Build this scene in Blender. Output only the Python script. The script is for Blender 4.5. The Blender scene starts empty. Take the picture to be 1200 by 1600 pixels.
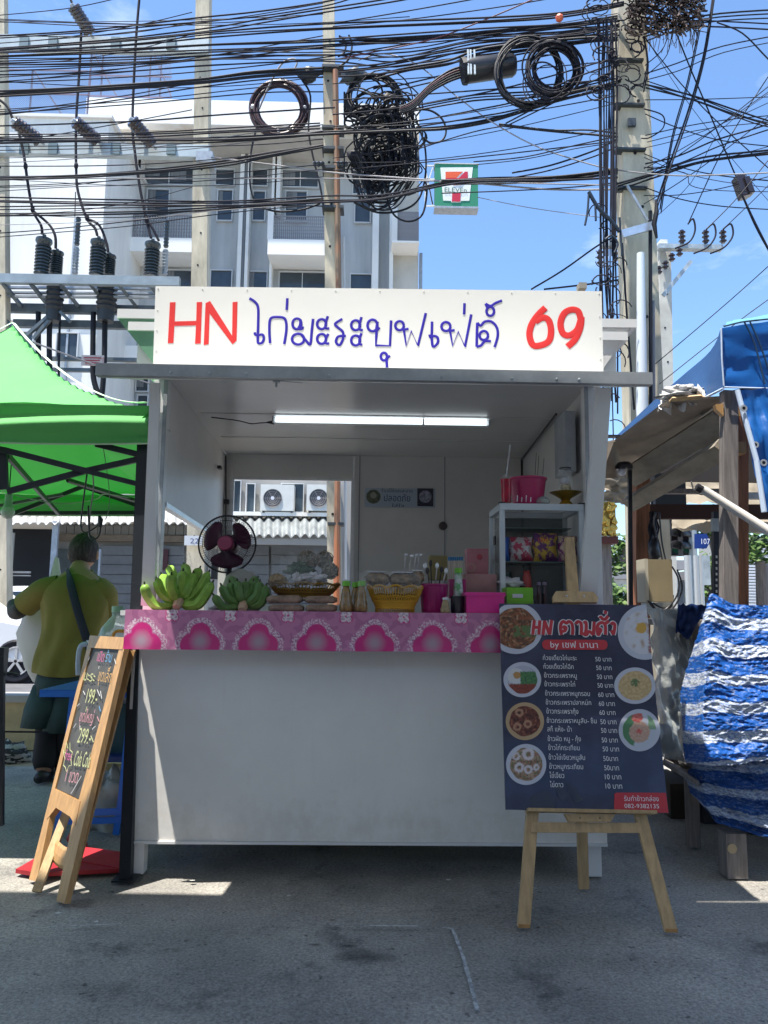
import bpy, math, random
from mathutils import Vector, Matrix
from mathutils import noise as mnoise
R_ = random.Random(7)
C = bpy.context.scene.collection
rad = math.radians
S = bpy.context.scene

# ---------------------------------------------------------------- camera
FPX = 1202.0
CAM = Vector((0, 0, 1.08))
PITCH, YAW, ROLL = 7.35, 1.0, 0.65
RM = Matrix.Rotation(rad(-YAW), 3, 'Z') @ Matrix.Rotation(rad(90 + PITCH), 3, 'X') @ Matrix.Rotation(rad(ROLL), 3, 'Z')
cd = bpy.data.cameras.new('camera')
cam = bpy.data.objects.new('camera', cd)
C.objects.link(cam)
cam.matrix_world = Matrix.Translation(CAM) @ RM.to_4x4()
cd.sensor_fit = 'VERTICAL'
cd.sensor_height = 36
cd.lens = 36 * FPX / 1600
cd.clip_end = 2000
S.camera = cam

# ---------------------------------------------------------------- daylight
TX, TY = 0.24, 0.17           # horizontal run of the sun ray per metre of drop
to_sun = Vector((-TX, -TY, 1)).normalized()
w = bpy.data.worlds.new('World')
S.world = w
w.use_nodes = True
nt = w.node_tree
bg = nt.nodes['Background']
sky = nt.nodes.new('ShaderNodeTexSky')
sky.sky_type = 'NISHITA'
sky.sun_disc = False
sky.sun_elevation = math.asin(to_sun.z)
sky.sun_rotation = math.atan2(to_sun.x, to_sun.y)
sky.air_density = 1.15
sky.dust_density = 0.6
sky.ozone_density = 4.0
tc = nt.nodes.new('ShaderNodeTexCoord')
mp = nt.nodes.new('ShaderNodeMapping')
mp.inputs['Scale'].default_value = (1.2, 1.2, 3.0)
nz = nt.nodes.new('ShaderNodeTexNoise')
nz.inputs['Scale'].default_value = 2.3
nz.inputs['Detail'].default_value = 8
nz.inputs['Roughness'].default_value = 0.6
cr = nt.nodes.new('ShaderNodeValToRGB')
cr.color_ramp.elements[0].position = 0.60
cr.color_ramp.elements[1].position = 0.95
cr.color_ramp.elements[1].color = (0.6, 0.6, 0.6, 1)
mx = nt.nodes.new('ShaderNodeMixRGB')
mx.inputs['Color2'].default_value = (9.5, 9.8, 10.4, 1)
nt.links.new(tc.outputs['Generated'], mp.inputs['Vector'])
nt.links.new(mp.outputs['Vector'], nz.inputs['Vector'])
nt.links.new(nz.outputs['Fac'], cr.inputs['Fac'])
nt.links.new(cr.outputs['Color'], mx.inputs['Fac'])
tn = nt.nodes.new('ShaderNodeMixRGB')
tn.blend_type = 'MULTIPLY'
tn.inputs['Fac'].default_value = 1
tn.inputs['Color2'].default_value = (0.86, 0.97, 1.07, 1)
nt.links.new(sky.outputs['Color'], tn.inputs['Color1'])
nt.links.new(tn.outputs['Color'], mx.inputs['Color1'])
nt.links.new(mx.outputs['Color'], bg.inputs['Color'])
bg.inputs['Strength'].default_value = 0.12
sd = bpy.data.lights.new('sun', 'SUN')
sd.energy = 4.8
sd.angle = rad(0.5)
sd.color = (1.0, 0.94, 0.85)
sun = bpy.data.objects.new('sun', sd)
C.objects.link(sun)
sun.location = (-5, -4, 20)
sun.rotation_euler = to_sun.to_track_quat('Z', 'Y').to_euler()
S.view_settings.view_transform = 'Standard'
S.view_settings.look = 'None'
S.view_settings.gamma = 1
S.view_settings.use_curve_mapping = False
S.view_settings.exposure = 1.12

# ---------------------------------------------------------------- helpers
def P(px, py, Y):
    """point on the plane y=Y seen at photo pixel (px,py)"""
    d = RM @ Vector(((px - 600) / FPX, (800 - py) / FPX, -1))
    return CAM + d * ((Y - CAM.y) / d.y)

def G(px, py, z=0.0):
    d = RM @ Vector(((px - 600) / FPX, (800 - py) / FPX, -1))
    return CAM + d * ((z - CAM.z) / d.z)

MATS = {}
def mat(name, col, rough=0.6, metal=0.0, var=0.0, scale=6.0, bump=0.0, bscale=60.0, emit=0.0, trans=0.0, alpha=1.0,
        col2=None, lo=0.35, hi=0.65, stretch=(1, 1, 1), spec=0.5, transl=0.0, vcol=False, ior=1.45, coat=0.0, dist=0.004):
    if name in MATS: return MATS[name]
    m = bpy.data.materials.new(name)
    m.use_nodes = True
    n = m.node_tree; L = n.links
    b = n.nodes['Principled BSDF']
    b.inputs['Base Color'].default_value = (*col, 1)
    b.inputs['Roughness'].default_value = rough
    b.inputs['Metallic'].default_value = metal
    b.inputs['Specular IOR Level'].default_value = spec
    b.inputs['Transmission Weight'].default_value = trans
    b.inputs['Alpha'].default_value = alpha
    b.inputs['IOR'].default_value = ior
    b.inputs['Coat Weight'].default_value = coat
    if emit:
        b.inputs['Emission Color'].default_value = (*col, 1)
        b.inputs['Emission Strength'].default_value = emit
    t = n.nodes.new('ShaderNodeTexCoord')
    mpn = n.nodes.new('ShaderNodeMapping')
    mpn.inputs['Scale'].default_value = stretch
    L.new(t.outputs['Object'], mpn.inputs['Vector'])
    src = None
    if vcol:
        a = n.nodes.new('ShaderNodeVertexColor'); a.layer_name = 'Col'
        src = a.outputs['Color']
    if var or col2:
        z = n.nodes.new('ShaderNodeTexNoise')
        z.inputs['Scale'].default_value = scale
        z.inputs['Detail'].default_value = 7
        z.inputs['Roughness'].default_value = 0.62
        L.new(mpn.outputs['Vector'], z.inputs['Vector'])
        r = n.nodes.new('ShaderNodeValToRGB')
        r.color_ramp.elements[0].position = lo
        r.color_ramp.elements[1].position = hi
        if vcol:
            r.color_ramp.elements[0].color = (1 - var,) * 3 + (1,)
            r.color_ramp.elements[1].color = (1, 1, 1, 1)
            mm = n.nodes.new('ShaderNodeMixRGB'); mm.blend_type = 'MULTIPLY'; mm.inputs['Fac'].default_value = 1
            L.new(src, mm.inputs['Color1']); L.new(r.outputs['Color'], mm.inputs['Color2'])
            src = mm.outputs['Color']
        else:
            c2 = col2 or tuple(min(1, c * (1 + var)) for c in col)
            c1 = col if col2 else tuple(c * (1 - var) for c in col)
            r.color_ramp.elements[0].color = (*c1, 1)
            r.color_ramp.elements[1].color = (*c2, 1)
            src = r.outputs['Color']
        L.new(z.outputs['Fac'], r.inputs['Fac'])
    if src: L.new(src, b.inputs['Base Color'])
    if bump:
        z2 = n.nodes.new('ShaderNodeTexNoise')
        z2.inputs['Scale'].default_value = bscale
        z2.inputs['Detail'].default_value = 5
        L.new(mpn.outputs['Vector'], z2.inputs['Vector'])
        bp = n.nodes.new('ShaderNodeBump')
        bp.inputs['Strength'].default_value = bump
        bp.inputs['Distance'].default_value = dist
        L.new(z2.outputs['Fac'], bp.inputs['Height'])
        L.new(bp.outputs['Normal'], b.inputs['Normal'])
    if transl:
        tr = n.nodes.new('ShaderNodeBsdfTranslucent')
        tr.inputs['Color'].default_value = (*col, 1)
        if src: L.new(src, tr.inputs['Color'])
        ms = n.nodes.new('ShaderNodeMixShader')
        ms.inputs['Fac'].default_value = transl
        out = n.nodes['Material Output']
        L.new(b.outputs[0], ms.inputs[1]); L.new(tr.outputs[0], ms.inputs[2]); L.new(ms.outputs[0], out.inputs['Surface'])
    MATS[name] = m
    return m

def rootloc(o):
    v = Vector((0, 0, 0))
    while o is not None:
        v += o.location; o = o.parent
    return v

def tag(o, label=None, cat=None, group=None, kind=None):
    if label: o['label'] = label
    if cat: o['category'] = cat
    if group: o['group'] = group
    if kind: o['kind'] = kind
    return o

def thing(name, loc, label, cat, group=None):
    o = bpy.data.objects.new(name, None)
    o.empty_display_size = 0.1
    C.objects.link(o)
    o.location = loc
    return tag(o, label, cat, group)

class MB:
    def __init__(s): s.v = []; s.f = []; s.c = []
    def add(s, vs, fs):
        n = len(s.v); s.v += [Vector(v) for v in vs]; s.f += [tuple(i + n for i in f) for f in fs]; return s
    def box(s, a, b):
        x0, y0, z0 = (min(a[i], b[i]) for i in range(3)); x1, y1, z1 = (max(a[i], b[i]) for i in range(3))
        return s.add([(x0, y0, z0), (x1, y0, z0), (x1, y1, z0), (x0, y1, z0), (x0, y0, z1), (x1, y0, z1), (x1, y1, z1), (x0, y1, z1)],
                     [(0, 3, 2, 1), (4, 5, 6, 7), (0, 1, 5, 4), (1, 2, 6, 5), (2, 3, 7, 6), (3, 0, 4, 7)])
    def pbox(s, x0, y0, x1, y1, Y, dep):
        """box whose front face (y=Y) fills the photo rectangle"""
        xm, ym = (x0 + x1) / 2, (y0 + y1) / 2
        return s.box((P(x0, ym, Y).x, Y, P(xm, y1, Y).z), (P(x1, ym, Y).x, Y + dep, P(xm, y0, Y).z))
    def slab(s, q, n, t):
        """quad q (4 points, ccw seen from the front) with thickness t behind it along -n"""
        q = [Vector(p) for p in q]; n = Vector(n).normalized()
        k = len(q); b = [p - n * t for p in q]
        fs = [tuple(range(k)), tuple(range(2 * k - 1, k - 1, -1))]
        for i in range(k):
            j = (i + 1) % k; fs.append((i, i + k, j + k, j))
        return s.add(q + b, fs)
    def bar(s, a, b, wd, dp, up=(0, 0, 1), w2=None):
        a = Vector(a); b = Vector(b); d = (b - a).normalized(); up = Vector(up)
        x = d.cross(up)
        if x.length < 1e-4: x = d.cross(Vector((0, 1, 0)))
        x.normalize(); y = x.cross(d)
        vs = []
        for p, ww in ((a, wd), (b, w2 or wd)):
            for i, j in ((-1, -1), (1, -1), (1, 1), (-1, 1)): vs.append(p + x * i * ww / 2 + y * j * dp / 2 * (ww / wd))
        return s.add(vs, [(0, 1, 2, 3), (7, 6, 5, 4), (0, 4, 5, 1), (1, 5, 6, 2), (2, 6, 7, 3), (3, 7, 4, 0)])
    def tube(s, pts, r, n=8, closed=False, flat=None, caps=True):
        pts = [Vector(p) for p in pts]; m = len(pts)
        rs = r if isinstance(r, (list, tuple)) else [r] * m
        vs = []; prev = None
        for i in range(m):
            if closed: t = pts[(i + 1) % m] - pts[i - 1]
            else: t = pts[min(i + 1, m - 1)] - pts[max(i - 1, 0)]
            if t.length < 1e-9: t = Vector((0, 0, 1))
            t.normalize()
            if flat is not None:
                b = Vector(flat[0]); a = t.cross(b).normalized(); kb = flat[1]
            else:
                if prev is None:
                    a = t.cross(Vector((0, 0, 1)))
                    if a.length < 0.1: a = t.cross(Vector((0, 1, 0)))
                    a.normalize()
                else:
                    a = (prev - t * prev.dot(t)).normalized()
                prev = a; b = t.cross(a); kb = None
            for k in range(n):
                an = 2 * math.pi * k / n
                vs.append(pts[i] + a * math.cos(an) * rs[i] + b * math.sin(an) * (rs[i] if kb is None else kb))
        fs = []
        for i in range(m if closed else m - 1):
            i2 = (i + 1) % m
            for k in range(n):
                k2 = (k + 1) % n
                fs.append((i * n + k, i * n + k2, i2 * n + k2, i2 * n + k))
        if not closed and caps:
            fs.append(tuple(range(n - 1, -1, -1))); fs.append(tuple((m - 1) * n + k for k in range(n)))
        return s.add(vs, fs)
    def cyl(s, a, b, r, r2=None, n=16): return s.tube([a, b], [r, r if r2 is None else r2], n)
    def lathe(s, c, prof, n=24, axis='Z', caps=True):
        """prof: (radius, height) pairs"""
        c = Vector(c); vs = []
        for r, h in prof:
            for k in range(n):
                a = 2 * math.pi * k / n
                u, v = r * math.cos(a), r * math.sin(a)
                vs.append(c + (Vector((u, v, h)) if axis == 'Z' else Vector((u, h, -v)) if axis == 'Y' else Vector((h, u, v))))
        fs = []
        for i in range(len(prof) - 1):
            for k in range(n):
                k2 = (k + 1) % n
                fs.append((i * n + k, i * n + k2, (i + 1) * n + k2, (i + 1) * n + k))
        if caps:
            fs.append(tuple(range(n - 1, -1, -1))); fs.append(tuple((len(prof) - 1) * n + k for k in range(n)))
        return s.add(vs, fs)
    def ball(s, c, r, n=12, m=8, sc=(1, 1, 1), jit=0):
        c = Vector(c); vs = []; fs = []
        for i in range(m + 1):
            th = math.pi * i / m
            for k in range(n):
                a = 2 * math.pi * k / n
                d = Vector((math.sin(th) * math.cos(a), math.sin(th) * math.sin(a), math.cos(th)))
                q = 1 + (mnoise.noise(d * 2.3 + c * 3) * jit if jit else 0)
                vs.append(c + Vector((d.x * sc[0], d.y * sc[1], d.z * sc[2])) * r * q)
        for i in range(m):
            for k in range(n):
                k2 = (k + 1) % n
                fs.append((i * n + k, (i + 1) * n + k, (i + 1) * n + k2, i * n + k2))
        return s.add(vs, fs)
    def grid(s, fn, nu, nv, colf=None):
        vs = [fn(i / nu, j / nv) for j in range(nv + 1) for i in range(nu + 1)]
        fs = [(j * (nu + 1) + i, j * (nu + 1) + i + 1, (j + 1) * (nu + 1) + i + 1, (j + 1) * (nu + 1) + i) for j in range(nv) for i in range(nu)]
        if colf: s.c += [colf(i / nu, j / nv) for j in range(nv + 1) for i in range(nu + 1)]
        return s.add(vs, fs)
    def build(s, name, m, parent=None, smooth=False, label=None, solid=0, **kw):
        me = bpy.data.meshes.new(name)
        off = rootloc(parent)
        me.from_pydata([v - off for v in s.v], [], s.f)
        me.validate()
        if s.c and len(s.c) == len(me.vertices):
            ca = me.color_attributes.new('Col', 'FLOAT_COLOR', 'POINT')
            flat = []
            for c in s.c: flat += [c[0], c[1], c[2], 1.0]
            ca.data.foreach_set('color', flat)
        if smooth:
            me.polygons.foreach_set('use_smooth', [True] * len(me.polygons))
            if smooth != 2 and hasattr(me, 'set_sharp_from_angle'): me.set_sharp_from_angle(angle=rad(40))
        me.materials.append(m)
        o = bpy.data.objects.new(name, me)
        C.objects.link(o)
        if parent: o.parent = parent
        if label: o['label'] = label
        for k, v in kw.items(): o[k] = v
        if solid:
            sm = o.modifiers.new('thickness', 'SOLIDIFY'); sm.thickness = solid
        me.update()
        return o

def copy_tree(o, loc=None, parent=None, rz=0.0):
    c = o.copy(); C.objects.link(c); c.parent = parent
    if loc is not None: c.location = loc
    if rz: c.rotation_euler.z += rz
    for ch in [x for x in C.objects if x.parent == o]: copy_tree(ch, None, c)
    return c

def single(o, label, cat, group=None, kind=None): return tag(o, label, cat, group, kind)

def text_geo(body, size, shear=0.0):
    cu = bpy.data.curves.new('lettering', 'FONT')
    cu.body = body; cu.size = size; cu.shear = shear; cu.resolution_u = 3
    o = bpy.data.objects.new('lettering', cu)
    C.objects.link(o)
    bpy.context.view_layer.update()
    me = bpy.data.meshes.new_from_object(o)
    vs = [v.co.copy() for v in me.vertices]; fs = [tuple(p.vertices) for p in me.polygons]
    bpy.data.objects.remove(o); bpy.data.curves.remove(cu); bpy.data.meshes.remove(me)
    return vs, fs

def text_on(name, body, org, ux, uy, n, height, width, m, parent, lift=0.0015, shear=0.0, label=None):
    """lettering laid on a plane: org = left end of its baseline; ux, uy unit vectors"""
    vs, fs = text_geo(body, 1.0, shear)
    if not vs: return None
    x0 = min(v.x for v in vs); x1 = max(v.x for v in vs)
    k = (width / (x1 - x0)) if width else height
    mb = MB()
    mb.add([Vector(org) + ux * (v.x - x0) * k + uy * v.y * height + n * lift for v in vs], fs)
    return mb.build(name, m, parent, label=label)

def loop_pts(c, r, n=14, ry=None):
    return [(c[0] + r * math.cos(2 * math.pi * k / n), c[1] + (ry or r) * math.sin(2 * math.pi * k / n)) for k in range(n + 1)]

def smooth_line(pts, k=4):
    """Catmull-Rom through the points"""
    pts = [Vector(p) for p in pts]
    if len(pts) < 3: return pts
    out = []
    for i in range(len(pts) - 1):
        p0 = pts[max(i - 1, 0)]; p1 = pts[i]; p2 = pts[i + 1]; p3 = pts[min(i + 2, len(pts) - 1)]
        for j in range(k):
            t = j / k
            out.append(0.5 * ((2 * p1) + (p2 - p0) * t + (2 * p0 - 5 * p1 + 4 * p2 - p3) * t * t + (3 * p1 - p0 - 3 * p2 + p3) * t ** 3))
    out.append(pts[-1])
    return out

# ---------------------------------------------------------------- materials
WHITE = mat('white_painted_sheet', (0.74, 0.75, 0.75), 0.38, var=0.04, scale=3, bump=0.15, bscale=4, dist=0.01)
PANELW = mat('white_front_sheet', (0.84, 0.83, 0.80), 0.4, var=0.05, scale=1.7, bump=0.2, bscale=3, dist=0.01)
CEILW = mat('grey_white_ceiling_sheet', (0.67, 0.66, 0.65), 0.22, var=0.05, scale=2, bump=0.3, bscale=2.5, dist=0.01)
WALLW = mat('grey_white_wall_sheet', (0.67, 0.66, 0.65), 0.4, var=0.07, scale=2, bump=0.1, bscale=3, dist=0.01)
GREYM = mat('grey_painted_steel', (0.34, 0.37, 0.40), 0.4, 0.3, var=0.15, scale=9)
ALU = mat('brushed_aluminium', (0.62, 0.64, 0.66), 0.35, 0.8, var=0.1, scale=14)
GALV = mat('galvanised_steel', (0.40, 0.45, 0.47), 0.5, 0.35, var=0.25, scale=5)
DARKST = mat('dark_steel', (0.06, 0.07, 0.08), 0.5, 0.4, var=0.3, scale=7)
BLACK = mat('black_rubber', (0.009, 0.010, 0.015), 0.55, var=0.3, scale=3, spec=0.3)
BLACK2 = mat('weathered_black_cable', (0.016, 0.016, 0.024), 0.75, var=0.4, scale=2, spec=0.25)
GREYC = mat('faded_grey_cable', (0.22, 0.21, 0.22), 0.5, var=0.2, scale=2)
REDC = mat('dark_red_cable', (0.10, 0.025, 0.035), 0.5, var=0.3, scale=2)
BLKP = mat('black_plastic', (0.02, 0.02, 0.024), 0.35)
CONC = mat('concrete_pole', (0.47, 0.42, 0.32), 0.85, var=0.3, scale=2.2, bump=0.5, bscale=22, col2=None, stretch=(2, 2, 0.5))
WOODL = mat('pale_pine_wood', (0.52, 0.36, 0.19), 0.55, var=0.16, scale=9, stretch=(6, 6, 0.6), bump=0.15, bscale=40)
WOODO = mat('orange_varnished_wood', (0.44, 0.25, 0.10), 0.4, var=0.18, scale=8, stretch=(6, 6, 0.7), bump=0.1, bscale=40)
WOODG = mat('weathered_grey_wood', (0.20, 0.18, 0.17), 0.8, var=0.3, scale=7, stretch=(7, 7, 0.6), bump=0.4, bscale=40)
WOODR = mat('red_brown_wood', (0.26, 0.105, 0.05), 0.7, var=0.35, scale=6, stretch=(7, 7, 0.6), bump=0.3, bscale=40)
PLYW = mat('grey_brown_plywood', (0.30, 0.25, 0.20), 0.8, var=0.2, scale=3, bump=0.3, bscale=12)
GLASS = mat('clear_glass', (0.9, 0.95, 0.95), 0.03, trans=0.0, alpha=0.18, spec=0.8)
PLASTIC = mat('clear_plastic_film', (0.85, 0.87, 0.88), 0.12, alpha=0.12, spec=0.9, bump=0.6, bscale=40)
# ================================================================ ground
def ground_mat():
    m = bpy.data.materials.new('worn_asphalt'); m.use_nodes = True
    n = m.node_tree; L = n.links; b = n.nodes['Principled BSDF']
    t = n.nodes.new('ShaderNodeTexCoord')
    def noise(sc, det=8, ro=0.6):
        z = n.nodes.new('ShaderNodeTexNoise'); z.inputs['Scale'].default_value = sc; z.inputs['Detail'].default_value = det
        z.inputs['Roughness'].default_value = ro; L.new(t.outputs['Object'], z.inputs['Vector']); return z
    def ramp(src, a, c1, bb, c2):
        r = n.nodes.new('ShaderNodeValToRGB'); r.color_ramp.elements[0].position = a; r.color_ramp.elements[1].position = bb
        r.color_ramp.elements[0].color = (*c1, 1); r.color_ramp.elements[1].color = (*c2, 1); L.new(src, r.inputs['Fac']); return r
    def mul(a, bb, mode='MULTIPLY', fac=1.0):
        x = n.nodes.new('ShaderNodeMixRGB'); x.blend_type = mode; x.inputs['Fac'].default_value = fac
        L.new(a, x.inputs['Color1']); L.new(bb, x.inputs['Color2']); return x.outputs['Color']
    base = ramp(noise(1.3).outputs['Fac'], 0.34, (0.20, 0.195, 0.186), 0.68, (0.42, 0.40, 0.365)).outputs['Color']
    grit = ramp(noise(95, 4, 0.8).outputs['Fac'], 0.36, (0.55, 0.55, 0.55), 0.66, (1.25, 1.24, 1.2)).outputs['Color']
    c = mul(base, grit)
    v = n.nodes.new('ShaderNodeTexVoronoi'); v.inputs['Scale'].default_value = 62; L.new(t.outputs['Object'], v.inputs['Vector'])
    c = mul(c, ramp(v.outputs['Distance'], 0.05, (0.72, 0.72, 0.72), 0.45, (1.08, 1.08, 1.08)).outputs['Color'], fac=0.6)
    st = ramp(noise(3.1, 5, 0.7).outputs['Fac'], 0.30, (0.45, 0.45, 0.47), 0.42, (1, 1, 1)).outputs['Color']
    c = mul(c, st)
    pa = ramp(noise(7.5, 9, 0.75).outputs['Fac'], 0.62, (0, 0, 0), 0.74, (1, 1, 1))
    x = n.nodes.new('ShaderNodeMixRGB'); L.new(pa.outputs['Color'], x.inputs['Fac']); L.new(c, x.inputs['Color1'])
    x.inputs['Color2'].default_value = (0.40, 0.40, 0.39, 1)
    sp = ramp(noise(34, 3, 0.5).outputs['Fac'], 0.25, (0.35, 0.35, 0.36), 0.33, (1, 1, 1)).outputs['Color']
    cc = mul(x.outputs['Color'], sp)
    # a few cracks
    nd = noise(1.1, 6, 0.7)
    vm = n.nodes.new('ShaderNodeMixRGB'); vm.blend_type = 'ADD'; vm.inputs['Fac'].default_value = 0.55
    L.new(t.outputs['Object'], vm.inputs['Color1']); L.new(nd.outputs['Color'], vm.inputs['Color2'])
    ve = n.nodes.new('ShaderNodeTexVoronoi'); ve.feature = 'DISTANCE_TO_EDGE'; ve.inputs['Scale'].default_value = 0.55
    L.new(vm.outputs['Color'], ve.inputs['Vector'])
    ck = ramp(ve.outputs['Distance'], 0.0015, (0.45, 0.45, 0.46), 0.005, (1, 1, 1)).outputs['Color']
    cc = mul(cc, ck, fac=0.35)
    # oil stains, at fixed places, with soft uneven edges
    for (px_, py_, rx_, ry_, dk_) in ((570, 1490, 0.11, 0.06, 0.3), (547, 1473, 0.03, 0.016, 0.3), (492, 1471, 0.022, 0.012, 0.35), (520, 1432, 0.016, 0.01, 0.4), (850, 1552, 0.03, 0.018, 0.5), (150, 1540, 0.16, 0.06, 0.75), (960, 1500, 0.3, 0.09, 0.8)):
        c_ = G(px_, py_)
        mp_ = n.nodes.new('ShaderNodeMapping'); mp_.inputs['Location'].default_value = (-c_.x / rx_ / 2, -c_.y / ry_ / 2, 0); mp_.inputs['Scale'].default_value = (0.5 / rx_, 0.5 / ry_, 0)
        L.new(t.outputs['Object'], mp_.inputs['Vector'])
        ln = n.nodes.new('ShaderNodeVectorMath'); ln.operation = 'LENGTH'; L.new(mp_.outputs['Vector'], ln.inputs[0])
        ad = n.nodes.new('ShaderNodeMath'); ad.operation = 'MULTIPLY_ADD'; ad.inputs[1].default_value = 0.7; L.new(noise(17, 6, 0.75).outputs['Fac'], ad.inputs[0]); L.new(ln.outputs['Value'], ad.inputs[2])
        cc = mul(cc, ramp(ad.outputs[0], 0.45, (dk_, dk_, dk_), 0.92, (1, 1, 1)).outputs['Color'])
    L.new(cc, b.inputs['Base Color'])
    b.inputs['Roughness'].default_value = 0.82
    bp = n.nodes.new('ShaderNodeBump'); bp.inputs['Strength'].default_value = 0.6; bp.inputs['Distance'].default_value = 0.006
    L.new(noise(110, 4, 0.8).outputs['Fac'], bp.inputs['Height']); L.new(bp.outputs['Normal'], b.inputs['Normal'])
    return m
GM = ground_mat()
g = MB()
def gz(x, y):
    return -0.012 + 0.01 * mnoise.noise(Vector((x * 0.7, y * 0.7, 0)))
xs = [-400, -100, -30, -12] + [-6 + i * 0.25 for i in range(49)] + [12, 30, 100, 400]
ys = [-40, -10] + [-1 + i * 0.25 for i in range(41)] + [15, 30, 60, 120, 400]
g.v = [Vector((x, y, gz(x, y) if abs(x) < 7 and 0 < y < 9 else -0.012)) for y in ys for x in xs]
nx = len(xs)
g.f = [(j * nx + i, j * nx + i + 1, (j + 1) * nx + i + 1, (j + 1) * nx + i) for j in range(len(ys) - 1) for i in range(nx - 1)]
g.build('ground', GM, smooth=2, kind='structure')
# chalk lines (an L drawn on the asphalt)
CHALK = mat('worn_white_chalk', (0.5, 0.52, 0.52), 0.9, var=0.35, scale=30, col2=(0.24, 0.25, 0.25), lo=0.42, hi=0.58)
def ground_strip(pix, wd, name='line'):
    mb = MB(); pts = [G(x, y, 0.004) for x, y in pix]
    fine = smooth_line(pts, 12)
    n = len(fine)
    for i, p in enumerate(fine):
        d = fine[min(i + 1, n - 1)] - fine[max(i - 1, 0)]; d.normalize(); s = Vector((-d.y, d.x, 0)) * wd * (0.35 + 0.5 * abs(mnoise.noise(p * 9)) + 0.3 * R_.random())
        mb.v += [p + s, p - s]
    mb.f = [(2 * i, 2 * i + 1, 2 * i + 3, 2 * i + 2) for i in range(n - 1)]
    return mb.build(name, CHALK, None, kind='structure')
ground_strip([(515, 1444), (560, 1446), (610, 1446), (665, 1447)], 0.007, 'ground_chalk_line')
ground_strip([(690, 1449), (713, 1451)], 0.008, 'ground_chalk_line')
ground_strip([(707, 1451), (722, 1490), (735, 1535), (746, 1578)], 0.009, 'ground_chalk_line')
ground_strip([(40, 1449), (120, 1446), (190, 1443)], 0.004, 'ground_chalk_line')
LITTER = mat('white_paper_scrap', (0.6, 0.6, 0.58), 0.9)
for i, (px, py) in enumerate([(90, 1427), (300, 1376), (812, 1380), (820, 1395), (150, 1440), (835, 1388), (700, 1375), (450, 1400)]):
    c = G(px, py, 0.004); mb = MB(); a = R_.random() * 6
    k = 5; mb.v = [c + Vector((math.cos(a + q * 1.256) * 0.012 * R_.uniform(0.5, 1.4), math.sin(a + q * 1.256) * 0.008, 0.003 * R_.random())) for q in range(k)]
    mb.f = [tuple(range(k))]
    single(mb.build('paper_scrap', LITTER), 'tiny pale scrap of paper lying on the grey asphalt', 'litter', 'scraps of paper on the asphalt')
# far road + pavement on the left
ROAD = mat('street_asphalt', (0.12, 0.12, 0.125), 0.85, var=0.2, scale=2, bump=0.3)
MB().box((-60, 9.8, -0.02), (60, 17.0, -0.004)).build('road', ROAD, kind='structure')
PAVE = mat('pavement_concrete', (0.34, 0.33, 0.31), 0.85, var=0.2, scale=3, bump=0.3)
MB().box((-60, 17.0, -0.02), (60, 20.6, 0.13)).build('pavement', PAVE, kind='structure')

# unseen roof overhead, behind the viewer, added to shade the foreground
ZR = 4.4
YE = G(300, 1397).y - ZR * TY
YE2 = G(1150, 1410).y - ZR * TY
r = thing('added_shade_roof', (0, 0, 0), 'unseen metal roof on posts added to shade the near asphalt', 'roof')
mb = MB()
sl_ = (YE2 - YE) / 2.3
mb.slab([(-9, -4.5, ZR + 0.03), (9, -4.5, ZR + 0.03), (9, YE + sl_ * 9.7, ZR + 0.03), (-9, YE - sl_ * 8.3, ZR + 0.03)], (0, 0, 1), 0.03)
mb.build('roof_sheet', mat('pale_roof_sheet', (0.7, 0.7, 0.68), 0.5), r)
for x, y in ((-8.7, -4.2), (8.7, -4.2), (-8.7, YE - 0.2), (8.7, YE - 0.2)):
    MB().box((x - 0.05, y - 0.05, 0), (x + 0.05, y + 0.05, ZR - 0.002)).build('post', GALV, r)

mh = thing('added_hall_front', (0, -9, 0), 'unseen plain hall front added opposite the white stall to block light', 'building')  # unseen hall added to cut the light from behind the camera
MB().box((-22, -9.6, 0), (22, -8.9, 5.5)).build('wall', mat('cream_hall_wall', (0.55, 0.50, 0.42), 0.8, var=0.2, scale=1), mh)
for k in range(7): MB().box((-18 + k * 5.4, -8.895, 0.02), (-14.6 + k * 5.4, -8.86, 2.9)).build('shutter', mat('dark_hall_shutter', (0.08, 0.085, 0.09), 0.6), mh)
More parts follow.
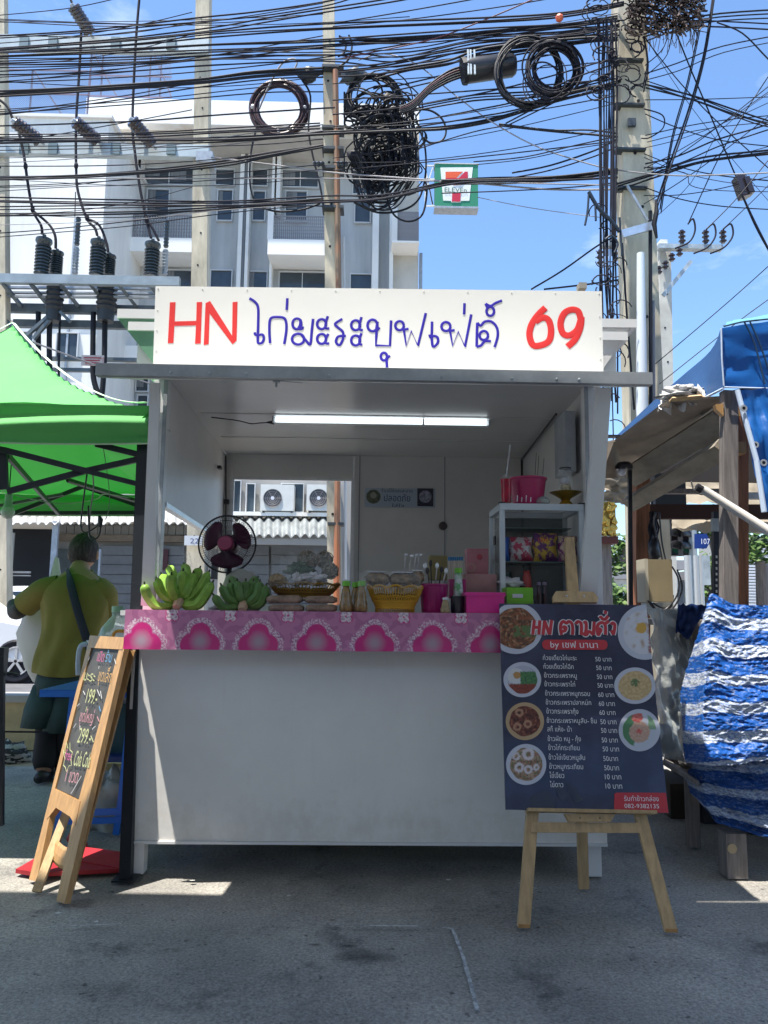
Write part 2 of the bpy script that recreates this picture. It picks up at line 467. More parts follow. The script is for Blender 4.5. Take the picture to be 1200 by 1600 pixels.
# ================================================================ food stall
YP, YC, YB, YF = 3.30, 3.13, 4.90, 2.80
st = thing('food_stall', (0, 3.3, 0), 'white sheet-metal food stall with hand-painted HN sign board on its roof', 'food stall')
def X(px, py, Y): return P(px, py, Y).x
def Z(px, py, Y): return P(px, py, Y).z
xl, xr = X(203, 1200, YP), X(946, 1200, YP)
zc = Z(500, 598, YP) + 0.0
zb, ztop = Z(500, 1315, YP), 1.05
def dirty(m):
    m = m.copy(); m.name = 'scuffed_front_sheet'; n = m.node_tree; L = n.links; b = n.nodes['Principled BSDF']
    src = b.inputs['Base Color'].links[0].from_socket
    t = n.nodes.new('ShaderNodeTexCoord'); sx = n.nodes.new('ShaderNodeSeparateXYZ'); L.new(t.outputs['Object'], sx.inputs[0])
    def nz_(sc, st_):
        mp_ = n.nodes.new('ShaderNodeMapping'); mp_.inputs['Scale'].default_value = st_; L.new(t.outputs['Object'], mp_.inputs['Vector'])
        z = n.nodes.new('ShaderNodeTexNoise'); z.inputs['Scale'].default_value = sc; z.inputs['Detail'].default_value = 9; z.inputs['Roughness'].default_value = 0.7; L.new(mp_.outputs['Vector'], z.inputs['Vector']); return z.outputs['Fac']
    def rp(s, a, c1, e, c2):
        r = n.nodes.new('ShaderNodeValToRGB'); r.color_ramp.elements[0].position = a; r.color_ramp.elements[1].position = e
        r.color_ramp.elements[0].color = (*c1, 1); r.color_ramp.elements[1].color = (*c2, 1); L.new(s, r.inputs['Fac']); return r.outputs['Color']
    # splashed dirt near the lower edge, faint drips and scuffs elsewhere
    ma = n.nodes.new('ShaderNodeMath'); ma.operation = 'MULTIPLY_ADD'; ma.inputs[1].default_value = 0.9; L.new(sx.outputs['Z'], ma.inputs[0]); L.new(nz_(9, (1, 1, 0.8)), ma.inputs[2])
    d1 = rp(ma.outputs[0], 0.56, (0.62, 0.57, 0.50), 0.78, (1, 1, 1))
    d2 = rp(nz_(7, (3, 1, 0.25)), 0.30, (0.86, 0.85, 0.83), 0.42, (1, 1, 1))
    d3 = rp(nz_(38, (1, 1, 1)), 0.27, (0.55, 0.53, 0.50), 0.31, (1, 1, 1))
    c = src
    for d_ in (d1, d2, d3):
        x = n.nodes.new('ShaderNodeMixRGB'); x.blend_type = 'MULTIPLY'; x.inputs['Fac'].default_value = 0.30; L.new(c, x.inputs['Color1']); L.new(d_, x.inputs['Color2']); c = x.outputs['Color']
    L.new(c, b.inputs['Base Color']); return m
DIRTY = dirty(PANELW)
pl = MB(); pl.box((xl, YP, zb), (xr, YP + 0.03, ztop)); pl.build('front_panel', DIRTY, st)
MB().bar((xl - 0.004, YP + 0.01, zb), (xl - 0.004, YP + 0.01, ztop), 0.012, 0.05, (0, 1, 0)).build('edge_trim', ALU, st)
MB().box((xl, YP - 0.006, zb - 0.012), (xr, YP + 0.034, zb - 0.001)).build('bottom_trim', WHITE, st)
for xx in (xl + 0.03, xr - 0.05):
    MB().box((xx - 0.03, YP + 0.035, 0), (xx + 0.035, YP + 0.095, zb - 0.013)).build('leg', WHITE, st)
    MB().box((xx - 0.03, YB - 0.06, 0), (xx + 0.035, YB, zb)).build('leg', WHITE, st)
# floor and lower walls
MB().box((xl + 0.02, YP + 0.032, zb), (xr - 0.02, YB - 0.002, zb + 0.04)).build('floor_panel', GALV, st)
zs = 1.05
for sx in (xl, xr - 0.025):
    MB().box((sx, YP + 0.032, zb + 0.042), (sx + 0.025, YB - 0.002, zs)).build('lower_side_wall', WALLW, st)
# counter top
MB().box((xl - 0.02, YC, 1.052), (xr + 0.0, YP + 0.42, 1.072)).build('counter_top', WHITE, st)
ZT = 1.0755
# posts at the front plane
pw = 0.05
pxl, pxr = X(236, 700, YP), X(936, 700, YP)
for a in (pxl, pxr - 0.062):
    MB().box((a, YP - 0.004, 1.073), (a + 0.062, YP + 0.045, zc)).build('corner_post', WHITE, st)
    MB().box((a + (0.045 if a == pxl else 0.0), YP - 0.009, 1.073), (a + (0.0615 if a == pxl else 0.0165), YP - 0.0045, zc - 0.001)).build('post_trim', GREYM, st)
# left upper side wall: runs back, lower edge sloping (a panel above the side opening)
xi = X(259, 690, YP); xib = X(350, 780, YB)
q = [(xi, YP + 0.046, Z(259, 782, YP)), (xi, YP + 0.046, zc), (xib, YB, zc), (xib, YB, Z(350, 842, YB))]
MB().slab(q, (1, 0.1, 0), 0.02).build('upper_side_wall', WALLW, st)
a, b_ = Vector((xi, YP + 0.046, Z(259, 782, YP))), Vector((xib, YB, Z(350, 842, YB)))
MB().bar(a - Vector((0.01, 0, 0.012)), b_ - Vector((0.01, 0, 0.012)), 0.03, 0.022).build('side_opening_trim', ALU, st)
# right side wall, full height
xri = X(919, 700, YP); xrib = X(816, 780, YB)
q = [(xri, YP + 0.046, 1.073), (xrib, YB, 1.073), (xrib, YB, zc), (xri, YP + 0.046, zc)]
MB().slab(q, (-1, 0, 0), 0.02).build('right_side_wall', WALLW, st)
# back wall in panels, with the window opening
def bw(x0, y0, x1, y1, nm='back_wall_panel', Y=YB, d=0.03, m=WALLW):
    return MB().box((X(x0, 780, Y), Y, Z(600, y1, Y) if y1 else zb), (X(x1, 780, Y), Y + d, Z(600, y0, Y) if y0 else zc)).build(nm, m, st)
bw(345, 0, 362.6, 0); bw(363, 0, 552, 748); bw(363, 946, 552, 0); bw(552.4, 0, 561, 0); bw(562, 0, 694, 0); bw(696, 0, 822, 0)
for x in (561.5, 695): bw(x - 0.9, 0, x + 0.9, 0, 'panel_seam', YB - 0.004, 0.003, mat('grey_seam_joint', (0.30, 0.31, 0.34), 0.6))  # grey strips covering the panel joints
wf = MB()
x0, x1, z0, z1 = X(360, 780, YB), X(554, 780, YB), Z(460, 946, YB), Z(460, 746, YB)
for (a0, a1, c0, c1) in ((x0, x0 + 0.022, z0, z1), (x1 - 0.022, x1, z0, z1), (x0 + 0.022, x1 - 0.022, z1 - 0.02, z1)):
    wf.box((a0, YB - 0.012, c0), (a1, YB - 0.0045, c1))
wf.build('window_frame', ALU, st)
# ceiling and roof body
MB().box((pxl + 0.02, YP - 0.02, zc + 0.001), (pxr - 0.02, YB + 0.05, zc + 0.03)).build('ceiling', CEILW, st)
for sy in (3.86, 4.4):
    MB().box((pxl + 0.08, sy, zc - 0.002), (pxr - 0.08, sy + 0.006, zc + 0.0005)).build('ceiling_seam', WALLW, st)
# front flap raised as an awning: slopes a little down to the front
fb = P(155, 583, YF); fbr = P(1014, 600, YF)
f0, f1 = fb.x, fbr.x
zf = P(585, 592, YF).z
zfr = zc + 0.004
fl = MB()
fl.slab([(f0, YF, zf), (f1, YF, zf), (f1, YP - 0.03, zfr + 0.002), (f0, YP - 0.03, zfr + 0.002)][::-1], (0, -0.3, -1), -0.014)
fl.build('awning_panel', WALLW, st)
MB().box((f0 - 0.004, YF - 0.03, zf - 0.012), (f1 + 0.004, YF - 0.001, zf + 0.034)).build('awning_front_bar', GREYM, st)
for xx in (f0, f1 - 0.02):
    MB().bar((xx + 0.01, YF, zf + 0.006), (xx + 0.01, YP - 0.03, zfr + 0.006), 0.022, 0.036).build('awning_side_bar', GREYM, st)
for px in (267, 328, 385, 515, 690, 800, 870, 905):
    c = P(px, 582 + (px - 267) * 0.018, YF - 0.0305)
    MB().lathe(c, [(0.006, 0.002), (0.006, -0.003), (0.003, -0.005)][::-1], 8, 'Y').build('screw', GALV, st)
# struts holding the flap
MB().bar(P(943, 606, YF + 0.1), P(917, 945, YP - 0.06), 0.055, 0.022, (0, 1, 0), 0.075).build('strut', WHITE, st)
MB().bar(P(243, 598, YF + 0.14), P(232, 945, YP - 0.05), 0.036, 0.02, (0, 1, 0), 0.055).build('strut', WHITE, st)
MB().bar(P(237, 598, YF + 0.14), P(236, 800, YP - 0.012), 0.012, 0.012, (0, 1, 0)).build('strut', GREYM, st)
# latch hook under the bar
hk = MB(); c = P(432, 593, YF + 0.02)
hk.box(c + Vector((-0.012, -0.01, -0.012)), c + Vector((0.012, 0.01, 0.004))); hk.cyl(c, c + Vector((0, 0, -0.03)), 0.004, n=6); hk.cyl(c + Vector((0, 0, -0.004)), c + Vector((0.095, 0.02, -0.006)), 0.0015, n=6)
hk.build('latch', GREYM, st)
# roof on top, with eaves on both sides
YR = YP + 0.06
rt = MB(); rt.pbox(215, 505, 962, 575, YR + 0.03, 1.5); rt.build('roof', WHITE, st)
for (x0, y0, x1, y1) in ((183, 483, 262, 497), (200, 503, 262, 516), (930, 498, 995, 511), (930, 518, 981, 531)):
    MB().pbox(x0, y0, x1, y1, YR, 1.45).build('eave_gutter', WHITE, st)
GRN = mat('green_bracket_sheet', (0.13, 0.30, 0.19), 0.5, var=0.1, scale=6)  # green is used on the left eave bracket only
def pixslab(pts, Y, t, m, nm, par, **k):
    return MB().slab([P(x, y, Y) for x, y in pts], (0, -1, 0), t).build(nm, m, par, **k)
pixslab([(184, 497.5), (240, 568), (258, 568), (258, 497.5)], YR + 0.012, 0.03, GRN, 'eave_bracket', st)
pixslab([(986, 513), (928, 513), (928, 580), (940, 580), (952, 562)], YR + 0.012, 0.03, WALLW, 'eave_bracket', st)
# sign board
YS = YP - 0.11
SGN = mat('white_enamel_sign', (0.83, 0.84, 0.82), 0.4, var=0.02, scale=3, bump=0.12, bscale=3, dist=0.01)
sq = [P(243, 447, YS), P(239, 573.5, YS), P(943, 588, YS), P(940, 455, YS)]
sg = MB().slab(sq, (0, -1, 0), 0.05).build('sign_board', SGN, st)
TRIM = mat('pale_riveted_trim', (0.62, 0.64, 0.62), 0.45)
def bil(u, v, q=sq): return (q[0] * (1 - u) + q[3] * u) * (1 - v) + (q[1] * (1 - u) + q[2] * u) * v
for u in [0.006 + i * 0.0988 for i in range(11)]:
    for v in ((0.03,) if u > 0.02 and u < 0.98 else (0.03, 0.3, 0.55, 0.8, 0.97)):
        MB().lathe(bil(u, v), [(0.0036, 0.0), (0.0034, -0.0012), (0.002, -0.002)], 8, 'Y').build('screw', TRIM, sg)
RED = mat('red_sign_vinyl', (0.78, 0.045, 0.045), 0.4, var=0.05, scale=8)
BLUE = mat('blue_sign_paint', (0.035, 0.022, 0.40), 0.4, var=0.05, scale=8)
def z5(x, y): return P(180 + x / 2.727, 420 + y / 2.727, YS - 0.001)
def z6(x, y): return P(600 + x / 2.727, 420 + y / 2.727, YS - 0.001)
def z7(x, y): return P(380 + x / 2.857, 450 + y / 2.857, YS - 0.001)
for pg in ([(233, 143), (224, 317), (248, 316), (252, 243), (344, 241), (340, 320), (364, 318), (370, 141), (347, 142), (345, 222), (253, 224), (257, 142)],
           [(385, 146), (377, 325), (398, 321), (402, 190), (500, 322), (517, 306), (521, 140), (500, 142), (498, 285), (404, 137)]):
    MB().slab([z5(x, y) for x, y in pg], (0, -1, 0), 0.0008).build('lettering', RED, sg)
def stroke(zf_, pts, r, m=BLUE, sm=True):
    w3 = [zf_(x, y) for x, y in pts]
    if sm: w3 = smooth_line(w3, 4)
    return MB().tube(w3, r, 8, flat=((0, 1, 0), 0.0009)).build('lettering', m, sg)
px1 = 3.19 / FPX
rb = 2.15 * px1
for s_ in ([(28, 46), (50, 60), (66, 85), (67, 150), (65, 225), (68, 246), (85, 243), (92, 225), (86, 208), (66, 210), (54, 208), (52, 198)],
           [(120, 246), (117, 200), (118, 150), (128, 132), (155, 129), (182, 134), (192, 155), (192, 195), (183, 250)],
           [(197, 46), (194, 98)],
           loop_pts((240, 160), 20, 12, 24), [(256, 140), (254, 165), (246, 182), (262, 182), (266, 172)], loop_pts((245, 228), 27, 12, 24), [(258, 206), (285, 240), (300, 250), (306, 190), (312, 138)],
           loop_pts((350, 161), 20, 12, 22), [(378, 126), (370, 150), (368, 178), (384, 180)], loop_pts((350, 227), 20, 12, 22), [(380, 205), (370, 225), (368, 246), (384, 247)],
           [(442, 138), (410, 160), (425, 178), (444, 195), (446, 225), (430, 255), (414, 240), (425, 216), (458, 214)],
           loop_pts((502, 166), 20, 12, 22), [(528, 130), (520, 160), (520, 184), (534, 188)], loop_pts((502, 234), 20, 12, 22), [(528, 202), (520, 225), (520, 250), (532, 252)],
           loop_pts((577, 167), 22, 12, 26), [(600, 150), (594, 190), (608, 176)],
           loop_pts((628, 306), 14, 10, 17), [(655, 302), (641, 318), (642, 355)],
           loop_pts((698, 168), 19, 12, 20), [(716, 186), (738, 182)],
           [(843, 150), (842, 225), (848, 262), (868, 245), (868, 222), (852, 214), (836, 220), (832, 208)],
           loop_pts((905, 172), 20, 12, 20), [(918, 192), (944, 188)],
           [(988, 68), (986, 118)],
           [(1045, 155), (1043, 210), (1042, 262)], [(1042, 262), (1062, 256), (1078, 238), (1106, 238)], [(1045, 155), (1060, 168), (1078, 150), (1108, 150), (1132, 176), (1136, 215), (1122, 264)], loop_pts((1074, 212), 19, 12, 20),
           loop_pts((1103, 104), 17, 12, 20), [(1082, 70), (1104, 80), (1128, 66), (1155, 56)], [(1082, 70), (1090, 88)]):
    stroke(z7, s_, rb)
for s_ in ([(596, 178), (594, 220), (592, 256), (655, 258), (660, 145)], [(716, 180), (728, 258), (750, 192), (780, 258), (815, 112)], [(922, 184), (935, 258), (960, 195), (990, 262), (1018, 118)]):
    stroke(z7, s_, rb, sm=False)
stroke(z6, [(688, 166), (655, 198), (628, 240), (620, 285), (635, 325), (668, 326), (702, 308), (712, 265), (702, 220), (676, 208), (645, 225)], 5.4 * px1, RED)
stroke(z6, [(838, 215), (828, 182), (800, 174), (768, 190), (752, 232), (762, 274), (790, 284), (822, 262), (836, 225), (841, 205), (836, 250), (815, 300), (782, 332)], 5.4 * px1, RED)

# ---- tablecloth with printed flower motifs
def cloth_col(u, v):
    # u metres along, v metres down from the top edge
    P1 = (0.52, 0.20, 0.36); P2 = (0.43, 0.15, 0.30); W = (0.74, 0.60, 0.68); MG = (0.58, 0.03, 0.21); LG = (0.42, 0.30, 0.38)
    n = mnoise.noise(Vector((u * 35, v * 35, 0)))
    c = P1 if n > -0.1 else P2
    per = 0.232
    cx = (u + 0.045) % per - per / 2
    # big trefoil, its centre low
    cy = v - 0.118
    d = min(math.hypot(cx, cy + 0.026) - 0.040, math.hypot(cx - 0.034, cy - 0.018) - 0.043, math.hypot(cx + 0.034, cy - 0.018) - 0.043)
    if d < 0.024 and d > 0.004 and mnoise.noise(Vector((u * 160, v * 160, 3))) > 0.05: c = W
    if d < 0.002: c = MG
    if d < -0.012 or math.hypot(cx, cy - 0.004) < 0.042:
        t = min(1, max(0, (0.050 - math.hypot(cx, cy - 0.004)) / 0.040))
        c = tuple(MG[i] * (1 - t) + LG[i] * t for i in range(3))
    # small quatrefoil at the top between
    cx2 = (u + 0.045 + per / 2) % per - per / 2
    cy2 = v - 0.018
    d2 = min(math.hypot(cx2 - s1 * 0.011, cy2 - s2 * 0.011) - 0.013 for s1 in (-1, 1) for s2 in (-1, 1))
    if d2 < 0.0025: c = MG
    if d2 < -0.001: c = W if mnoise.noise(Vector((u * 120, v * 120, 9))) > -0.1 else LG
    return c
cx0, cx1 = X(195, 985, YC), xr + 0.01
cl = MB(); Wc = cx1 - cx0; Hc = ZT - Z(500, 1017, YC)
def cl_fn(u, v):
    x = cx0 + u * Wc; w_ = 0.006 * mnoise.noise(Vector((x * 7, v * 2, 1))) * v + 0.003 * math.sin(x * 23) * v
    return Vector((x, YC - 0.006 + w_ - 0.004 * v, ZT - v * Hc * (1 + 0.02 * mnoise.noise(Vector((x * 3, 0, 7))))))
cl.grid(cl_fn, 560, 46, lambda u, v: cloth_col(u * Wc, v * Hc))
n0 = len(cl.v)
cl.grid(lambda u, v: Vector((cx0 + u * Wc, YC - 0.006 + v * 0.5, ZT + 0.0005)), 60, 12, lambda u, v: cloth_col(u * Wc, v * 0.5))
CLM = mat('printed_vinyl_cloth', (1, 1, 1), 0.3, vcol=True, bump=0.15, bscale=25, coat=0.15)
single(cl.build('tablecloth', CLM, None, smooth=2), 'pink and magenta flower print vinyl cloth covering the stall counter', 'tablecloth')
# side drop of the cloth on the left
# ---- ceiling tube lamp
yt = 3.95
tl = thing('tube_lamp', P(595, 660, yt), 'long lit fluorescent tube under the stall ceiling', 'lamp')
MB().box((X(428, 660, yt), yt - 0.02, zc - 0.028), (X(763, 660, yt), yt + 0.02, zc - 0.001)).build('batten', WHITE, tl)
zt_ = Z(595, 660, yt)
MB().cyl((X(432, 660, yt), yt - 0.03, zt_), (X(759, 660, yt), yt - 0.03, zt_), 0.0135, n=12).build('tube', mat('lit_tube', (0.85, 0.95, 1.0), 0.3, emit=0.95), tl, smooth=True)
for xx in (428, 661, 763):
    MB().box((X(xx, 660, yt) - 0.004, yt - 0.045, zt_ - 0.016), (X(xx, 660, yt) + 0.004, yt - 0.015, zc - 0.001)).build('end_cap', GREYM, tl)
wr = smooth_line([P(425, 660, yt), P(405, 661, yt - 0.02), P(392, 662, yt), P(370, 657, yt - 0.1), P(330, 652, yt - 0.15)], 5)
single(MB().tube(wr, 0.003, 6).build('lamp_cable', BLKP), 'thin dark cord running from the tube lamp to the left ceiling', 'cord')
single(MB().tube([P(417, 660, yt), P(428, 660, yt)], [0.004, 0.012], 8).build('lamp_plug', BLKP), 'small dark plug at the left end of the tube lamp', 'plug')
# ---- things on the walls
po = thing('safety_poster', P(626, 777, YB - 0.01), 'pale blue notice in Thai with two round emblems on back wall', 'poster')
MB().pbox(570, 763, 680, 793, YB - 0.006, 0.002).build('sheet', mat('pale_blue_card', (0.45, 0.53, 0.62), 0.5), po)
EM = mat('olive_emblem', (0.12, 0.14, 0.10), 0.6, var=0.5, scale=60)
EM2 = mat('dark_emblem', (0.05, 0.05, 0.08), 0.6, var=0.5, scale=60)
def disc(px, py, r, Y, m, nm, par, t=0.002, rin=None, label=None):
    c = P(px, py, Y); return MB().lathe(c, [(r, 0), (r, -t)] , 28, 'Y').build(nm, m, par, label=label)
disc(583.5, 776, 0.046, YB - 0.0065, EM, 'emblem', po); disc(583.5, 774, 0.02, YB - 0.009, mat('emblem_pale', (0.35, 0.36, 0.3), 0.6), 'emblem', po)
MB().pbox(652, 763, 677, 791, YB - 0.008, 0.0015).build('emblem', EM2, po); disc(664.5, 776, 0.04, YB - 0.0085, mat('emblem_grey', (0.3, 0.3, 0.4), 0.6, var=0.5, scale=50), 'emblem', po)
UX, UZ, NF = Vector((1, 0, 0)), Vector((0, 0, 1)), Vector((0, -1, 0))
NAVY = mat('navy_print', (0.03, 0.06, 0.20), 0.5)
text_on('lettering', 'ปลอดภัย', P(600, 783, YB - 0.007), UX, UZ, NF, 0.062, 0.168, NAVY, po)
text_on('lettering', 'ร้านนี้ใช้ของสะอาด', P(596, 769, YB - 0.007), UX, UZ, NF, 0.03, 0.2, NAVY, po)
text_on('lettering', 'ใส่ใจ', P(612, 792, YB - 0.007), UX, UZ, NF, 0.026, 0.08, NAVY, po)
single(MB().lathe(P(692, 822, YB - 0.005), [(0.027, 0), (0.027, -0.012), (0.018, -0.02), (0.0, -0.021)], 20, 'Y').build('door_knob', mat('dark_bronze', (0.09, 0.07, 0.07), 0.35, 0.6)), 'small round dark knob on the back wall of the stall', 'knob')
bx = MB(); xx = xri - 0.02
bx.box((xx - 0.05, 3.42, 1.72), (xx - 0.002, 3.62, 2.0)); single(bx.build('breaker_box', GREYM), 'tall slim grey breaker box on the right wall of the stall', 'breaker box')
single(MB().tube([Vector((xrib - 0.012, YB - 0.06, 1.4)), Vector((xrib - 0.012, YB - 0.06, zc - 0.02)), Vector((xri - 0.04, 3.7, zc - 0.02))], 0.007, 6).build('wall_cable', BLKP), 'black cable rising up the right wall corner and along the ceiling', 'cable')
single(MB().tube([P(450, 725, 4.8), P(353, 712, YB - 0.02), P(353, 790, YB - 0.02), P(352, 850, YB - 0.02)][1:], 0.004, 6).build('wall_cable', BLKP), 'thin black cable down the left back corner behind the fan', 'cable')
single(MB().box(P(350, 780, YB - 0.04), P(358, 788, YB - 0.01)).build('wall_socket', BLKP), 'small dark socket beside the window of the back wall', 'socket')
single(MB().box(P(263, 671, YP + 0.03), P(268, 675, YP + 0.05)).build('wall_switch', WHITE), 'tiny white switch on the front edge of left side wall', 'switch')
single(MB().box(P(334, 727, 4.55) + Vector((0.02, 0, 0)), P(342, 734, 4.6) + Vector((0.02, 0, 0))).build('wall_switch', BLKP), 'tiny black clip high on the left side wall', 'clip')
# ================================================================ things on the counter
BAN = mat('unripe_banana_skin', (0.19, 0.34, 0.05), 0.45, var=0.4, scale=22, lo=0.22, hi=0.6, bump=0.1, bscale=30)
BAN2 = mat('deep_green_banana_skin', (0.11, 0.22, 0.06), 0.45, var=0.2, scale=14)
CUT = mat('cut_banana_crown', (0.55, 0.38, 0.26), 0.7)
TIP = mat('dark_banana_tip', (0.05, 0.05, 0.02), 0.8)
def banana_hand(crown, fingers, m, Y, lab, r=9.5):
    r *= 0.84
    c = P(*crown, Y)
    t = thing('banana_hand', (c.x, c.y, ZT), lab, 'bananas')
    MB().tube([c + Vector((0, 0.01, 0.012)), c + Vector((0, -0.02, -0.002)), c + Vector((0, -0.035, -0.012))], [0.022, 0.02, 0.014], 8).build('crown', CUT, t, smooth=True)
    for i, (pts, dy) in enumerate(fingers):
        n = len(pts)
        w3 = smooth_line([P(x, y, Y + dy * (k / (n - 1)) + (0.012 * (i % 3))) for k, (x, y) in enumerate(pts)], 5)
        k = len(w3); rr = []
        for q in range(k):
            u = q / (k - 1); s = min(1, 0.42 + u * 3.2) * (1 if u < 0.8 else 1 - ((u - 0.8) / 0.2) ** 2 * 0.72)
            rr.append(r * s * Y / FPX)
        b = MB().tube(w3, rr, 6).build('banana', m, t, smooth=True)
        MB().tube([w3[-1], w3[-1] + (w3[-1] - w3[-2]).normalized() * 0.012], [0.0045, 0.003], 6).build('tip', TIP, b)
    return t
banana_hand((279, 945), [
    ([(272, 947), (246, 948), (230, 930), (226, 913)], -0.05), ([(273, 941), (254, 928), (244, 903)], -0.02), ([(274, 934), (264, 920), (253, 898)], 0.06),
    ([(277, 938), (268, 918), (268, 898)], -0.04), ([(276, 925), (273, 905), (264, 885)], 0.08), ([(283, 938), (284, 915), (286, 892)], -0.03),
    ([(284, 930), (292, 905), (288, 882)], 0.08), ([(288, 935), (302, 910), (312, 888)], 0.07), ([(288, 942), (308, 925), (326, 894)], 0.03),
    ([(285, 946), (310, 944), (332, 910)], -0.03), ([(286, 944), (305, 938), (327, 905)], 0.05), ([(290, 938), (298, 918), (302, 896)], 0.02)],
    BAN, 3.22, 'large hand of bright green bananas at left end of the counter', 10)
banana_hand((380, 949), [
    ([(374, 949), (350, 950), (334, 930)], -0.05), ([(374, 944), (356, 935), (346, 915)], -0.03), ([(376, 942), (364, 928), (359, 910)], -0.02),
    ([(378, 940), (374, 925), (371, 908)], 0), ([(381, 940), (383, 925), (384, 908)], 0), ([(384, 941), (393, 925), (396, 908)], 0),
    ([(386, 944), (402, 930), (406, 909)], -0.02), ([(388, 947), (408, 942), (416, 915)], -0.04), ([(376, 935), (366, 915), (362, 903)], 0.07), ([(384, 935), (392, 915), (402, 903)], 0.07)],
    BAN2, 3.24, 'smaller hand of dark green bananas in front of the fan', 8.5)
# ---- fan
YFn = 3.62
fc = P(355, 850, YFn)
fan = thing('table_fan', (fc.x, fc.y, ZT), 'black caged table fan with dark purple blades and pink hub', 'fan')
FR = 44.5 * YFn / FPX
gd = MB()
gd.tube([fc + Vector((math.cos(a) * FR, 0, math.sin(a) * FR)) for a in [k / 40 * math.tau for k in range(40)]], 0.0042, 6, closed=True)
for k in range(72):
    a = k / 72 * math.tau; d = Vector((math.cos(a), 0, math.sin(a)))
    gd.tube([fc + d * FR * 0.26 + Vector((0, -0.05, 0)), fc + d * FR * 0.6 + Vector((0, -0.052, 0)), fc + d * FR * 0.9 + Vector((0, -0.03, 0)), fc + d * FR], 0.0009, 3, caps=False)
    gd.tube([fc + d * FR * 0.2 + Vector((0, 0.05, 0)), fc + d * FR * 0.8 + Vector((0, 0.04, 0)), fc + d * FR], 0.0008, 3, caps=False)
for q in (0.8,):
    gd.tube([fc + Vector((math.cos(a) * FR * q, -0.042, math.sin(a) * FR * q)) for a in [k / 36 * math.tau for k in range(36)]], 0.0014, 4, closed=True)
gd.build('guard', BLKP, fan, kind='stuff')
PUR = mat('dark_purple_plastic', (0.075, 0.008, 0.045), 0.3)
for k in range(3):
    a0 = k * math.tau / 3 + 0.55
    def bl(u, v, a0=a0):
        rr = FR * (0.18 + 0.68 * u); wd = (0.35 + 0.75 * math.sin(min(1, u * 1.1) * math.pi * 0.62)) * 0.75
        a = a0 + (v - 0.5) * 2 * wd * (1 if u < 0.9 else 0.75)
        return fc + Vector((math.cos(a) * rr, (v - 0.5) * 0.05, math.sin(a) * rr))
    MB().grid(bl, 8, 6).build('blade', PUR, fan, smooth=2, solid=0.0015)
MB().lathe(fc, [(0.036, 0.0), (0.036, -0.052), (0.03, -0.06), (0.001, -0.063)], 24, 'Y').build('hub', mat('dusty_pink_plastic', (0.30, 0.045, 0.12), 0.35), fan, smooth=True)
MB().lathe(fc, [(0.02, 0.13), (0.045, 0.12), (0.05, 0.05), (0.045, 0.01)], 18, 'Y').build('motor', PUR, fan, smooth=True)
MB().cyl((fc.x, fc.y + 0.07, ZT), (fc.x, fc.y + 0.07, fc.z - 0.03), 0.014).build('stem', BLKP, fan)
MB().lathe((fc.x, fc.y + 0.07, ZT), [(0.09, 0), (0.09, 0.012), (0.06, 0.025), (0.015, 0.035)], 24).build('base', PUR, fan, smooth=True)
# ---- plastic bag dome behind second bananas
DOM = mat('frosted_food_cover', (0.42, 0.42, 0.38), 0.3, alpha=0.75, bump=0.4, bscale=20)
c = P(378, 925, 3.42)
single(MB().ball((c.x, c.y, ZT + 0.07), 0.10, 20, 12, (1.02, 0.8, 1.1), 0.25).build('plastic_bag', DOM, None, smooth=2), 'rounded grey plastic bag behind the smaller bananas', 'bag')
c = P(292, 878, 3.36)
single(MB().ball((c.x, c.y, c.z - 0.02), 0.028, 12, 8, (0.8, 0.7, 1.9), 0.9).build('plastic_bag', PLASTIC, None, smooth=2), 'small knotted clear bag standing behind the big bananas', 'bag')
# ---- noodle basket
def scallop_basket(pxl_, pxr_, ytop, Y, h, m, lab, nsc=5, name='basket'):
    a, b = P(pxl_, ytop, Y), P(pxr_, ytop, Y)
    cx, rx = (a.x + b.x) / 2, (b.x - a.x) / 2
    ry = rx * 0.62; cy = Y + ry * 0.8
    t = thing(name, (cx, cy, a.z - h), lab, 'basket')
    z0 = a.z - h
    def pt(an, k, z): return Vector((cx + math.cos(an) * rx * k, cy + math.sin(an) * ry * k, z))
    N = 72
    def rk(u): return 0.70 if u < 0.22 else 0.72 + (u - 0.22) * 0.36
    def zz(an, u): return z0 + h * u + (0.10 * h * abs(math.sin(an * nsc)) * max(0, u - 0.5) * 2)
    for u, th in ((0.0, 0.0035), (0.2, 0.003), (0.46, 0.0028), (0.66, 0.0026), (1.0, 0.004)):
        MB().tube([pt(k / N * math.tau, rk(u), zz(k / N * math.tau, u)) for k in range(N)], th, 5, closed=True).build('rim' if u == 1.0 else 'hoop', m, t, smooth=True)
    w = MB()
    for k in range(60):
        an = k / 60 * math.tau
        w.tube([pt(an, rk(0), zz(an, 0)), pt(an, rk(0.2), zz(an, 0.2))], 0.0015, 4, caps=False)
        w.tube([pt(an, rk(0.66), zz(an, 0.66)), pt(an, rk(1), zz(an, 1))], 0.0022, 4, caps=False)
        for s in (-1, 1):
            w.tube([pt(an, rk(0.46), zz(an, 0.46)), pt(an + s * math.tau / 60, rk(0.66), zz(an, 0.66))], 0.0022, 4, caps=False)
    w.build('weave', m, t, kind='stuff')
    wall = MB()
    wall.grid(lambda u, v: pt(u * math.tau, rk(0.2 + 0.26 * v), zz(u * math.tau, 0.2 + 0.26 * v)), 48, 1)
    wall.grid(lambda u, v: pt(u * math.tau, v * 0.7, z0 + 0.004), 24, 2)
    wall.build('shell', m, t, smooth=2)
    inn = MB().grid(lambda u, v: pt(u * math.tau, 0.97 * rk(0.44 + 0.3 * v), zz(u * math.tau, 0.44 + 0.3 * v)), 48, 1)
    inn.build('gap_shade_sheet', mat('dark_basket_gap', (0.10, 0.06, 0.02), 0.8), t, smooth=2)  # dark sheet behind the lattice, painting in the shade of its gaps
    return t
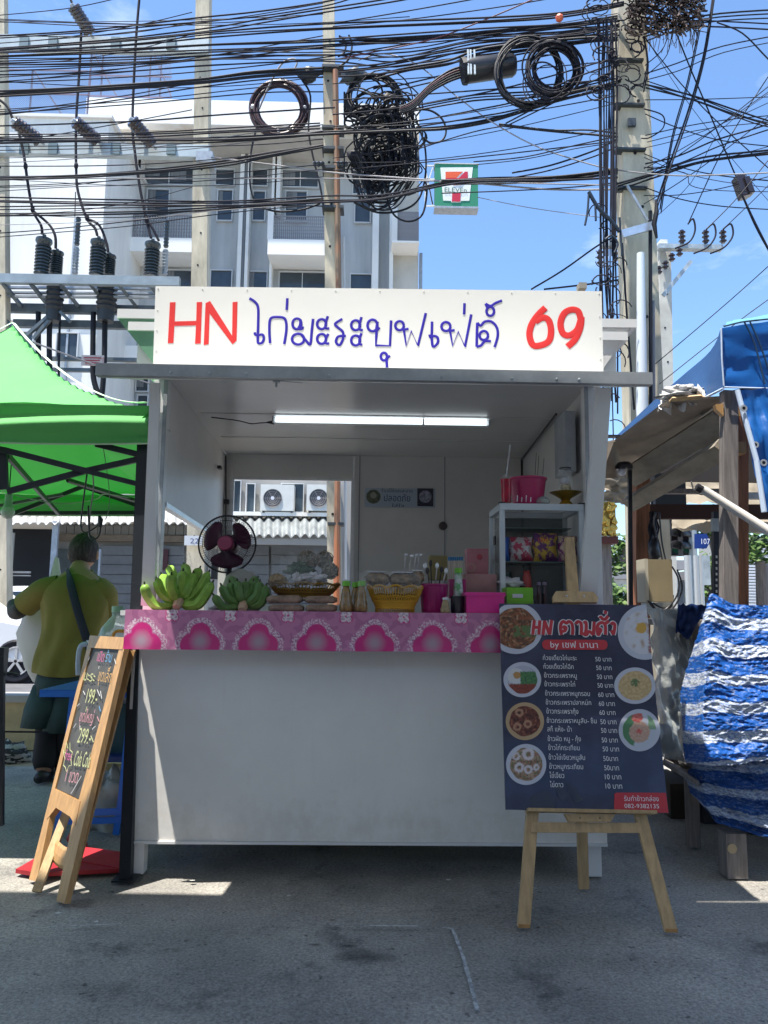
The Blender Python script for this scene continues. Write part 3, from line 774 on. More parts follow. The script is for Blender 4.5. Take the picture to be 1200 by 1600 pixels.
YEL = mat('golden_yellow_plastic', (0.55, 0.30, 0.03), 0.4, var=0.08, scale=8)
OCH = mat('dull_ochre_plastic', (0.28, 0.16, 0.035), 0.45, var=0.1, scale=8)
NOOD = mat('dried_noodle', (0.34, 0.30, 0.24), 0.7, var=0.4, scale=60, bump=1.0, bscale=90, dist=0.01)
HERB = mat('dark_green_herbs', (0.06, 0.11, 0.07), 0.6, var=0.6, scale=50, bump=1, bscale=60, dist=0.01)
BAGW = mat('white_plastic_knot', (0.62, 0.62, 0.66), 0.3, var=0.3, scale=40, bump=1, bscale=40)
BRN = mat('brown_snack', (0.20, 0.12, 0.06), 0.5, var=0.5, scale=70, bump=0.9, bscale=80, dist=0.006)
scallop_basket(416, 530, 912, 3.30, 0.066, OCH, 'ochre scalloped basket holding bags of dried noodles')
def lump(px, py, r, Y, m, name, lab, cat, sc=(1, 1, 1), jit=0.5, group=None):
    c = P(px, py, Y)
    return single(MB().ball(c, r, 18, 12, sc, jit).build(name, m, None, smooth=2), lab, cat, group)
def nest(px, py, r, Y, lab):
    c = P(px, py, Y); mb = MB()
    for k in range(26):
        a = Vector((R_.gauss(0, 1), R_.gauss(0, 1), R_.gauss(0, 1))).normalized(); b = a.orthogonal().normalized(); e = a.cross(b)
        rr = r * R_.uniform(0.6, 1.0); off = a * r * R_.uniform(-0.3, 0.3)
        mb.tube([c + off + (b * math.cos(q / 14 * math.tau) + e * math.sin(q / 14 * math.tau)) * rr * (1 + 0.08 * math.sin(q * 2.1 + k)) for q in range(14)], 0.0022, 4, closed=True)
    mb.ball(c, r * 0.72, 10, 8)
    return single(mb.build('noodle_nest', NOOD, None, smooth=2), lab, 'noodles')
nest(480, 876, 0.046, 3.42, 'round nest of dried noodles at the top of the bagged heap')
nest(507, 874, 0.038, 3.40, 'brownish round nest of noodles beside the orange pole')
nest(516, 893, 0.036, 3.36, 'lower right nest of noodles above the ochre basket')
lump(470, 893, 0.045, 3.36, HERB, 'herb_bunch', 'dark green bunch of herbs in the noodle basket', 'herbs', (1.3, 0.8, 0.8), 0.8)
lump(490, 903, 0.04, 3.32, BAGW, 'plastic_bag', 'whitish crumpled bag of condiments in front of the noodle nests', 'bag', (1.2, 0.7, 0.5), 1.2)
lump(464, 905, 0.022, 3.31, BAGW, 'plastic_bag', 'small white knotted bag beside the brown snacks in the basket', 'bag', (0.9, 0.7, 1.1), 1.2)
lump(434, 906, 0.035, 3.33, mat('yellow_brown_snack', (0.30, 0.19, 0.07), 0.5, var=0.5, scale=60, bump=0.9, bscale=70), 'snack_bag', 'bag of yellow brown snacks at the left of the noodle basket', 'snack', (1.15, 0.7, 0.7), 0.6)
def film(quads, lab, Y, amp=0.01, m=PLASTIC):
    mb = MB(); p = [P(x, y, Y + d) for x, y, d in quads]
    mb.grid(lambda u, v: (p[0] * (1 - u) + p[1] * u) * (1 - v) + (p[3] * (1 - u) + p[2] * u) * v + Vector((0, amp * mnoise.noise(Vector((u * 9, v * 9, Y * 7))), amp * mnoise.noise(Vector((u * 7, v * 7, 4))))), 16, 12)
    return single(mb.build('plastic_film', m, None, smooth=2), lab, 'plastic film')
film([(436, 870, 0.0), (524, 860, 0.0), (527, 912, -0.04), (447, 916, -0.04)], 'clear film wrapped over the noodle nests', 3.30, 0.03)
film([(415, 886, 0), (455, 880, 0.0), (458, 914, -0.02), (420, 918, -0.02)], 'clear film over the brown snacks by the fan', 3.28, 0.02)
# flat wrapped packs under the basket
WRP = mat('wrapped_brown_roll', (0.27, 0.19, 0.14), 0.35, var=0.4, scale=30, bump=0.4, bscale=40)
for i, (x0, y0, x1, y1, lab) in enumerate([(415, 930, 472, 943, 'upper left flat pack of brown rolls under the ochre basket'), (475, 931, 527, 943, 'upper right flat pack of brown rolls under the ochre basket'),
                                         (418, 944, 474, 957, 'lower left flat pack of brown rolls on the cloth'), (476, 944, 527, 957, 'lower right flat pack of brown rolls on the cloth')]):
    a, b = P(x0, (y0 + y1) / 2, 3.2), P(x1, (y0 + y1) / 2, 3.2); hh = (y1 - y0) / 2 * 3.2 / FPX
    t = thing('food_pack', ((a.x + b.x) / 2, 3.2, a.z - hh), lab, 'food pack')
    for q in range(3):
        yy = 3.2 + q * 0.035
        MB().tube([Vector((a.x + 0.004, yy, a.z)), Vector((a.x + 0.02, yy, a.z)), Vector((b.x - 0.02, yy, b.z)), Vector((b.x - 0.003, yy, b.z))], [hh * 0.5, hh, hh, hh * 0.5], 10).build('roll', WRP, t, smooth=2)
# sauce bottles
CAPG = mat('lime_green_cap', (0.16, 0.48, 0.04), 0.35)
SAU = mat('amber_sauce_bottle', (0.26, 0.16, 0.06), 0.15, var=0.35, scale=40, coat=0.4)
def bottle(px, ytop, Y, lab, body=SAU, cap=CAPG, r=0.026, h=None, name='sauce_bottle', z0=None, cat='bottle', caph=0.02):
    c = P(px, ytop, Y); z0 = ZT if z0 is None else z0; h = c.z - z0
    t = thing(name, (c.x, Y, z0), lab, cat)
    hb = h - caph
    MB().lathe((c.x, Y, z0), [(r * 0.82, 0), (r, hb * 0.06), (r, hb * 0.32), (r * 0.78, hb * 0.48), (r * 0.8, hb * 0.58), (r * 0.62, hb * 0.86), (r * 0.5, hb * 0.93), (r * 0.5, hb)], 20).build('body', body, t, smooth=2)
    MB().lathe((c.x, Y, z0), [(r * 0.66, hb), (r * 0.66, h), (r * 0.3, h + 0.002)], 16).build('cap', cap, t, smooth=True)
    return t
bottle(541, 908, 3.19, 'sauce bottle with lime cap, the left one of two by the basket')
bottle(565, 908, 3.19, 'sauce bottle with lime cap touching the yellow basket')
bottle(556, 910, 3.30, 'third sauce bottle half hidden behind the two with lime caps')
scallop_basket(574, 662, 918, 3.18, 0.104, YEL, 'golden yellow scalloped plastic basket at the middle of the counter')
PK = mat('peanut_packet', (0.20, 0.13, 0.07), 0.4, var=0.6, scale=55, bump=0.8, bscale=60)
LBL = mat('white_label', (0.62, 0.63, 0.68), 0.5)
for px, py, w_, lab in ((590, 905, 0.055, 'left packet of dark nuts lying on the yellow basket'), (628, 906, 0.06, 'right packet of dark nuts with pale label on the yellow basket'), (652, 903, 0.03, 'small brown packet at the right rim of the yellow basket')):
    c = P(px, py, 3.27); t = thing('snack_packet', c, lab, 'packet')
    MB().ball(c, 1, 16, 10, (w_, 0.05, 0.032), 0.3).build('packet', PK, t, smooth=2)
    MB().box(c + Vector((-w_ * 0.7, -0.035, 0.028)), c + Vector((w_ * 0.7, 0.02, 0.032))).build('label', LBL, t)
film([(558, 893, 0), (655, 893, 0), (660, 922, -0.05), (560, 922, -0.05)], 'clear film over the packets in the yellow basket', 3.2, 0.02)
fk = thing('plastic_forks', P(643, 900, 3.3), 'bunch of white plastic forks behind the yellow basket', 'forks')
for i, (a, b) in enumerate([((632, 900), (633, 868)), ((638, 900), (642, 870)), ((645, 900), (650, 868)), ((650, 900), (655, 868))]):
    MB().bar(P(*a, 3.32), P(*b, 3.32), 0.004, 0.002).build('fork', BAGW, fk)
    p = P(*b, 3.32); MB().box(p - Vector((0.004, 0.001, 0)), p + Vector((0.012, 0.001, 0.008))).build('fork', BAGW, fk)
# cutlery holder
MAG = mat('magenta_plastic', (0.32, 0.012, 0.13), 0.35, var=0.06, scale=9)
HPK = mat('hot_pink_plastic', (0.68, 0.03, 0.27), 0.35)
def pot(px0, px1, ytop, Y, m, name, lab, cat, ribs=0, taper=0.86, rim=True, z0=None, deep=1.0):
    a, b = P(px0, ytop, Y), P(px1, ytop, Y); r = (b.x - a.x) / 2; cx = (a.x + b.x) / 2; z0 = ZT if z0 is None else z0; h = a.z - z0
    t = thing(name, (cx, Y + r, z0), lab, cat)
    MB().lathe((cx, Y + r, z0), [(r * taper * 0.97, 0), (r * taper, 0.004), (r * 0.98, h), (r * 0.92, h), (r * taper * 0.9, 0.01)], 28).build('shell', m, t, smooth=True)
    if rim: MB().lathe((cx, Y + r, z0), [(r * 0.985, h - 0.008), (r * 1.03, h - 0.006), (r * 1.03, h + 0.002), (r * 0.93, h + 0.002)], 28, caps=False).build('rim', m, t, smooth=True)
    for k in range(ribs):
        an = math.pi + (k + 0.5) / ribs * math.pi
        d = Vector((math.cos(an), math.sin(an), 0))
        MB().bar(Vector((cx, Y + r, z0 + 0.01)) + d * r * taper, Vector((cx, Y + r, z0 + h * 0.93)) + d * r * 0.975, 0.004, 0.004).build('rib', m, t)
    return t, Vector((cx, Y + r, z0)), r, h
pot(657, 702, 912, 3.22, MAG, 'cutlery_pot', 'ribbed magenta pot filled with spoons', 'pot', 7)
for i, (a, b) in enumerate([((668, 915), (664, 884)), ((674, 915), (673, 880)), ((680, 915), (683, 884)), ((686, 915), (690, 890)), ((691, 915), (697, 892)), ((671, 915), (668, 892))]):
    t = thing('spoon', P(*a, 3.27), ['dark spoon at far left of the magenta pot', 'silver spoon, tallest in the magenta pot', 'silver spoon leaning right in the magenta pot', 'dark spoon leaning right in the magenta pot', 'rightmost spoon in the magenta pot', 'spoon tucked behind the leftmost one in the magenta pot'][i], 'spoon', 'spoons in the magenta pot')
    MB().tube([P(*a, 3.27), P(*b, 3.25)], 0.0028, 6).build('handle', BLKP if i % 2 else ALU, t)
    MB().ball(P(*b, 3.25), 1, 10, 6, (0.008, 0.003, 0.014)).build('bowl', BLKP if i % 2 else ALU, t, smooth=2)
KRF = mat('khaki_card_box', (0.20, 0.17, 0.07), 0.7, var=0.1)
single(MB().pbox(671, 868, 699, 906, 3.45, 0.08).build('card_box', KRF), 'upright khaki card box behind the magenta pot', 'box')
single(MB().pbox(702, 905, 728, 935, 3.30, 0.06).build('card_box', MAG), 'small dark magenta box behind the black cup', 'box')
bottle(696, 934, 3.17, 'tan toothpick jar in front of the magenta pot', mat('tan_toothpicks', (0.35, 0.27, 0.15), 0.5, var=0.3, scale=50), LBL, 0.02, name='toothpick_jar', cat='jar', caph=0.008)
pot(705, 727, 931, 3.18, mat('black_glaze', (0.015, 0.018, 0.03), 0.2), 'black_cup', 'small black cup beside the hot pink box', 'cup', rim=False, taper=0.95)
cs = thing('straw_pack', P(712, 910, 3.35), 'pack of cream straws with blue ends standing behind the cup', 'straws')
CRM = mat('cream_stick', (0.52, 0.45, 0.36), 0.6); BLT = mat('blue_tip', (0.02, 0.16, 0.34), 0.5)
for i in range(7):
    x = 701.5 + i * 3.4
    MB().cyl(P(x + 1, 912, 3.36), P(x, 876, 3.36), 0.003, n=6).build('stick', CRM, cs); MB().cyl(P(x, 876, 3.36), P(x, 870, 3.36), 0.0042, n=6).build('stick_end', BLT, cs)
bottle(716, 888, 3.30, 'clear bottle with green label in front of the straws', mat('green_label_bottle', (0.14, 0.42, 0.17), 0.3, var=0.5, scale=25, col2=(0.55, 0.6, 0.58), lo=0.45, hi=0.55), CAPG, 0.026, name='label_bottle')
PNK = mat('pale_pink_card', (0.42, 0.16, 0.19), 0.5, var=0.12, scale=12)
PNK2 = mat('beige_pink_card', (0.38, 0.22, 0.21), 0.5, var=0.12, scale=12)
t = thing('tissue_box', P(745, 900, 3.45), 'dusky pink upright box at the back of the counter', 'box')
MB().pbox(730, 857, 763, 899, 3.45, 0.09).build('carton', PNK, t)
disc(736, 887, 0.022, 3.446, PNK2, 'print', t); disc(736, 887, 0.013, 3.443, PNK, 'print', t); disc(749, 870, 0.012, 3.446, mat('red_print', (0.4, 0.05, 0.08), 0.5), 'print', t)
single(MB().pbox(727, 897, 776, 926, 3.38, 0.12).build('tissue_box', PNK2), 'low beige pink box resting behind the hot pink box', 'box')
t = thing('pink_container', P(757, 957, 3.16), 'hot pink plastic container on the counter edge by menu board', 'container')
mbx = MB(); mbx.pbox(729, 930, 788, 958, 3.16, 0.13); mbx.build('tub', HPK, t)
MB().pbox(727, 925.5, 790, 931, 3.155, 0.14).build('lid', HPK, t)
t = thing('green_container', P(812, 943, 3.18), 'bright lime green box with pale label behind menu board', 'container')
MB().pbox(792, 918, 833, 958, 3.2, 0.13).build('tub', mat('lime_plastic', (0.16, 0.46, 0.03), 0.35), t); MB().pbox(801, 928, 817, 934, 3.196, 0.003).build('label', LBL, t)
lump(799, 910, 0.05, 3.36, mat('white_tissue', (0.62, 0.62, 0.64), 0.7, bump=0.8, bscale=12), 'tissue_bundle', 'white folded tissue sticking up behind the green box', 'tissue', (1.0, 0.6, 0.35), 1.0)
# ---- glass cabinet
YG = 3.32
g0, g1 = P(781, 790, YG), P(912, 790, YG)
cab = thing('glass_cabinet', ((g0.x + g1.x) / 2, YG + 0.15, ZT), 'aluminium framed glass cabinet with snacks on the counter', 'cabinet')
DG = 0.30; gx0, gx1, gz1 = g0.x, g1.x, P(845, 787, YG).z
CF = mat('pale_aluminium_frame', (0.50, 0.56, 0.60), 0.4, 0.4)
for yy in (YG, YG + DG - 0.02):
    for xx in (gx0, gx1 - 0.022):
        MB().box((xx, yy, ZT), (xx + 0.022, yy + 0.02, gz1 - 0.03)).build('upright', CF, cab)
    MB().box((gx0, yy, gz1 - 0.029), (gx1, yy + 0.02, gz1)).build('rail', CF, cab)
for xx in (gx0, gx1 - 0.022):
    MB().box((xx, YG + 0.0205, gz1 - 0.029), (xx + 0.022, YG + DG - 0.0205, gz1)).build('rail', CF, cab)
    MB().box((xx + 0.009, YG + 0.021, ZT + 0.001), (xx + 0.012, YG + DG - 0.021, gz1 - 0.03)).build('pane', GLASS, cab)
MB().box((gx0 + 0.023, YG + 0.0205, gz1 - 0.008), (gx1 - 0.023, YG + DG - 0.0205, gz1 - 0.004)).build('top_pane', GLASS, cab)
MB().box((gx0 + 0.023, YG + DG - 0.012, ZT + 0.001), (gx1 - 0.023, YG + DG - 0.009, gz1 - 0.03)).build('pane', mat('dim_back_glass', (0.10, 0.13, 0.14), 0.1, alpha=0.7), cab)
for pz in (877, 820):
    zz_ = P(845, pz, YG).z
    MB().box((gx0 + 0.023, YG + (0.02 if pz > 850 else 0.12), zz_ - 0.004), (gx1 - 0.023, YG + DG - 0.021, zz_)).build('shelf', mat('green_glass_edge', (0.10, 0.16, 0.15), 0.15, alpha=0.85), cab)
for xx in (gx0 - 0.004, gx1 - 0.022):
    MB().box((xx, YG - 0.003, gz1 + 0.0005), (xx + 0.026, YG + 0.022, gz1 + 0.006)).build('corner_cap', BLKP, cab)
MB().box((gx0 - 0.008, YG + 0.1, 1.38), (gx0 - 0.001, YG + 0.14, 1.42)).build('latch', BLKP, cab)
zsf = P(845, 877, YG).z
def snack(x0, x1, y0, col, lab, col2=None, pr=()):
    m = mat('foil_' + lab[:12].replace(' ', '_'), col, 0.3, 0.2, col2=col2, scale=28, lo=0.47, hi=0.53, bump=0.6, bscale=14, dist=0.01)
    a, b = P(x0, y0, YG + 0.06), P(x1, y0, YG + 0.06); W = b.x - a.x; H = a.z - zsf
    t = thing('snack_bag', ((a.x + b.x) / 2, YG + 0.1, zsf), lab, 'snack bag')
    def f(s): return lambda u, v: Vector((a.x + W * (u + 0.03 * math.sin(v * 9)), YG + 0.09 + s * (0.028 * (max(0, math.sin(u * math.pi)) ** 0.6) * (max(0, math.sin(v * math.pi)) ** 0.5) + 0.0008), zsf + H * v))
    mb = MB(); mb.grid(f(-1), 10, 10); mb.grid(f(1), 10, 10); mb.build('pouch', m, t, smooth=2)
    for (u, v, s, c) in pr:
        cc = Vector((a.x + W * u, YG + 0.056, zsf + H * v)); MB().lathe(cc, [(s, 0), (s, -0.001)], 12, 'Y').build('print', mat('print_%s' % str(c), c, 0.5), t)
snack(783, 797, 838, (0.02, 0.08, 0.32), 'narrow blue snack bag at the left of the cabinet shelf')
snack(798, 833, 838, (0.45, 0.42, 0.42), 'white snack bag with red print on the cabinet shelf', (0.35, 0.04, 0.08))
snack(835, 872, 832, (0.45, 0.30, 0.04), 'yellow snack bag at the middle of the cabinet shelf', (0.10, 0.03, 0.12))
snack(874, 904, 836, (0.14, 0.02, 0.12), 'dark purple snack bag at the right of the cabinet shelf', (0.45, 0.33, 0.25))
text_on('lettering', 'เอะ', P(841, 846, YG + 0.045), UX, UZ, NF, 0.03, 0.045, mat('red_ink', (0.5, 0.03, 0.04), 0.5), None).name = 'snack_logo'
single(bpy.data.objects['snack_logo'], 'red print on the front of the yellow snack bag', 'print')
bottle(823, 884, YG + 0.1, 'jar with red and teal label inside the cabinet below the shelf', mat('red_teal_label', (0.45, 0.06, 0.05), 0.3, col2=(0.02, 0.16, 0.2), scale=9, lo=0.49, hi=0.51), BLKP, 0.028, name='label_jar', cat='jar')
for px, lab in ((842, 'dark small sauce bottle inside cabinet left of the easel mast'), (851, 'dark small sauce bottle inside cabinet nearest the easel mast')):
    bottle(px, 910, YG + 0.06, lab, mat('dark_sauce', (0.06, 0.02, 0.025), 0.15, coat=0.4), mat('dull_cap', (0.25, 0.2, 0.3), 0.4), 0.014, name='small_bottle', caph=0.012)
single(MB().lathe(P(792, 905, YG + 0.15) - Vector((0, 0, 0.06)), [(0.02, 0), (0.024, 0.05), (0.02, 0.09)], 14).build('dark_jar', mat('bottle_green', (0.02, 0.06, 0.05), 0.2), smooth=True), 'dark green jar at the lower left inside the cabinet', 'jar')
# on top of the cabinet
tz = gz1 + 0.006
BUCK = mat('raspberry_bucket', (0.45, 0.03, 0.13), 0.35, alpha=0.93, var=0.08, scale=6)
t, cc, r, h = pot(801, 860, 743, YG + 0.02, BUCK, 'pink_bucket', 'raspberry pink bucket standing on the glass cabinet', 'bucket', z0=tz, taper=0.8)
t = thing('drink_cup', P(791, 770, YG + 0.03), 'red iced drink in a clear cup with straw on the cabinet', 'drink')
c = P(791, 785, YG + 0.03)
MB().lathe((c.x, c.y, tz), [(0.02, 0), (0.0245, 0.105)], 20).build('cup', mat('red_drink', (0.40, 0.01, 0.04), 0.12, var=0.3, scale=30, alpha=0.92), t, smooth=True)
MB().lathe((c.x, c.y, tz + 0.106), [(0.026, 0), (0.022, 0.012), (0.006, 0.024)], 16, caps=False).build('lid', PLASTIC, t, smooth=True)
MB().cyl(P(791, 745, YG + 0.03), P(797, 695, YG + 0.02), 0.0025, n=6).build('straw', BAGW, t)
GOLD = mat('tarnished_gold', (0.42, 0.28, 0.05), 0.3, 0.8, var=0.2, scale=30)
c = P(884, 785, YG + 0.08)
tr = thing('gold_tray', (c.x, c.y, tz), 'gilt pedestal offering tray on the cabinet top', 'tray')
MB().lathe((c.x, c.y, tz), [(0.032, 0), (0.03, 0.008), (0.018, 0.02), (0.024, 0.03), (0.04, 0.04), (0.068, 0.056), (0.072, 0.058), (0.04, 0.046), (0.0, 0.042)], 28).build('pedestal', GOLD, tr, smooth=True)
jr = thing('glass_jar', (c.x, c.y, tz + 0.05), 'glass jar with white and gold paper standing in the gilt tray', 'jar')
MB().lathe((c.x, c.y, tz + 0.046), [(0.030, 0), (0.032, 0.01), (0.032, 0.1), (0.026, 0.11), (0.026, 0.118)], 20, caps=False).build('glass', GLASS, jr, smooth=True)
MB().lathe((c.x, c.y, tz + 0.05), [(0.022, 0), (0.024, 0.03), (0.018, 0.045)], 14).build('paper', mat('gilt_paper', (0.4, 0.33, 0.16), 0.5, var=0.5, scale=60), jr, smooth=True)
MB().ball((c.x - 0.004, c.y, tz + 0.11), 0.018, 12, 8, (1.1, 0.8, 0.9), 0.4).build('paper', LBL, jr, smooth=2)
MB().lathe((c.x, c.y, tz + 0.164), [(0.027, 0), (0.027, 0.006)], 16).build('lid', BLKP, jr)
c = P(848, 780, YG + 0.03)
single(MB().lathe((c.x, c.y, tz), [(0.03, 0), (0.032, 0.012), (0.02, 0.026), (0.008, 0.032)], 20).build('glass_bowl', mat('greenish_glass', (0.4, 0.5, 0.48), 0.08, alpha=0.45), smooth=True), 'low glass bowl in front of the pink bucket', 'bowl')
for i, x in enumerate((808, 815, 822, 829)):
    single(MB().cyl(P(x, 784, YG + 0.01), P(x + 0.5, 774 + (i % 2) * 3, YG + 0.01), 0.0022, n=6).build('candle', BAGW), 'thin white candle stub in front of the pink bucket', 'candle', 'candle stubs on the cabinet')
for i, x in enumerate((836, 840, 848)):
    single(MB().cyl(P(x, 742, YG + 0.12), P(x + 2, 708 + i * 4, YG + 0.16), 0.0012, n=5).build('incense_stick', BLKP), 'thin dark incense stick standing in the pink bucket', 'incense', 'incense sticks in the bucket')

# ================================================================ menu board on its easel
def frame_pts(bl, br, tr_, tl_):
    """returns face(u,v) on the quad, with u right and v up, and its unit axes"""
    def face(u, v): return (bl * (1 - u) + br * u) * (1 - v) + (tl_ * (1 - u) + tr_ * u) * v
    ux = (br - bl).normalized(); uy = (tl_ - bl); uy = (uy - ux * uy.dot(ux)).normalized(); n = ux.cross(uy).normalized()
    return face, ux, uy, n
BLc, BRc = P(790, 1265, 2.86), P(1045, 1271, 2.88)
# top edge: parallel to the bottom, leaning back
TLc, TRc = P(780, 943, 3.10), P(1009, 945.5, 3.12)
face, bux, buy, bn = frame_pts(BLc, BRc, TRc, TLc)
def B0(px, py):
    d = RM @ Vector(((px - 600) / FPX, (800 - py) / FPX, -1))
    return CAM + d * ((BLc - CAM).dot(bn) / d.dot(bn))
TRc = B0(1009, 945.5); BRc = B0(1045, 1271)
mbd = thing('menu_board', (BLc + BRc) / 2, 'dark navy menu board with dish photos and Thai prices on easel', 'menu board')
BRD = mat('navy_menu_print', (0.012, 0.018, 0.055), 0.28, col2=(0.05, 0.06, 0.13), scale=3.2, lo=0.42, hi=0.72, coat=0.25)
MB().slab([BLc, BRc, TRc, TLc], bn, 0.006).build('board', BRD, mbd)
def B(px, py):
    """point of the board plane seen at a photo pixel"""
    d = RM @ Vector(((px - 600) / FPX, (800 - py) / FPX, -1))
    t_ = (BLc - CAM).dot(bn) / d.dot(bn)
    return CAM + d * t_
BWH = mat('menu_white_print', (0.78, 0.78, 0.80), 0.4)
BRED = mat('menu_red_print', (0.52, 0.035, 0.05), 0.4)
PLATE = mat('plate_print', (0.52, 0.54, 0.62), 0.35)
def inboard(p, eps=0.0015):
    q = p - BLc; u = q.dot(bux); v = q.dot(buy)
    return p
def bpoly(pts, m, lift, nm, par, sm=True):
    return MB().slab([B(x, y) + bn * lift for x, y in pts][::-1], bn, lift * 0.5).build(nm, m, par)
def dish(cx, cy, rx, ry, rim, foods, clip=None):
    """a round dish photograph printed on the board: plate disc plus food painted per vertex"""
    N = 44
    def cl_(x, y):
        if clip: x = min(max(x, clip[0](y)), clip[1](y))
        return x, max(y, 945.0)
    pts = [cl_(cx + rx * math.cos(k / N * math.tau), cy - ry * math.sin(k / N * math.tau)) for k in range(N)]
    mb = MB(); mb.v = [B(*cl_(cx, cy)) + bn * 0.0012] + [B(x, y) + bn * 0.0012 for x, y in pts]
    mb.f = [(0, k + 1, (k + 1) % N + 1) for k in range(N)]
    pl_ = mb.build('dish_photo', rim, mbd)
    mb = MB(); NR = 16; N2 = 56
    mb.v.append(B(*cl_(cx, cy)) + bn * 0.002); mb.c.append(foods(0, 0))
    for r_ in range(1, NR + 1):
        for k in range(N2):
            a = k / N2 * math.tau; q = r_ / NR * (0.80 + 0.05 * mnoise.noise(Vector((math.cos(a) * 2, math.sin(a) * 2, cx))))
            x, y = q * math.cos(a), q * math.sin(a)
            mb.v.append(B(*cl_(cx + rx * x, cy - ry * y)) + bn * 0.002); mb.c.append(foods(x, y))
    mb.f += [(0, 1 + k, 1 + (k + 1) % N2) for k in range(N2)]
    for r_ in range(1, NR):
        b0, b1 = 1 + (r_ - 1) * N2, 1 + r_ * N2
        mb.f += [(b0 + k, b1 + k, b1 + (k + 1) % N2, b0 + (k + 1) % N2) for k in range(N2)]
    mb.build('dish_food', mat('dish_print', (1, 1, 1), 0.35, vcol=True), pl_)
def nn(x, y, s, k=0): return mnoise.noise(Vector((x * s, y * s, k)))
def mixc(a, b, t): t = max(0, min(1, t)); return tuple(a[i] * (1 - t) + b[i] * t for i in range(3))
def food_mix(base, alt, alt2, s=6):
    def f(x, y):
        c = mixc(base, alt, nn(x, y, s, 1) * 2 + 0.4); c = mixc(c, alt2, nn(x, y, s * 1.6, 4) * 4 - 0.6)
        return mixc(c, tuple(q * 0.25 for q in c), nn(x, y, s * 2.2, 8) * 2)
    return f
L_ = lambda y: 780 + (y - 943) * (790 - 780) / 322
Rr = lambda y: 1009.5 + (y - 945) * (1045 - 1009) / 326
CL = (L_, Rr)
dk = (0.08, 0.02, 0.015)
def food1(x, y):
    c = food_mix((0.28, 0.09, 0.04), (0.10, 0.05, 0.03), (0.45, 0.25, 0.13))(x, y)
    if x > -0.1 and -0.35 < y < 0.1 and nn(x, y, 7, 3) > -0.1: c = (0.10, 0.16, 0.06)
    return c
def food2(x, y):
    d = math.hypot(x + 0.35, y - 0.2); d2 = math.hypot(x + 0.28, y - 0.25)
    if y < -0.25: return mixc((0.30, 0.05, 0.03), (0.12, 0.03, 0.02), nn(x, y, 9) + 0.5)
    if x > -0.1 and y < 0.45: return mixc((0.03, 0.12, 0.05), (0.10, 0.25, 0.08), nn(x, y, 9) + 0.4)
    if d2 < 0.2: return (0.45, 0.24, 0.08)
    if d < 0.45: return (0.6, 0.6, 0.62)
    return (0.42, 0.43, 0.52)
def food3(x, y):
    c = food_mix((0.16, 0.035, 0.02), (0.07, 0.015, 0.01), (0.35, 0.12, 0.06), 5)(x, y)
    for (a, b) in ((-0.4, -0.3), (0.15, -0.15), (-0.3, 0.45)):
        d = math.hypot(x - a, y - b)
        if 0.1 < d < 0.22: c = (0.42, 0.22, 0.13)
    return c
def food4(x, y):
    c = food_mix((0.32, 0.16, 0.10), (0.42, 0.30, 0.20), (0.12, 0.16, 0.06), 5)(x, y)
    for (a, b, q) in ((-0.35, -0.15, 0.24), (0.1, -0.25, 0.22), (0.5, -0.15, 0.16), (0.1, 0.5, 0.3), (-0.5, 0.4, 0.2)):
        d = math.hypot(x - a, y - b)
        if q * 0.45 < d < q: c = (0.62, 0.56, 0.58)
    return c
def food5(x, y):
    if x > 0.12: return mixc((0.30, 0.12, 0.12), (0.5, 0.42, 0.42), nn(x, y, 12) * 2)
    if math.hypot(x + 0.15, y - 0.15) < 0.2: return (0.62, 0.36, 0.07)
    return mixc((0.62, 0.62, 0.66), (0.45, 0.33, 0.25), nn(x, y, 5) * 2 - 0.2)
def food6(x, y):
    if math.hypot(x, y - 0.15) < 0.22 and nn(x, y, 9) > -0.2: return (0.12, 0.18, 0.07)
    return mixc((0.50, 0.34, 0.16), (0.62, 0.46, 0.24), nn(x, y, 8) * 2 + 0.4)
def food7(x, y):
    if math.hypot(x + 0.1, y - 0.62) < 0.26 or math.hypot(x + 0.02, y + 0.05) < 0.13: return mixc((0.55, 0.06, 0.05), (0.6, 0.3, 0.25), nn(x, y, 12) + 0.3)
    if math.hypot(x, y + 0.1) < 0.5: return mixc((0.50, 0.28, 0.20), (0.58, 0.42, 0.32), nn(x, y, 12) + 0.4)
    if x < -0.25: return (0.08, 0.22, 0.10)
    if x > 0.4 and y > 0: return (0.22, 0.36, 0.22)
    return (0.5, 0.53, 0.6)
dish(806, 982, 42, 40, PLATE, food1, CL)
dish(816, 1062, 29.5, 27.5, PLATE, food2, CL)
dish(820, 1127, 30, 29.5, mat('plate_tan', (0.48, 0.33, 0.18), 0.35), food3, CL)
dish(822, 1194.5, 31.5, 32, PLATE, food4, CL)
dish(1008, 988, 43, 43, PLATE, food5, CL)
dish(992, 1071.5, 32.5, 28.5, PLATE, food6, CL)
dish(999, 1141, 32.5, 33, PLATE, food7, CL)
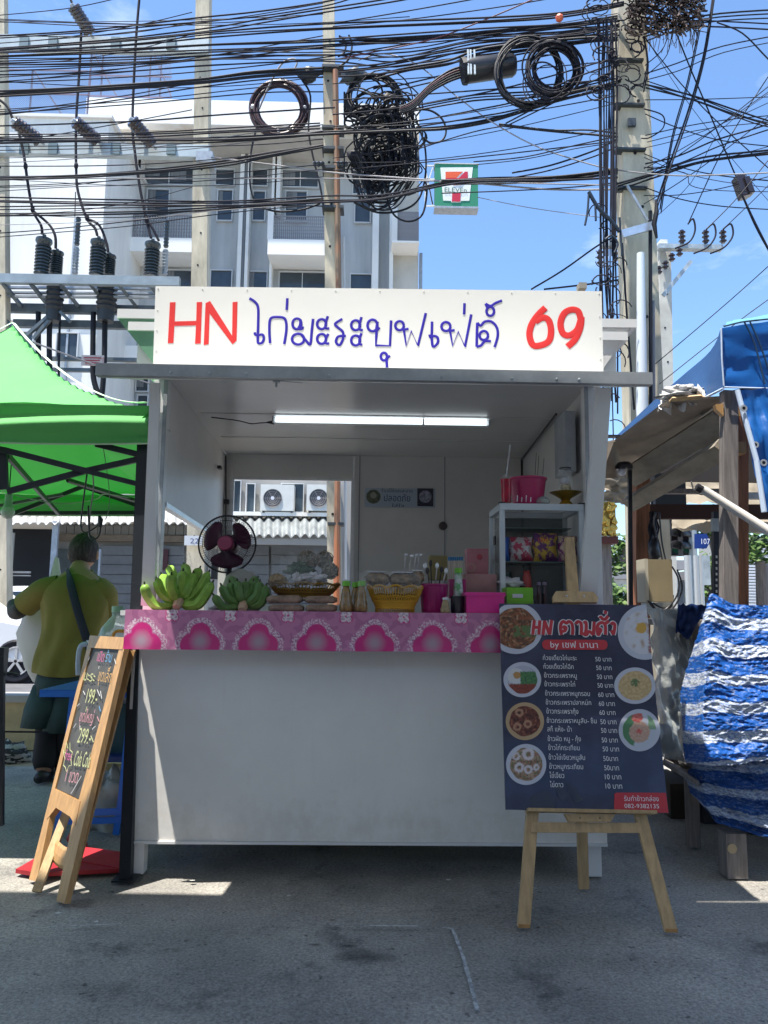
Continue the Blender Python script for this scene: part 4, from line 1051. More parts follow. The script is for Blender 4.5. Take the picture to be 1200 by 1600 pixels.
# title, drawn with strokes: white outline first, red above it
tt = []
def tz4(x, y): return (760 + x / 4, 920 + y / 4)
title = [[(298, 200), (288, 288)], [(332, 200), (326, 288)], [(293, 243), (330, 243)], [(352, 290), (362, 202)], [(362, 202), (392, 288)], [(394, 288), (406, 198)],
         [(468, 290), (461, 255), (464, 222), (480, 206), (497, 217), (514, 206), (532, 220), (538, 250), (536, 290)], [(470, 268), (488, 264), (496, 246), (484, 240), (478, 252)],
         [(556, 222), (570, 207), (588, 216), (592, 245), (590, 291)],
         [(606, 216), (620, 210), (622, 240), (618, 274), (608, 286), (624, 288), (640, 268), (666, 290)], [(666, 290), (672, 208)],
         [(700, 250), (714, 258), (706, 274), (696, 290), (690, 260), (694, 230), (712, 214), (732, 218), (742, 238), (742, 290)], [(736, 224), (762, 204)],
         [(776, 226), (788, 215), (800, 226), (798, 256), (792, 288)], [(792, 288), (776, 262)],
         [(706, 186), (714, 178), (722, 190), (740, 192), (758, 172)], [(744, 140), (740, 160)]]
for lift, rr, m in ((0.0032, 4.0, BWH), (0.0052, 2.55, BRED)):
    mb = MB()
    for s_ in title:
        w3 = [B(*tz4(x, y)) + bn * lift for x, y in s_]
        mb.tube(smooth_line(w3, 4), rr * 3.05 / FPX, 8, flat=(bn, 0.0009))
    mb.build('title_lettering', m, mbd)
def rrect(x0, y0, x1, y1, r, slope):
    pts = []
    for cx, cy, a0 in ((x1 - r, y0 + r, -90), (x1 - r, y1 - r, 0), (x0 + r, y1 - r, 90), (x0 + r, y0 + r, 180)):
        for k in range(5):
            a = rad(a0 + k * 22.5); pts.append((cx + r * math.cos(a), cy + r * math.sin(a) + slope * (cx - x0)))
    return pts
bpoly(rrect(847, 999.5, 949, 1015, 7, 0.006), BRED, 0.0025, 'title_band', mbd)
def btext(body, px, py, pw_, ph_, m=BWH, lift=0.0035, px2=None):
    a, b = B(px, py), B(px + pw_, py + pw_ * 0.012)
    text_on('lettering', body, a, (b - a).normalized(), buy, bn, ph_, (b - a).length, m, mbd, lift)
btext('by เชฟ นานา', 860, 1012, 74, 0.036)
rows = ['ก๋วยเตี๋ยวไก่มะระ', 'ก๋วยเตี๋ยวไก่ฉีก', 'ข้าวกระเพราหมู', 'ข้าวกระเพราไก่', 'ข้าวกระเพราหมูกรอบ', 'ข้าวกระเพราปลาหมึก', 'ข้าวกระเพรากุ้ง', 'ข้าวกระเพราหมูสับ- ชิ้น', 'สกี้ แห้ง- น้ำ', 'ข้าวผัด หมู - กุ้ง', 'ข้าวไก่กระเทียม', 'ข้าวไข่เจียวหมูสับ', 'ข้าวหมูกระเทียม', 'ไข่เจียว', 'ไข่ดาว']
xx0 = [848, 849, 850, 850.5, 851.5, 852.5, 853.5, 854, 855, 855.5, 856.5, 857, 858, 858.5, 859]
ww0 = [53, 47, 51, 48, 70, 71, 50, 78, 38, 52, 49, 57, 53, 23, 21]
yy0 = [1031.5, 1045, 1059, 1072.5, 1087, 1101, 1115, 1129.5, 1143, 1158, 1172, 1187, 1201.5, 1215.5, 1230]
pr0 = [(930, 25, '50 บาท'), (931.5, 24, '50 บาท'), (932.5, 24, '50 บาท'), (933.5, 24.5, '50 บาท'), (934.5, 25, '60 บาท'), (935.5, 25, '60 บาท'), (936.5, 25, '60 บาท'), (938, 25, '50 บาท'), (939, 25, '50 บาท'), (940, 25, '50 บาท'), (941.5, 25.5, '50 บาท'), (942.5, 23, '50บาท'), (944, 23, '50บาท'), (945, 25.5, '10 บาท'), (946, 26, '10 บาท')]
for i, rw in enumerate(rows):
    btext(rw, xx0[i], yy0[i], ww0[i], 0.0255)
    btext(pr0[i][2], pr0[i][0], yy0[i] + 2.2, pr0[i][1], 0.0255)
bpoly([(960, 1240), (963, 1238.5), (1040, 1238.8), (1044.2, 1270.2), (959, 1268.5)][::1], BRED, 0.0025, 'phone_band', mbd)
btext('รับทำข้าวกล่อง', 975, 1251.5, 54, 0.024)
btext('082-9382135', 975.5, 1262.5, 54, 0.021)
GHOST = mat('faint_menu_pattern', (0.035, 0.045, 0.075), 0.35)
bpoly([(848 + 20 * math.cos(k / 20 * math.tau), 1253 + 17 * math.sin(k / 20 * math.tau) if True else 0) for k in range(20)], GHOST, 0.0022, 'faint_print', mbd)
for q in ([(868, 1232), (878, 1228), (886, 1244), (880, 1252), (872, 1246)], [(884, 1222), (896, 1228), (912, 1250), (900, 1254), (888, 1240)]):
    bpoly(q, GHOST, 0.0022, 'faint_print', mbd)
# easel
es = thing('easel', G(930, 1450), 'pale pine easel holding the navy menu board', 'easel')
f1, f2 = G(818, 1448), G(1048, 1455)
def on_back(px, py, off):      # behind the board by off
    return B(px, py) - bn * off
la, lb = on_back(836, 1200, 0.03), on_back(1000, 1200, 0.03)
MB().bar(f1 + Vector((0, 0, 0.0)), on_back(835, 1262, 0.03), 0.042, 0.022, (0, 1, 0.2)).build('leg', WOODL, es)
MB().bar(f2 + Vector((0, 0, 0.0)), on_back(1002, 1262, 0.03), 0.042, 0.022, (0, 1, 0.2)).build('leg', WOODL, es)
MB().bar(on_back(835, 1262, 0.031), on_back(886, 955, 0.031), 0.036, 0.02, (0, 1, 0.2)).build('leg', WOODL, es)
MB().bar(on_back(1002, 1262, 0.031), on_back(905, 955, 0.031), 0.036, 0.02, (0, 1, 0.2)).build('leg', WOODL, es)
MB().bar(G(912, 1388), P(905, 1160, 3.16), 0.04, 0.02, (0, 1, 0)).build('rear_leg', WOODL, es)
MB().slab([B(823, 1268.5) + bn * 0.03, B(1022, 1272.5) + bn * 0.03, B(1022, 1272.5) - bn * 0.03, B(823, 1268.5) - bn * 0.03][::-1], (0, 0, 1), -0.012).build('ledge', WOODL, es)
MB().slab([B(832, 1300) + bn * -0.02, B(1012, 1301) + bn * -0.02, B(1010, 1285) + bn * -0.02, B(833, 1284) + bn * -0.02], bn, 0.02).build('crossbar', WOODL, es)
MB().slab([B(x, y) + bn * 0.004 for x, y in ((889, 1284), (954, 1284), (961, 1272.5), (882, 1271.5))], bn, 0.024).build('cleat', WOODL, es)
for x in (906, 937):
    c = B(x, 1278) + bn * 0.0045; MB().ball(c, 0.004, 8, 6).build('screw', mat('dull_brass', (0.3, 0.24, 0.14), 0.4, 0.5), es)
def bT(px, py, off=0.0): return B(px, py) + bn * off
MB().slab([bT(x, y, -0.01) for x, y in ((889, 945), (908, 945), (898, 837), (884, 838))], bn, 0.018).build('mast', WOODL, es)
MB().slab([bT(x, y, 0.012) for x, y in ((864, 942), (932, 942.5), (933, 935), (926, 926), (868, 925), (863, 933))], bn, 0.02).build('clamp_bar', WOODL, es)
for x in (884, 911):
    MB().ball(bT(x, 933, 0.013), 0.005, 10, 6).build('screw', ALU, es, smooth=2)
for f, u in ((f1, 1), (f2, -1)):
    MB().box(f + Vector((-0.02, -0.012, 0)), f + Vector((0.02, 0.012, 0.012))).build('foot', WOODO, es)
# ================================================================ green tent on the left
def fabric(name, col, tcol, tf=0.45, rough=0.75):
    m = mat(name, col, rough, var=0.06, scale=3, bump=0.5, bscale=6, transl=tf, dist=0.01)
    for n_ in m.node_tree.nodes:
        if n_.type == 'BSDF_TRANSLUCENT':
            for l in list(n_.inputs['Color'].links): m.node_tree.links.remove(l)
            n_.inputs['Color'].default_value = (*tcol, 1)
    return m
GT = fabric('green_canopy_fabric', (0.13, 0.46, 0.14), (0.01, 0.34, 0.02), 0.17)
FRc = P(234.5, 634, 3.28)
ap = P(20, 508, 4.62)
hx, hy = FRc.x - ap.x - 0.375, ap.y - FRc.y
ze, H_ = FRc.z, ap.z - FRc.z
tent = thing('green_tent', (ap.x, ap.y, 0), 'green pop-up canopy tent with black legs beside the white stall', 'tent')
def TM(x, y, z): return Vector((ap.x + hx * x - 0.75 * y / 2, ap.y + hy * y, z))
def tz(x, y):
    m_ = max(abs(x), abs(y)); return ze + H_ * (1 - m_) ** 1.45
cn = MB()
cn.grid(lambda u, v: TM(2 * u - 1, 2 * v - 1, tz(2 * u - 1, 2 * v - 1) + 0.016 * mnoise.noise(Vector((u * 5, v * 5, 2))) + 0.004 * mnoise.noise(Vector((u * 22, v * 22, 2)))), 40, 40)
cn.build('canopy', GT, tent, smooth=True)
vh = 0.165
def val(p0, p1, seed, nm='valance'):
    d = p1 - p0; nrm = Vector((d.y, -d.x, 0)).normalized()
    def f(u, v):
        sag = 0.02 * math.sin(u * math.pi) * v
        fold = 0.045 * mnoise.noise(Vector((u * 2.0 + seed, v * 2.6 + u * 1.3, seed))) + 0.012 * math.sin(v * 9 + u * 3)
        return p0 + d * u + nrm * (fold * min(1, v * 3 + 0.1)) + Vector((0, 0, -vh * v - sag * 0.3))
    MB().grid(f, 70, 18).build(nm, GT, tent, smooth=2)
    MB().tube([f(k / 30, 1.0) for k in range(31)], 0.004, 5).build('hem', mat('pale_green_hem', (0.45, 0.62, 0.42), 0.7), tent)
cF = [TM(sx, sy, ze) for sx, sy in ((-1, -1), (1, -1), (1, 1), (-1, 1))]
for i in range(4): val(cF[i], cF[(i + 1) % 4], i * 3.3)
HEM = mat('white_ridge_tape', (0.6, 0.78, 0.58), 0.6)
def hip(sx, sy):
    return [TM(sx * q, sy * q, tz(q, q) + 0.02) for q in [0.01 + k / 24 * 0.97 for k in range(25)]]
for sx, sy in ((1, -1), (-1, -1)):
    MB().tube(hip(sx, sy), 0.011, 5, flat=((0, 0, 1), 0.003)).build('ridge_tape', HEM, tent)
TFR = mat('black_tent_frame', (0.018, 0.022, 0.028), 0.45, 0.2)
foot = P(197, 1371, 3.275); foot.z = 0
top = P(224, 690, 3.37)
MB().bar(foot, Vector((top.x, top.y, ze - 0.01)), 0.045, 0.045, (0, 1, 0)).build('leg', TFR, tent)
MB().box(foot - Vector((0.045, 0.045, -0.001)), foot + Vector((0.045, 0.045, 0.008))).build('foot_plate', TFR, tent)
for sx, sy in ((-1, -1), (1, 1), (-1, 1)):
    x, y = TM(sx * 0.96, sy * 0.96, 0).xy
    MB().box((x - 0.025, y - 0.025, 0), (x + 0.025, y + 0.025, ze - 0.01)).build('leg', TFR, tent)
def tb(a, b, Ya, Yb=None, w_=0.026, nm='truss_bar', m=TFR):
    return MB().bar(P(*a, Ya), P(*b, Yb or Ya), w_, 0.016, (0, 1, 0)).build(nm, m, tent)
tb((10, 704), (135, 736), 3.36); tb((135, 736), (222, 758), 3.36, w_=0.022); tb((12, 768), (125, 738), 3.38); tb((125, 738), (224, 716), 3.38); tb((150, 694), (224, 712), 3.36)
tb((-60, 690), (10, 704), 3.36)
tb((2, 700), (4, 765), 3.4, w_=0.05)
tb((12, 712), (92, 803), 3.6, 5.6, 0.03); tb((92, 803), (60, 767), 5.5, 4.6, 0.02)
tb((105, 750), (210, 782), 4.2, 5.2, 0.024); tb((20, 803), (130, 760), 5.7, 5.7, 0.03); tb((130, 760), (215, 790), 5.7, 5.7, 0.03); tb((0, 790), (100, 772), 5.8, 5.2, 0.02)
tb((0, 802), (215, 801), 5.9, 5.9, 0.03, 'eave_bar')
# bulb, wires under the tent
bu = thing('hanging_bulb', P(12, 800, 3.9), 'round light bulb hanging under the green tent', 'bulb')
c = P(12, 800, 3.9)
MB().ball(c, 0.034, 16, 12, (1, 1, 1.05)).build('globe', mat('dim_bulb_glass', (0.45, 0.55, 0.45), 0.25), bu, smooth=2)
MB().lathe(c, [(0.026, 0.022), (0.018, 0.045), (0.018, 0.09), (0.012, 0.095)], 14).build('socket', mat('pale_green_socket', (0.25, 0.42, 0.28), 0.4), bu, smooth=True)
MB().tube([c + Vector((0, 0, 0.09)), c + Vector((0, 0, 0.32))], 0.003, 5).build('wire', BLKP, bu)
def cord(pts, r, m, lab, cat='cable', name='hanging_cable', k=6):
    return single(MB().tube(smooth_line([P(*p) for p in pts], k), r, 6).build(name, m, None, smooth=2), lab, cat)
cord([(22, 773, 4.0), (60, 782, 4.2), (100, 787, 4.3), (150, 780, 4.2), (163, 772, 4.1), (205, 778, 4.0)], 0.0028, mat('green_cord', (0.18, 0.33, 0.18), 0.5), 'pale green cord looping under the tent roof')
cord([(145, 742, 3.6), (146, 765, 3.65), (141, 800, 3.7), (139, 838, 3.7)], 0.0035, GREYC, 'grey cord hanging from the middle of the tent truss')
cord([(160, 690, 3.9), (170, 760, 3.9), (170, 795, 3.9), (165, 812, 3.9)], 0.002, GREYC, 'thin cord hanging to the right of the tent truss')
cord([(136, 740, 3.6), (128, 800, 3.7), (127, 825, 3.7), (135, 832, 3.7), (152, 822, 3.7), (158, 812, 3.7), (155, 835, 3.7), (148, 842, 3.7), (140, 836, 3.7), (138, 790, 3.7)], 0.004, BLKP, 'black cable loop with a plug hanging above the man')
single(MB().tube([P(155, 806, 3.7), P(157, 812, 3.7), P(156, 824, 3.7)], [0.006, 0.013, 0.009], 8).build('hanging_plug', BLKP, smooth=True), 'black plug dangling from the cable above the man', 'plug')
cord([(3, 768, 3.7), (25, 764, 3.65), (60, 759, 3.6)], 0.002, GREYC, 'pale wire tied along the lower tent brace')

# ================================================================ man in green shirt
YM = 5.0
SKIN = mat('tanned_skin', (0.36, 0.20, 0.13), 0.55, var=0.06, scale=10)
SHIRT = mat('olive_green_shirt', (0.19, 0.155, 0.035), 0.85, var=0.08, scale=6, bump=0.25, bscale=9, dist=0.02)
SHORT = mat('dark_teal_shorts', (0.022, 0.05, 0.052), 0.85, var=0.2, scale=8, bump=0.3, bscale=9, dist=0.02)
LEGG = mat('black_leggings', (0.012, 0.012, 0.015), 0.8)
HAIR = mat('grey_black_hair', (0.03, 0.022, 0.026), 0.8, col2=(0.10, 0.07, 0.085), scale=30, lo=0.45, hi=0.7, stretch=(3, 3, 0.5), bump=1, bscale=90)
def skin_mesh(name, joints, edges, m, parent, root=0, sub=2):
    """joints: (point, rx, ry)"""
    me = bpy.data.meshes.new(name); off = rootloc(parent)
    me.from_pydata([Vector(j[0]) - off for j in joints], edges, [])
    o = bpy.data.objects.new(name, me); C.objects.link(o); o.parent = parent
    me.materials.append(m)
    s_ = o.modifiers.new('skin', 'SKIN'); s_.use_smooth_shade = True
    for i, j in enumerate(joints):
        me.skin_vertices[0].data[i].radius = (j[1], j[2]); me.skin_vertices[0].data[i].use_root = (i == root)
    q = o.modifiers.new('sub', 'SUBSURF'); q.levels = sub; q.render_levels = sub
    return o
man = thing('person', (P(95, 1200, YM).x, YM, 0), 'man in olive green shirt and dark shorts seen from behind under the green tent', 'person')
J = lambda x, y, d=0.0: P(x, y, YM + d)
hipc = J(98, 1068); 
body = [(hipc, .15, .12), (J(104, 1015, .02), .14, .115), (J(112, 960, .05), .16, .12), (J(119, 915, .09), .13, .10), (J(124, 894, .14), .068, .07), (J(128, 878, .19), .07, .075),
        (J(88, 920, .08), .07, .07), (J(62, 925, .08), .062, .062), (J(38, 945, .14), .05, .05), (J(24, 958, .22), .045, .045), (J(20, 940, .42), .034, .034),
        (J(148, 918, .08), .07, .07), (J(160, 935, .1), .06, .06), (J(163, 968, .18), .05, .05), (J(158, 985, .38), .036, .036),
        (J(84, 1085), .10, .10), (J(76, 1150, .05), .07, .075), (J(70, 1190, .02), .062, .068), (J(66, 1232, 0), .042, .045),
        (J(108, 1085, .02), .10, .10), (J(104, 1150, .08), .07, .075), (J(100, 1190, .1), .062, .068), (J(98, 1228, .12), .042, .045)]
for i in (18, 22):
    p = body[i][0].copy(); p.z = 0.06; body[i] = (p, .042, .045)
toeL = body[18][0] + Vector((-0.02, 0.15, -0.03)); toeR = body[22][0] + Vector((0.03, 0.15, -0.03))
body += [(toeL, .04, .03), (toeR, .04, .03)]
ed = [(0, 1), (1, 2), (2, 3), (3, 4), (4, 5), (3, 6), (6, 7), (7, 8), (8, 9), (9, 10), (3, 11), (11, 12), (12, 13), (13, 14), (0, 15), (15, 16), (16, 17), (17, 18), (0, 19), (19, 20), (20, 21), (21, 22), (18, 23), (22, 24)]
skin_mesh('body', body, ed, SKIN, man)
# head, ears, nose
hc = J(131, 862, .22)
hd = MB(); hd.ball(hc, 1, 24, 16, (.088, .10, .118)); hd.build('head', SKIN, man, smooth=2)
fc_ = hc + Vector((0.005, 0.095, -0.03))
MB().ball(fc_ + Vector((0, 0.012, 0)), 1, 10, 8, (.014, .02, .022)).build('nose', SKIN, man, smooth=2)
for s_ in (-1, 1):
    MB().ball(hc + Vector((s_ * 0.092, -0.004, -0.022)), 1, 12, 8, (.011, .02, .033)).build('ear', SKIN, man, smooth=2)
    MB().ball(fc_ + Vector((s_ * 0.03, -0.008, 0.028)), 0.012, 10, 8).build('eye', LBL, man, smooth=2)
MB().ball(fc_ + Vector((0, 0.0, -0.04)), 1, 10, 6, (.025, .01, .006)).build('mouth', mat('lips', (0.3, 0.1, 0.08), 0.5), man, smooth=2)
hr = MB()
def hairf(u, v):
    a = u * math.tau; th = v * math.pi * (0.70 if math.sin(a) < 0.2 else 0.42)
    d = Vector((math.sin(th) * math.cos(a), math.sin(th) * math.sin(a), math.cos(th)))
    return hc + Vector((d.x * .096, d.y * .107 - 0.004, d.z * .126)) * (1 + 0.04 * mnoise.noise(d * 9))
hr.grid(hairf, 40, 18); hr.build('hair', HAIR, man, smooth=2)
# shirt over torso and upper arms
sm_ = MB()
SIL = [(893, 108, 146, .07, .13), (899, 96, 152, .085, .11), (906, 80, 163, .10, .09), (916, 68, 170, .115, .08), (930, 64, 174, .125, .07), (950, 64, 171, .13, .06), (975, 66, 164, .13, .04), (1000, 63, 156, .13, .02), (1022, 58, 148, .135, .01), (1040, 54, 145, .15, .0), (1053, 54, 145, .155, .0)]
rg = []
for i_, (y_, xa_, xb2, ry_, dd) in enumerate(SIL):
    a_, b_ = J(xa_, y_, dd), J(xb2, y_, dd); cx_, rx_ = (a_.x + b_.x) / 2, (b_.x - a_.x) / 2
    row = []
    for k in range(48):
        an_ = k / 48 * math.tau; wr_ = 0.018 * mnoise.noise(Vector((math.cos(an_) * 2.5, i_ * 0.55, math.sin(an_) * 2.5))) + 0.010 * math.sin(an_ * 7 + i_ * 0.9) * (i_ / 10)
        hem = 0.012 * math.sin(an_ * 2 + 1) if i_ == 10 else 0
        row.append(Vector((cx_ + (rx_ + wr_) * math.cos(an_), a_.y + (ry_ + wr_) * math.sin(an_), a_.z + hem)))
    rg.append(row)
def loft0(rings, mb):
    n = len(rings[0]); b = len(mb.v)
    for r_ in rings: mb.v += r_
    for i in range(len(rings) - 1):
        for k in range(n): mb.f.append((b + i * n + k, b + i * n + (k + 1) % n, b + (i + 1) * n + (k + 1) % n, b + (i + 1) * n + k))
loft0(rg, sm_)
so_ = sm_.build('shirt', SHIRT, man, smooth=2, solid=-0.004)
q_ = so_.modifiers.new('sub', 'SUBSURF'); q_.levels = 1; q_.render_levels = 2
slv = MB(); slv.tube(smooth_line([J(92, 920, .09), J(70, 924, .08), J(54, 934, .10), J(40, 945, .13)], 4), [.09, .09, .088, .088, .087, .086, .085, .084, .083, .083, .083, .084, .085][:13], 18, caps=False)
slv.build('sleeve', SHIRT, man, smooth=2)
slv = MB(); slv.tube(smooth_line([J(150, 920, .09), J(163, 932, .10), J(164, 955, .15), J(160, 975, .24)], 4), [.088] * 5 + [.082] * 4 + [.076] * 4, 18, caps=False)
slv.build('sleeve', SHIRT, man, smooth=2)
MB().tube([J(127 + 17 * math.cos(k / 16 * math.tau), 893 - 3 * math.sin(k / 16 * math.tau), .13 + .07 * math.sin(k / 16 * math.tau)) for k in range(16)], 0.009, 6, closed=True).build('collar', SHIRT, man, smooth=2)
# dark sleeve on the left forearm
skin_mesh('arm_sleeve', [(J(36, 950, .12), .058, .058), (J(24, 958, .22), .056, .056), (J(20, 942, .40), .042, .042)], [(0, 1), (1, 2)], mat('dark_sleeve', (0.05, 0.045, 0.045), 0.85), man)
# shorts: two flared tubes plus seat
so = MB()
def ring(c, rx, ry, z, n=20): return [Vector((c.x + rx * math.cos(k / n * math.tau), c.y + ry * math.sin(k / n * math.tau), z)) for k in range(n)]
def loft(rings, mb):
    n = len(rings[0]); b = len(mb.v)
    for r_ in rings: mb.v += r_
    for i in range(len(rings) - 1):
        for k in range(n): mb.f.append((b + i * n + k, b + i * n + (k + 1) % n, b + (i + 1) * n + (k + 1) % n, b + (i + 1) * n + k))
c1, c2, cL, cR = J(98, 1046), J(96, 1085), J(62, 1135), J(98, 1142)
loft([ring(c1, .140, .115, c1.z), ring(J(97, 1062), .155, .13, J(97, 1060).z), ring(c2, .165, .14, c2.z)], so)
def lring(c, r_, z, ph): return [Vector((c.x + r_ * (1 + 0.10 * math.sin(k * 1.7 + ph)) * math.cos(k / 20 * math.tau), c.y + r_ * math.sin(k / 20 * math.tau), z)) for k in range(20)]
zm = c2.z + 0.06
loft([lring(J(82, 1075), .105, zm, 0), lring(J(74, 1105), .125, J(74, 1105).z, 0), lring(cL, .105, cL.z, 0.6)], so)
loft([lring(J(112, 1075), .105, zm, 2), lring(J(108, 1105), .12, J(108, 1105).z, 2), lring(cR, .108, cR.z, 2.6)], so)
so.build('shorts', SHORT, man, smooth=2, solid=0.004)
lg = MB()
for kn, ft in ((16, 18), (20, 22)):
    a, b, c_ = body[kn][0], body[kn + 1][0], body[ft][0]
    lg.tube([a + Vector((0, 0, .1)), a, b, c_ + Vector((0, 0, .02))], [.086, .08, .075, .055], 14)
lg.build('leggings', LEGG, man, smooth=2)
for i, tp in ((18, toeL), (22, toeR)):
    c_ = body[i][0]
    MB().tube([Vector((c_.x, c_.y - 0.07, 0.035)), Vector((c_.x, c_.y, 0.045)), Vector((tp.x, tp.y, 0.035)), Vector((tp.x, tp.y + 0.05, 0.028))], [.03, .045, .045, .025], 12).build('shoe', BLKP, man, smooth=2)
# strap across the back
stp = [(103, 892, .09), (106, 900, .01), (110, 912, -.045), (116, 935, -.085), (123, 960, -.105), (131, 985, -.118), (139, 1010, -.115), (143, 1022, -.085)]
MB().tube(smooth_line([J(*p) for p in stp], 5), 0.027, 8, flat=((0, 1, 0.1), 0.004)).build('bag_strap', mat('navy_strap', (0.008, 0.012, 0.03), 0.7), man)
# hands: palm, four bent fingers, thumb
def hand(w_, dr, parent, s_=1):
    mb = MB(); dr = dr.normalized(); side = dr.cross(Vector((0, 0, 1))).normalized() * s_; dn = Vector((0, 0, -1))
    mb.tube([w_, w_ + dr * 0.03, w_ + dr * 0.08], [0.024, 0.036, 0.034], 10, flat=(Vector((0, 0, 1)), 0.014))
    for k, ln in enumerate((0.06, 0.07, 0.066, 0.05)):
        b = w_ + dr * 0.075 + side * (k - 1.5) * 0.018
        mb.tube([b, b + dr * ln * 0.5 + dn * 0.008, b + dr * ln * 0.8 + dn * ln * 0.45], [0.009, 0.0085, 0.007], 7)
    b = w_ + dr * 0.03 + side * -0.03
    mb.tube([b, b + dr * 0.03 - side * 0.022, b + dr * 0.055 - side * 0.02 + dn * 0.012], [0.011, 0.010, 0.008], 7)
    mb.build('hand', SKIN, parent, smooth=2)
hand(body[10][0], Vector((0.2, 0.8, -0.1)), man, -1)
hand(body[14][0], Vector((-0.35, 0.8, -0.2)), man, 1)
# white paper/sack the man handles
single(MB().ball(J(78, 990, .42), 1, 20, 14, (0.20, 0.10, 0.33), 0.25).build('white_sack', mat('pale_sack', (0.52, 0.51, 0.49), 0.8, bump=0.4, bscale=9), smooth=2), 'large pale sack standing in front of the man', 'sack')
single(MB().slab([J(76, 905, .3), J(95, 903, .3), J(91, 872, .3), J(86, 870, .3)], (0, -1, 0), 0.01).build('white_cloth', LBL), 'white pointed cloth showing over the left shoulder of the man', 'cloth')

# ================================================================ chalkboard A-frame
ab = thing('chalkboard_stand', G(95, 1400), 'tall wooden A-frame chalkboard with handwritten Thai prices beside the stall', 'chalkboard')
Lf, Rf = G(46, 1376), G(95, 1412)
Rt = P(194, 1000, Rf.y + 0.23); Lt = P(146, 993, Lf.y + 0.21)
af, aux, auy, an = frame_pts(Lf, Rf, Rt, Lt)
def A(px, py, off=0.0):
    d = RM @ Vector(((px - 600) / FPX, (800 - py) / FPX, -1))
    return CAM + d * ((Lf - CAM).dot(an) / d.dot(an)) + an * off
def apoly(pts, m, t, nm, off=0.0):
    q = [A(x, y, off) for x, y in pts]
    if (q[1] - q[0]).cross(q[2] - q[1]).dot(an) < 0: q = q[::-1]
    return MB().slab(q, an, t).build(nm, m, ab)
apoly([(137, 1008), (143, 1010), (86, 1232), (76, 1285), (57, 1377), (45, 1375)], WOODO, 0.022, 'left_upright')
apoly([(186, 1014), (197, 1001), (104, 1398), (101, 1412), (88, 1408), (112, 1290)], WOODO, 0.022, 'right_upright')
apoly([(141, 993), (195, 996), (192, 1015), (137, 1012)], WOODO, 0.026, 'top_rail', 0.002)
apoly([(85, 1232), (126, 1252), (118, 1290), (110, 1276), (88, 1262), (74, 1280), (72, 1272)], WOODO, 0.026, 'bottom_rail', 0.002)
CHK = mat('chalkboard_slate', (0.045, 0.043, 0.042), 0.6, col2=(0.10, 0.098, 0.095), scale=6, lo=0.4, hi=0.75)
apoly([(141, 1013), (187, 1014), (127, 1251), (84, 1231)], CHK, 0.008, 'slate', -0.006)
# rear legs
bk = an * -1
MB().bar(G(57, 1394) + bk * 0.0, A(88, 1262, -0.05), 0.032, 0.022, (0, 1, 0)).build('rear_leg', WOODL, ab)
gR = G(109, 1390)
MB().bar(gR, A(186, 1012, -0.06), 0.028, 0.022, (0, 1, 0)).build('rear_leg', WOODO, ab)
mb = MB(); mb.tube(smooth_line([A(76, 1326, -0.02), A(88, 1338, -0.02), A(105, 1344, -0.02)], 5), 0.038, 8, flat=(an, 0.008)); mb.build('brace', WOODO, ab)
# the handle of a jug / tools behind
cols = {'p': (0.42, 0.10, 0.24), 'b': (0.10, 0.26, 0.45), 'y': (0.40, 0.42, 0.22), 'o': (0.45, 0.28, 0.12), 'w': (0.45, 0.45, 0.46), 'k': (0.42, 0.22, 0.25)}
CM = {k: mat('chalk_' + k, v, 0.9) for k, v in cols.items()}
def ctext(body_, px, py, pw_, hh, m, shear=0.0):
    a, b = A(px, py), A(px + pw_, py + pw_ * 0.16)
    a = A(px, py, 0.0); u = (b - a).normalized()
    up = (A(px + 5.8, py - 24) - A(px, py)).normalized()
    text_on('chalk_lettering', body_, a, u, up, an, hh, (b - a).length, CM[m], ab, 0.003)
ctext('เปิด', 152, 1033, 10, 0.06, 'p'); ctext('ร้าน', 165, 1034, 9, 0.06, 'b')
ctext('มะระ', 131, 1063, 17, 0.06, 'y'); ctext('ชุดเล็ก', 153, 1064, 20, 0.07, 'o')
ctext('199.-', 134, 1098, 17, 0.085, 'y'); ctext('ชุดใหญ่', 124, 1127, 21, 0.065, 'k')
ctext('299.-', 121, 1160, 20, 0.085, 'y'); ctext('free', 101, 1187, 11, 0.06, 'p')
ctext('Cola Cola', 115, 1196, 25, 0.085, 'y'); ctext('1 ขวด', 102, 1221, 19, 0.07, 'k')
star = [(95, 1172), (99, 1178), (101, 1160), (104, 1170), (108, 1161), (108, 1172), (113, 1176), (110, 1186), (111, 1196), (106, 1197), (101, 1206), (99, 1199), (95, 1196), (98, 1186), (95, 1172)]
MB().tube([A(x * 0.8 + 24, y, 0.003) for x, y in star], 0.0022, 6, flat=(an, 0.0008)).build('chalk_star', CM['y'], ab)
for (a, b, m) in (((139, 1032), (141, 1026), 'w'), ((180, 1030), (182, 1038), 'w'), ((155, 1045), (156, 1041), 'w'), ((131, 1080), (134, 1086), 'w'), ((153, 1078), (157, 1088), 'w'), ((158, 1080), (160, 1092), 'w'),
                  ((121, 1104), (125, 1100), 'w'), ((156, 1104), (158, 1112), 'b'), ((153, 1120), (156, 1128), 'k'), ((116, 1137), (120, 1131), 'w'), ((126, 1134), (126, 1140), 'w'), ((143, 1150), (147, 1160), 'y'),
                  ((116, 1234), (128, 1213), 'w'), ((112, 1240), (116, 1234), 'w'), ((135, 1112), (137, 1104), 'y'), ((145, 1140), (150, 1135), 'w'), ((171, 1048), (174, 1042), 'o')):
    MB().tube([A(*a, 0.003), A(*b, 0.003)], 0.0025, 6, flat=(an, 0.0008)).build('chalk_dash', CM[m], ab)

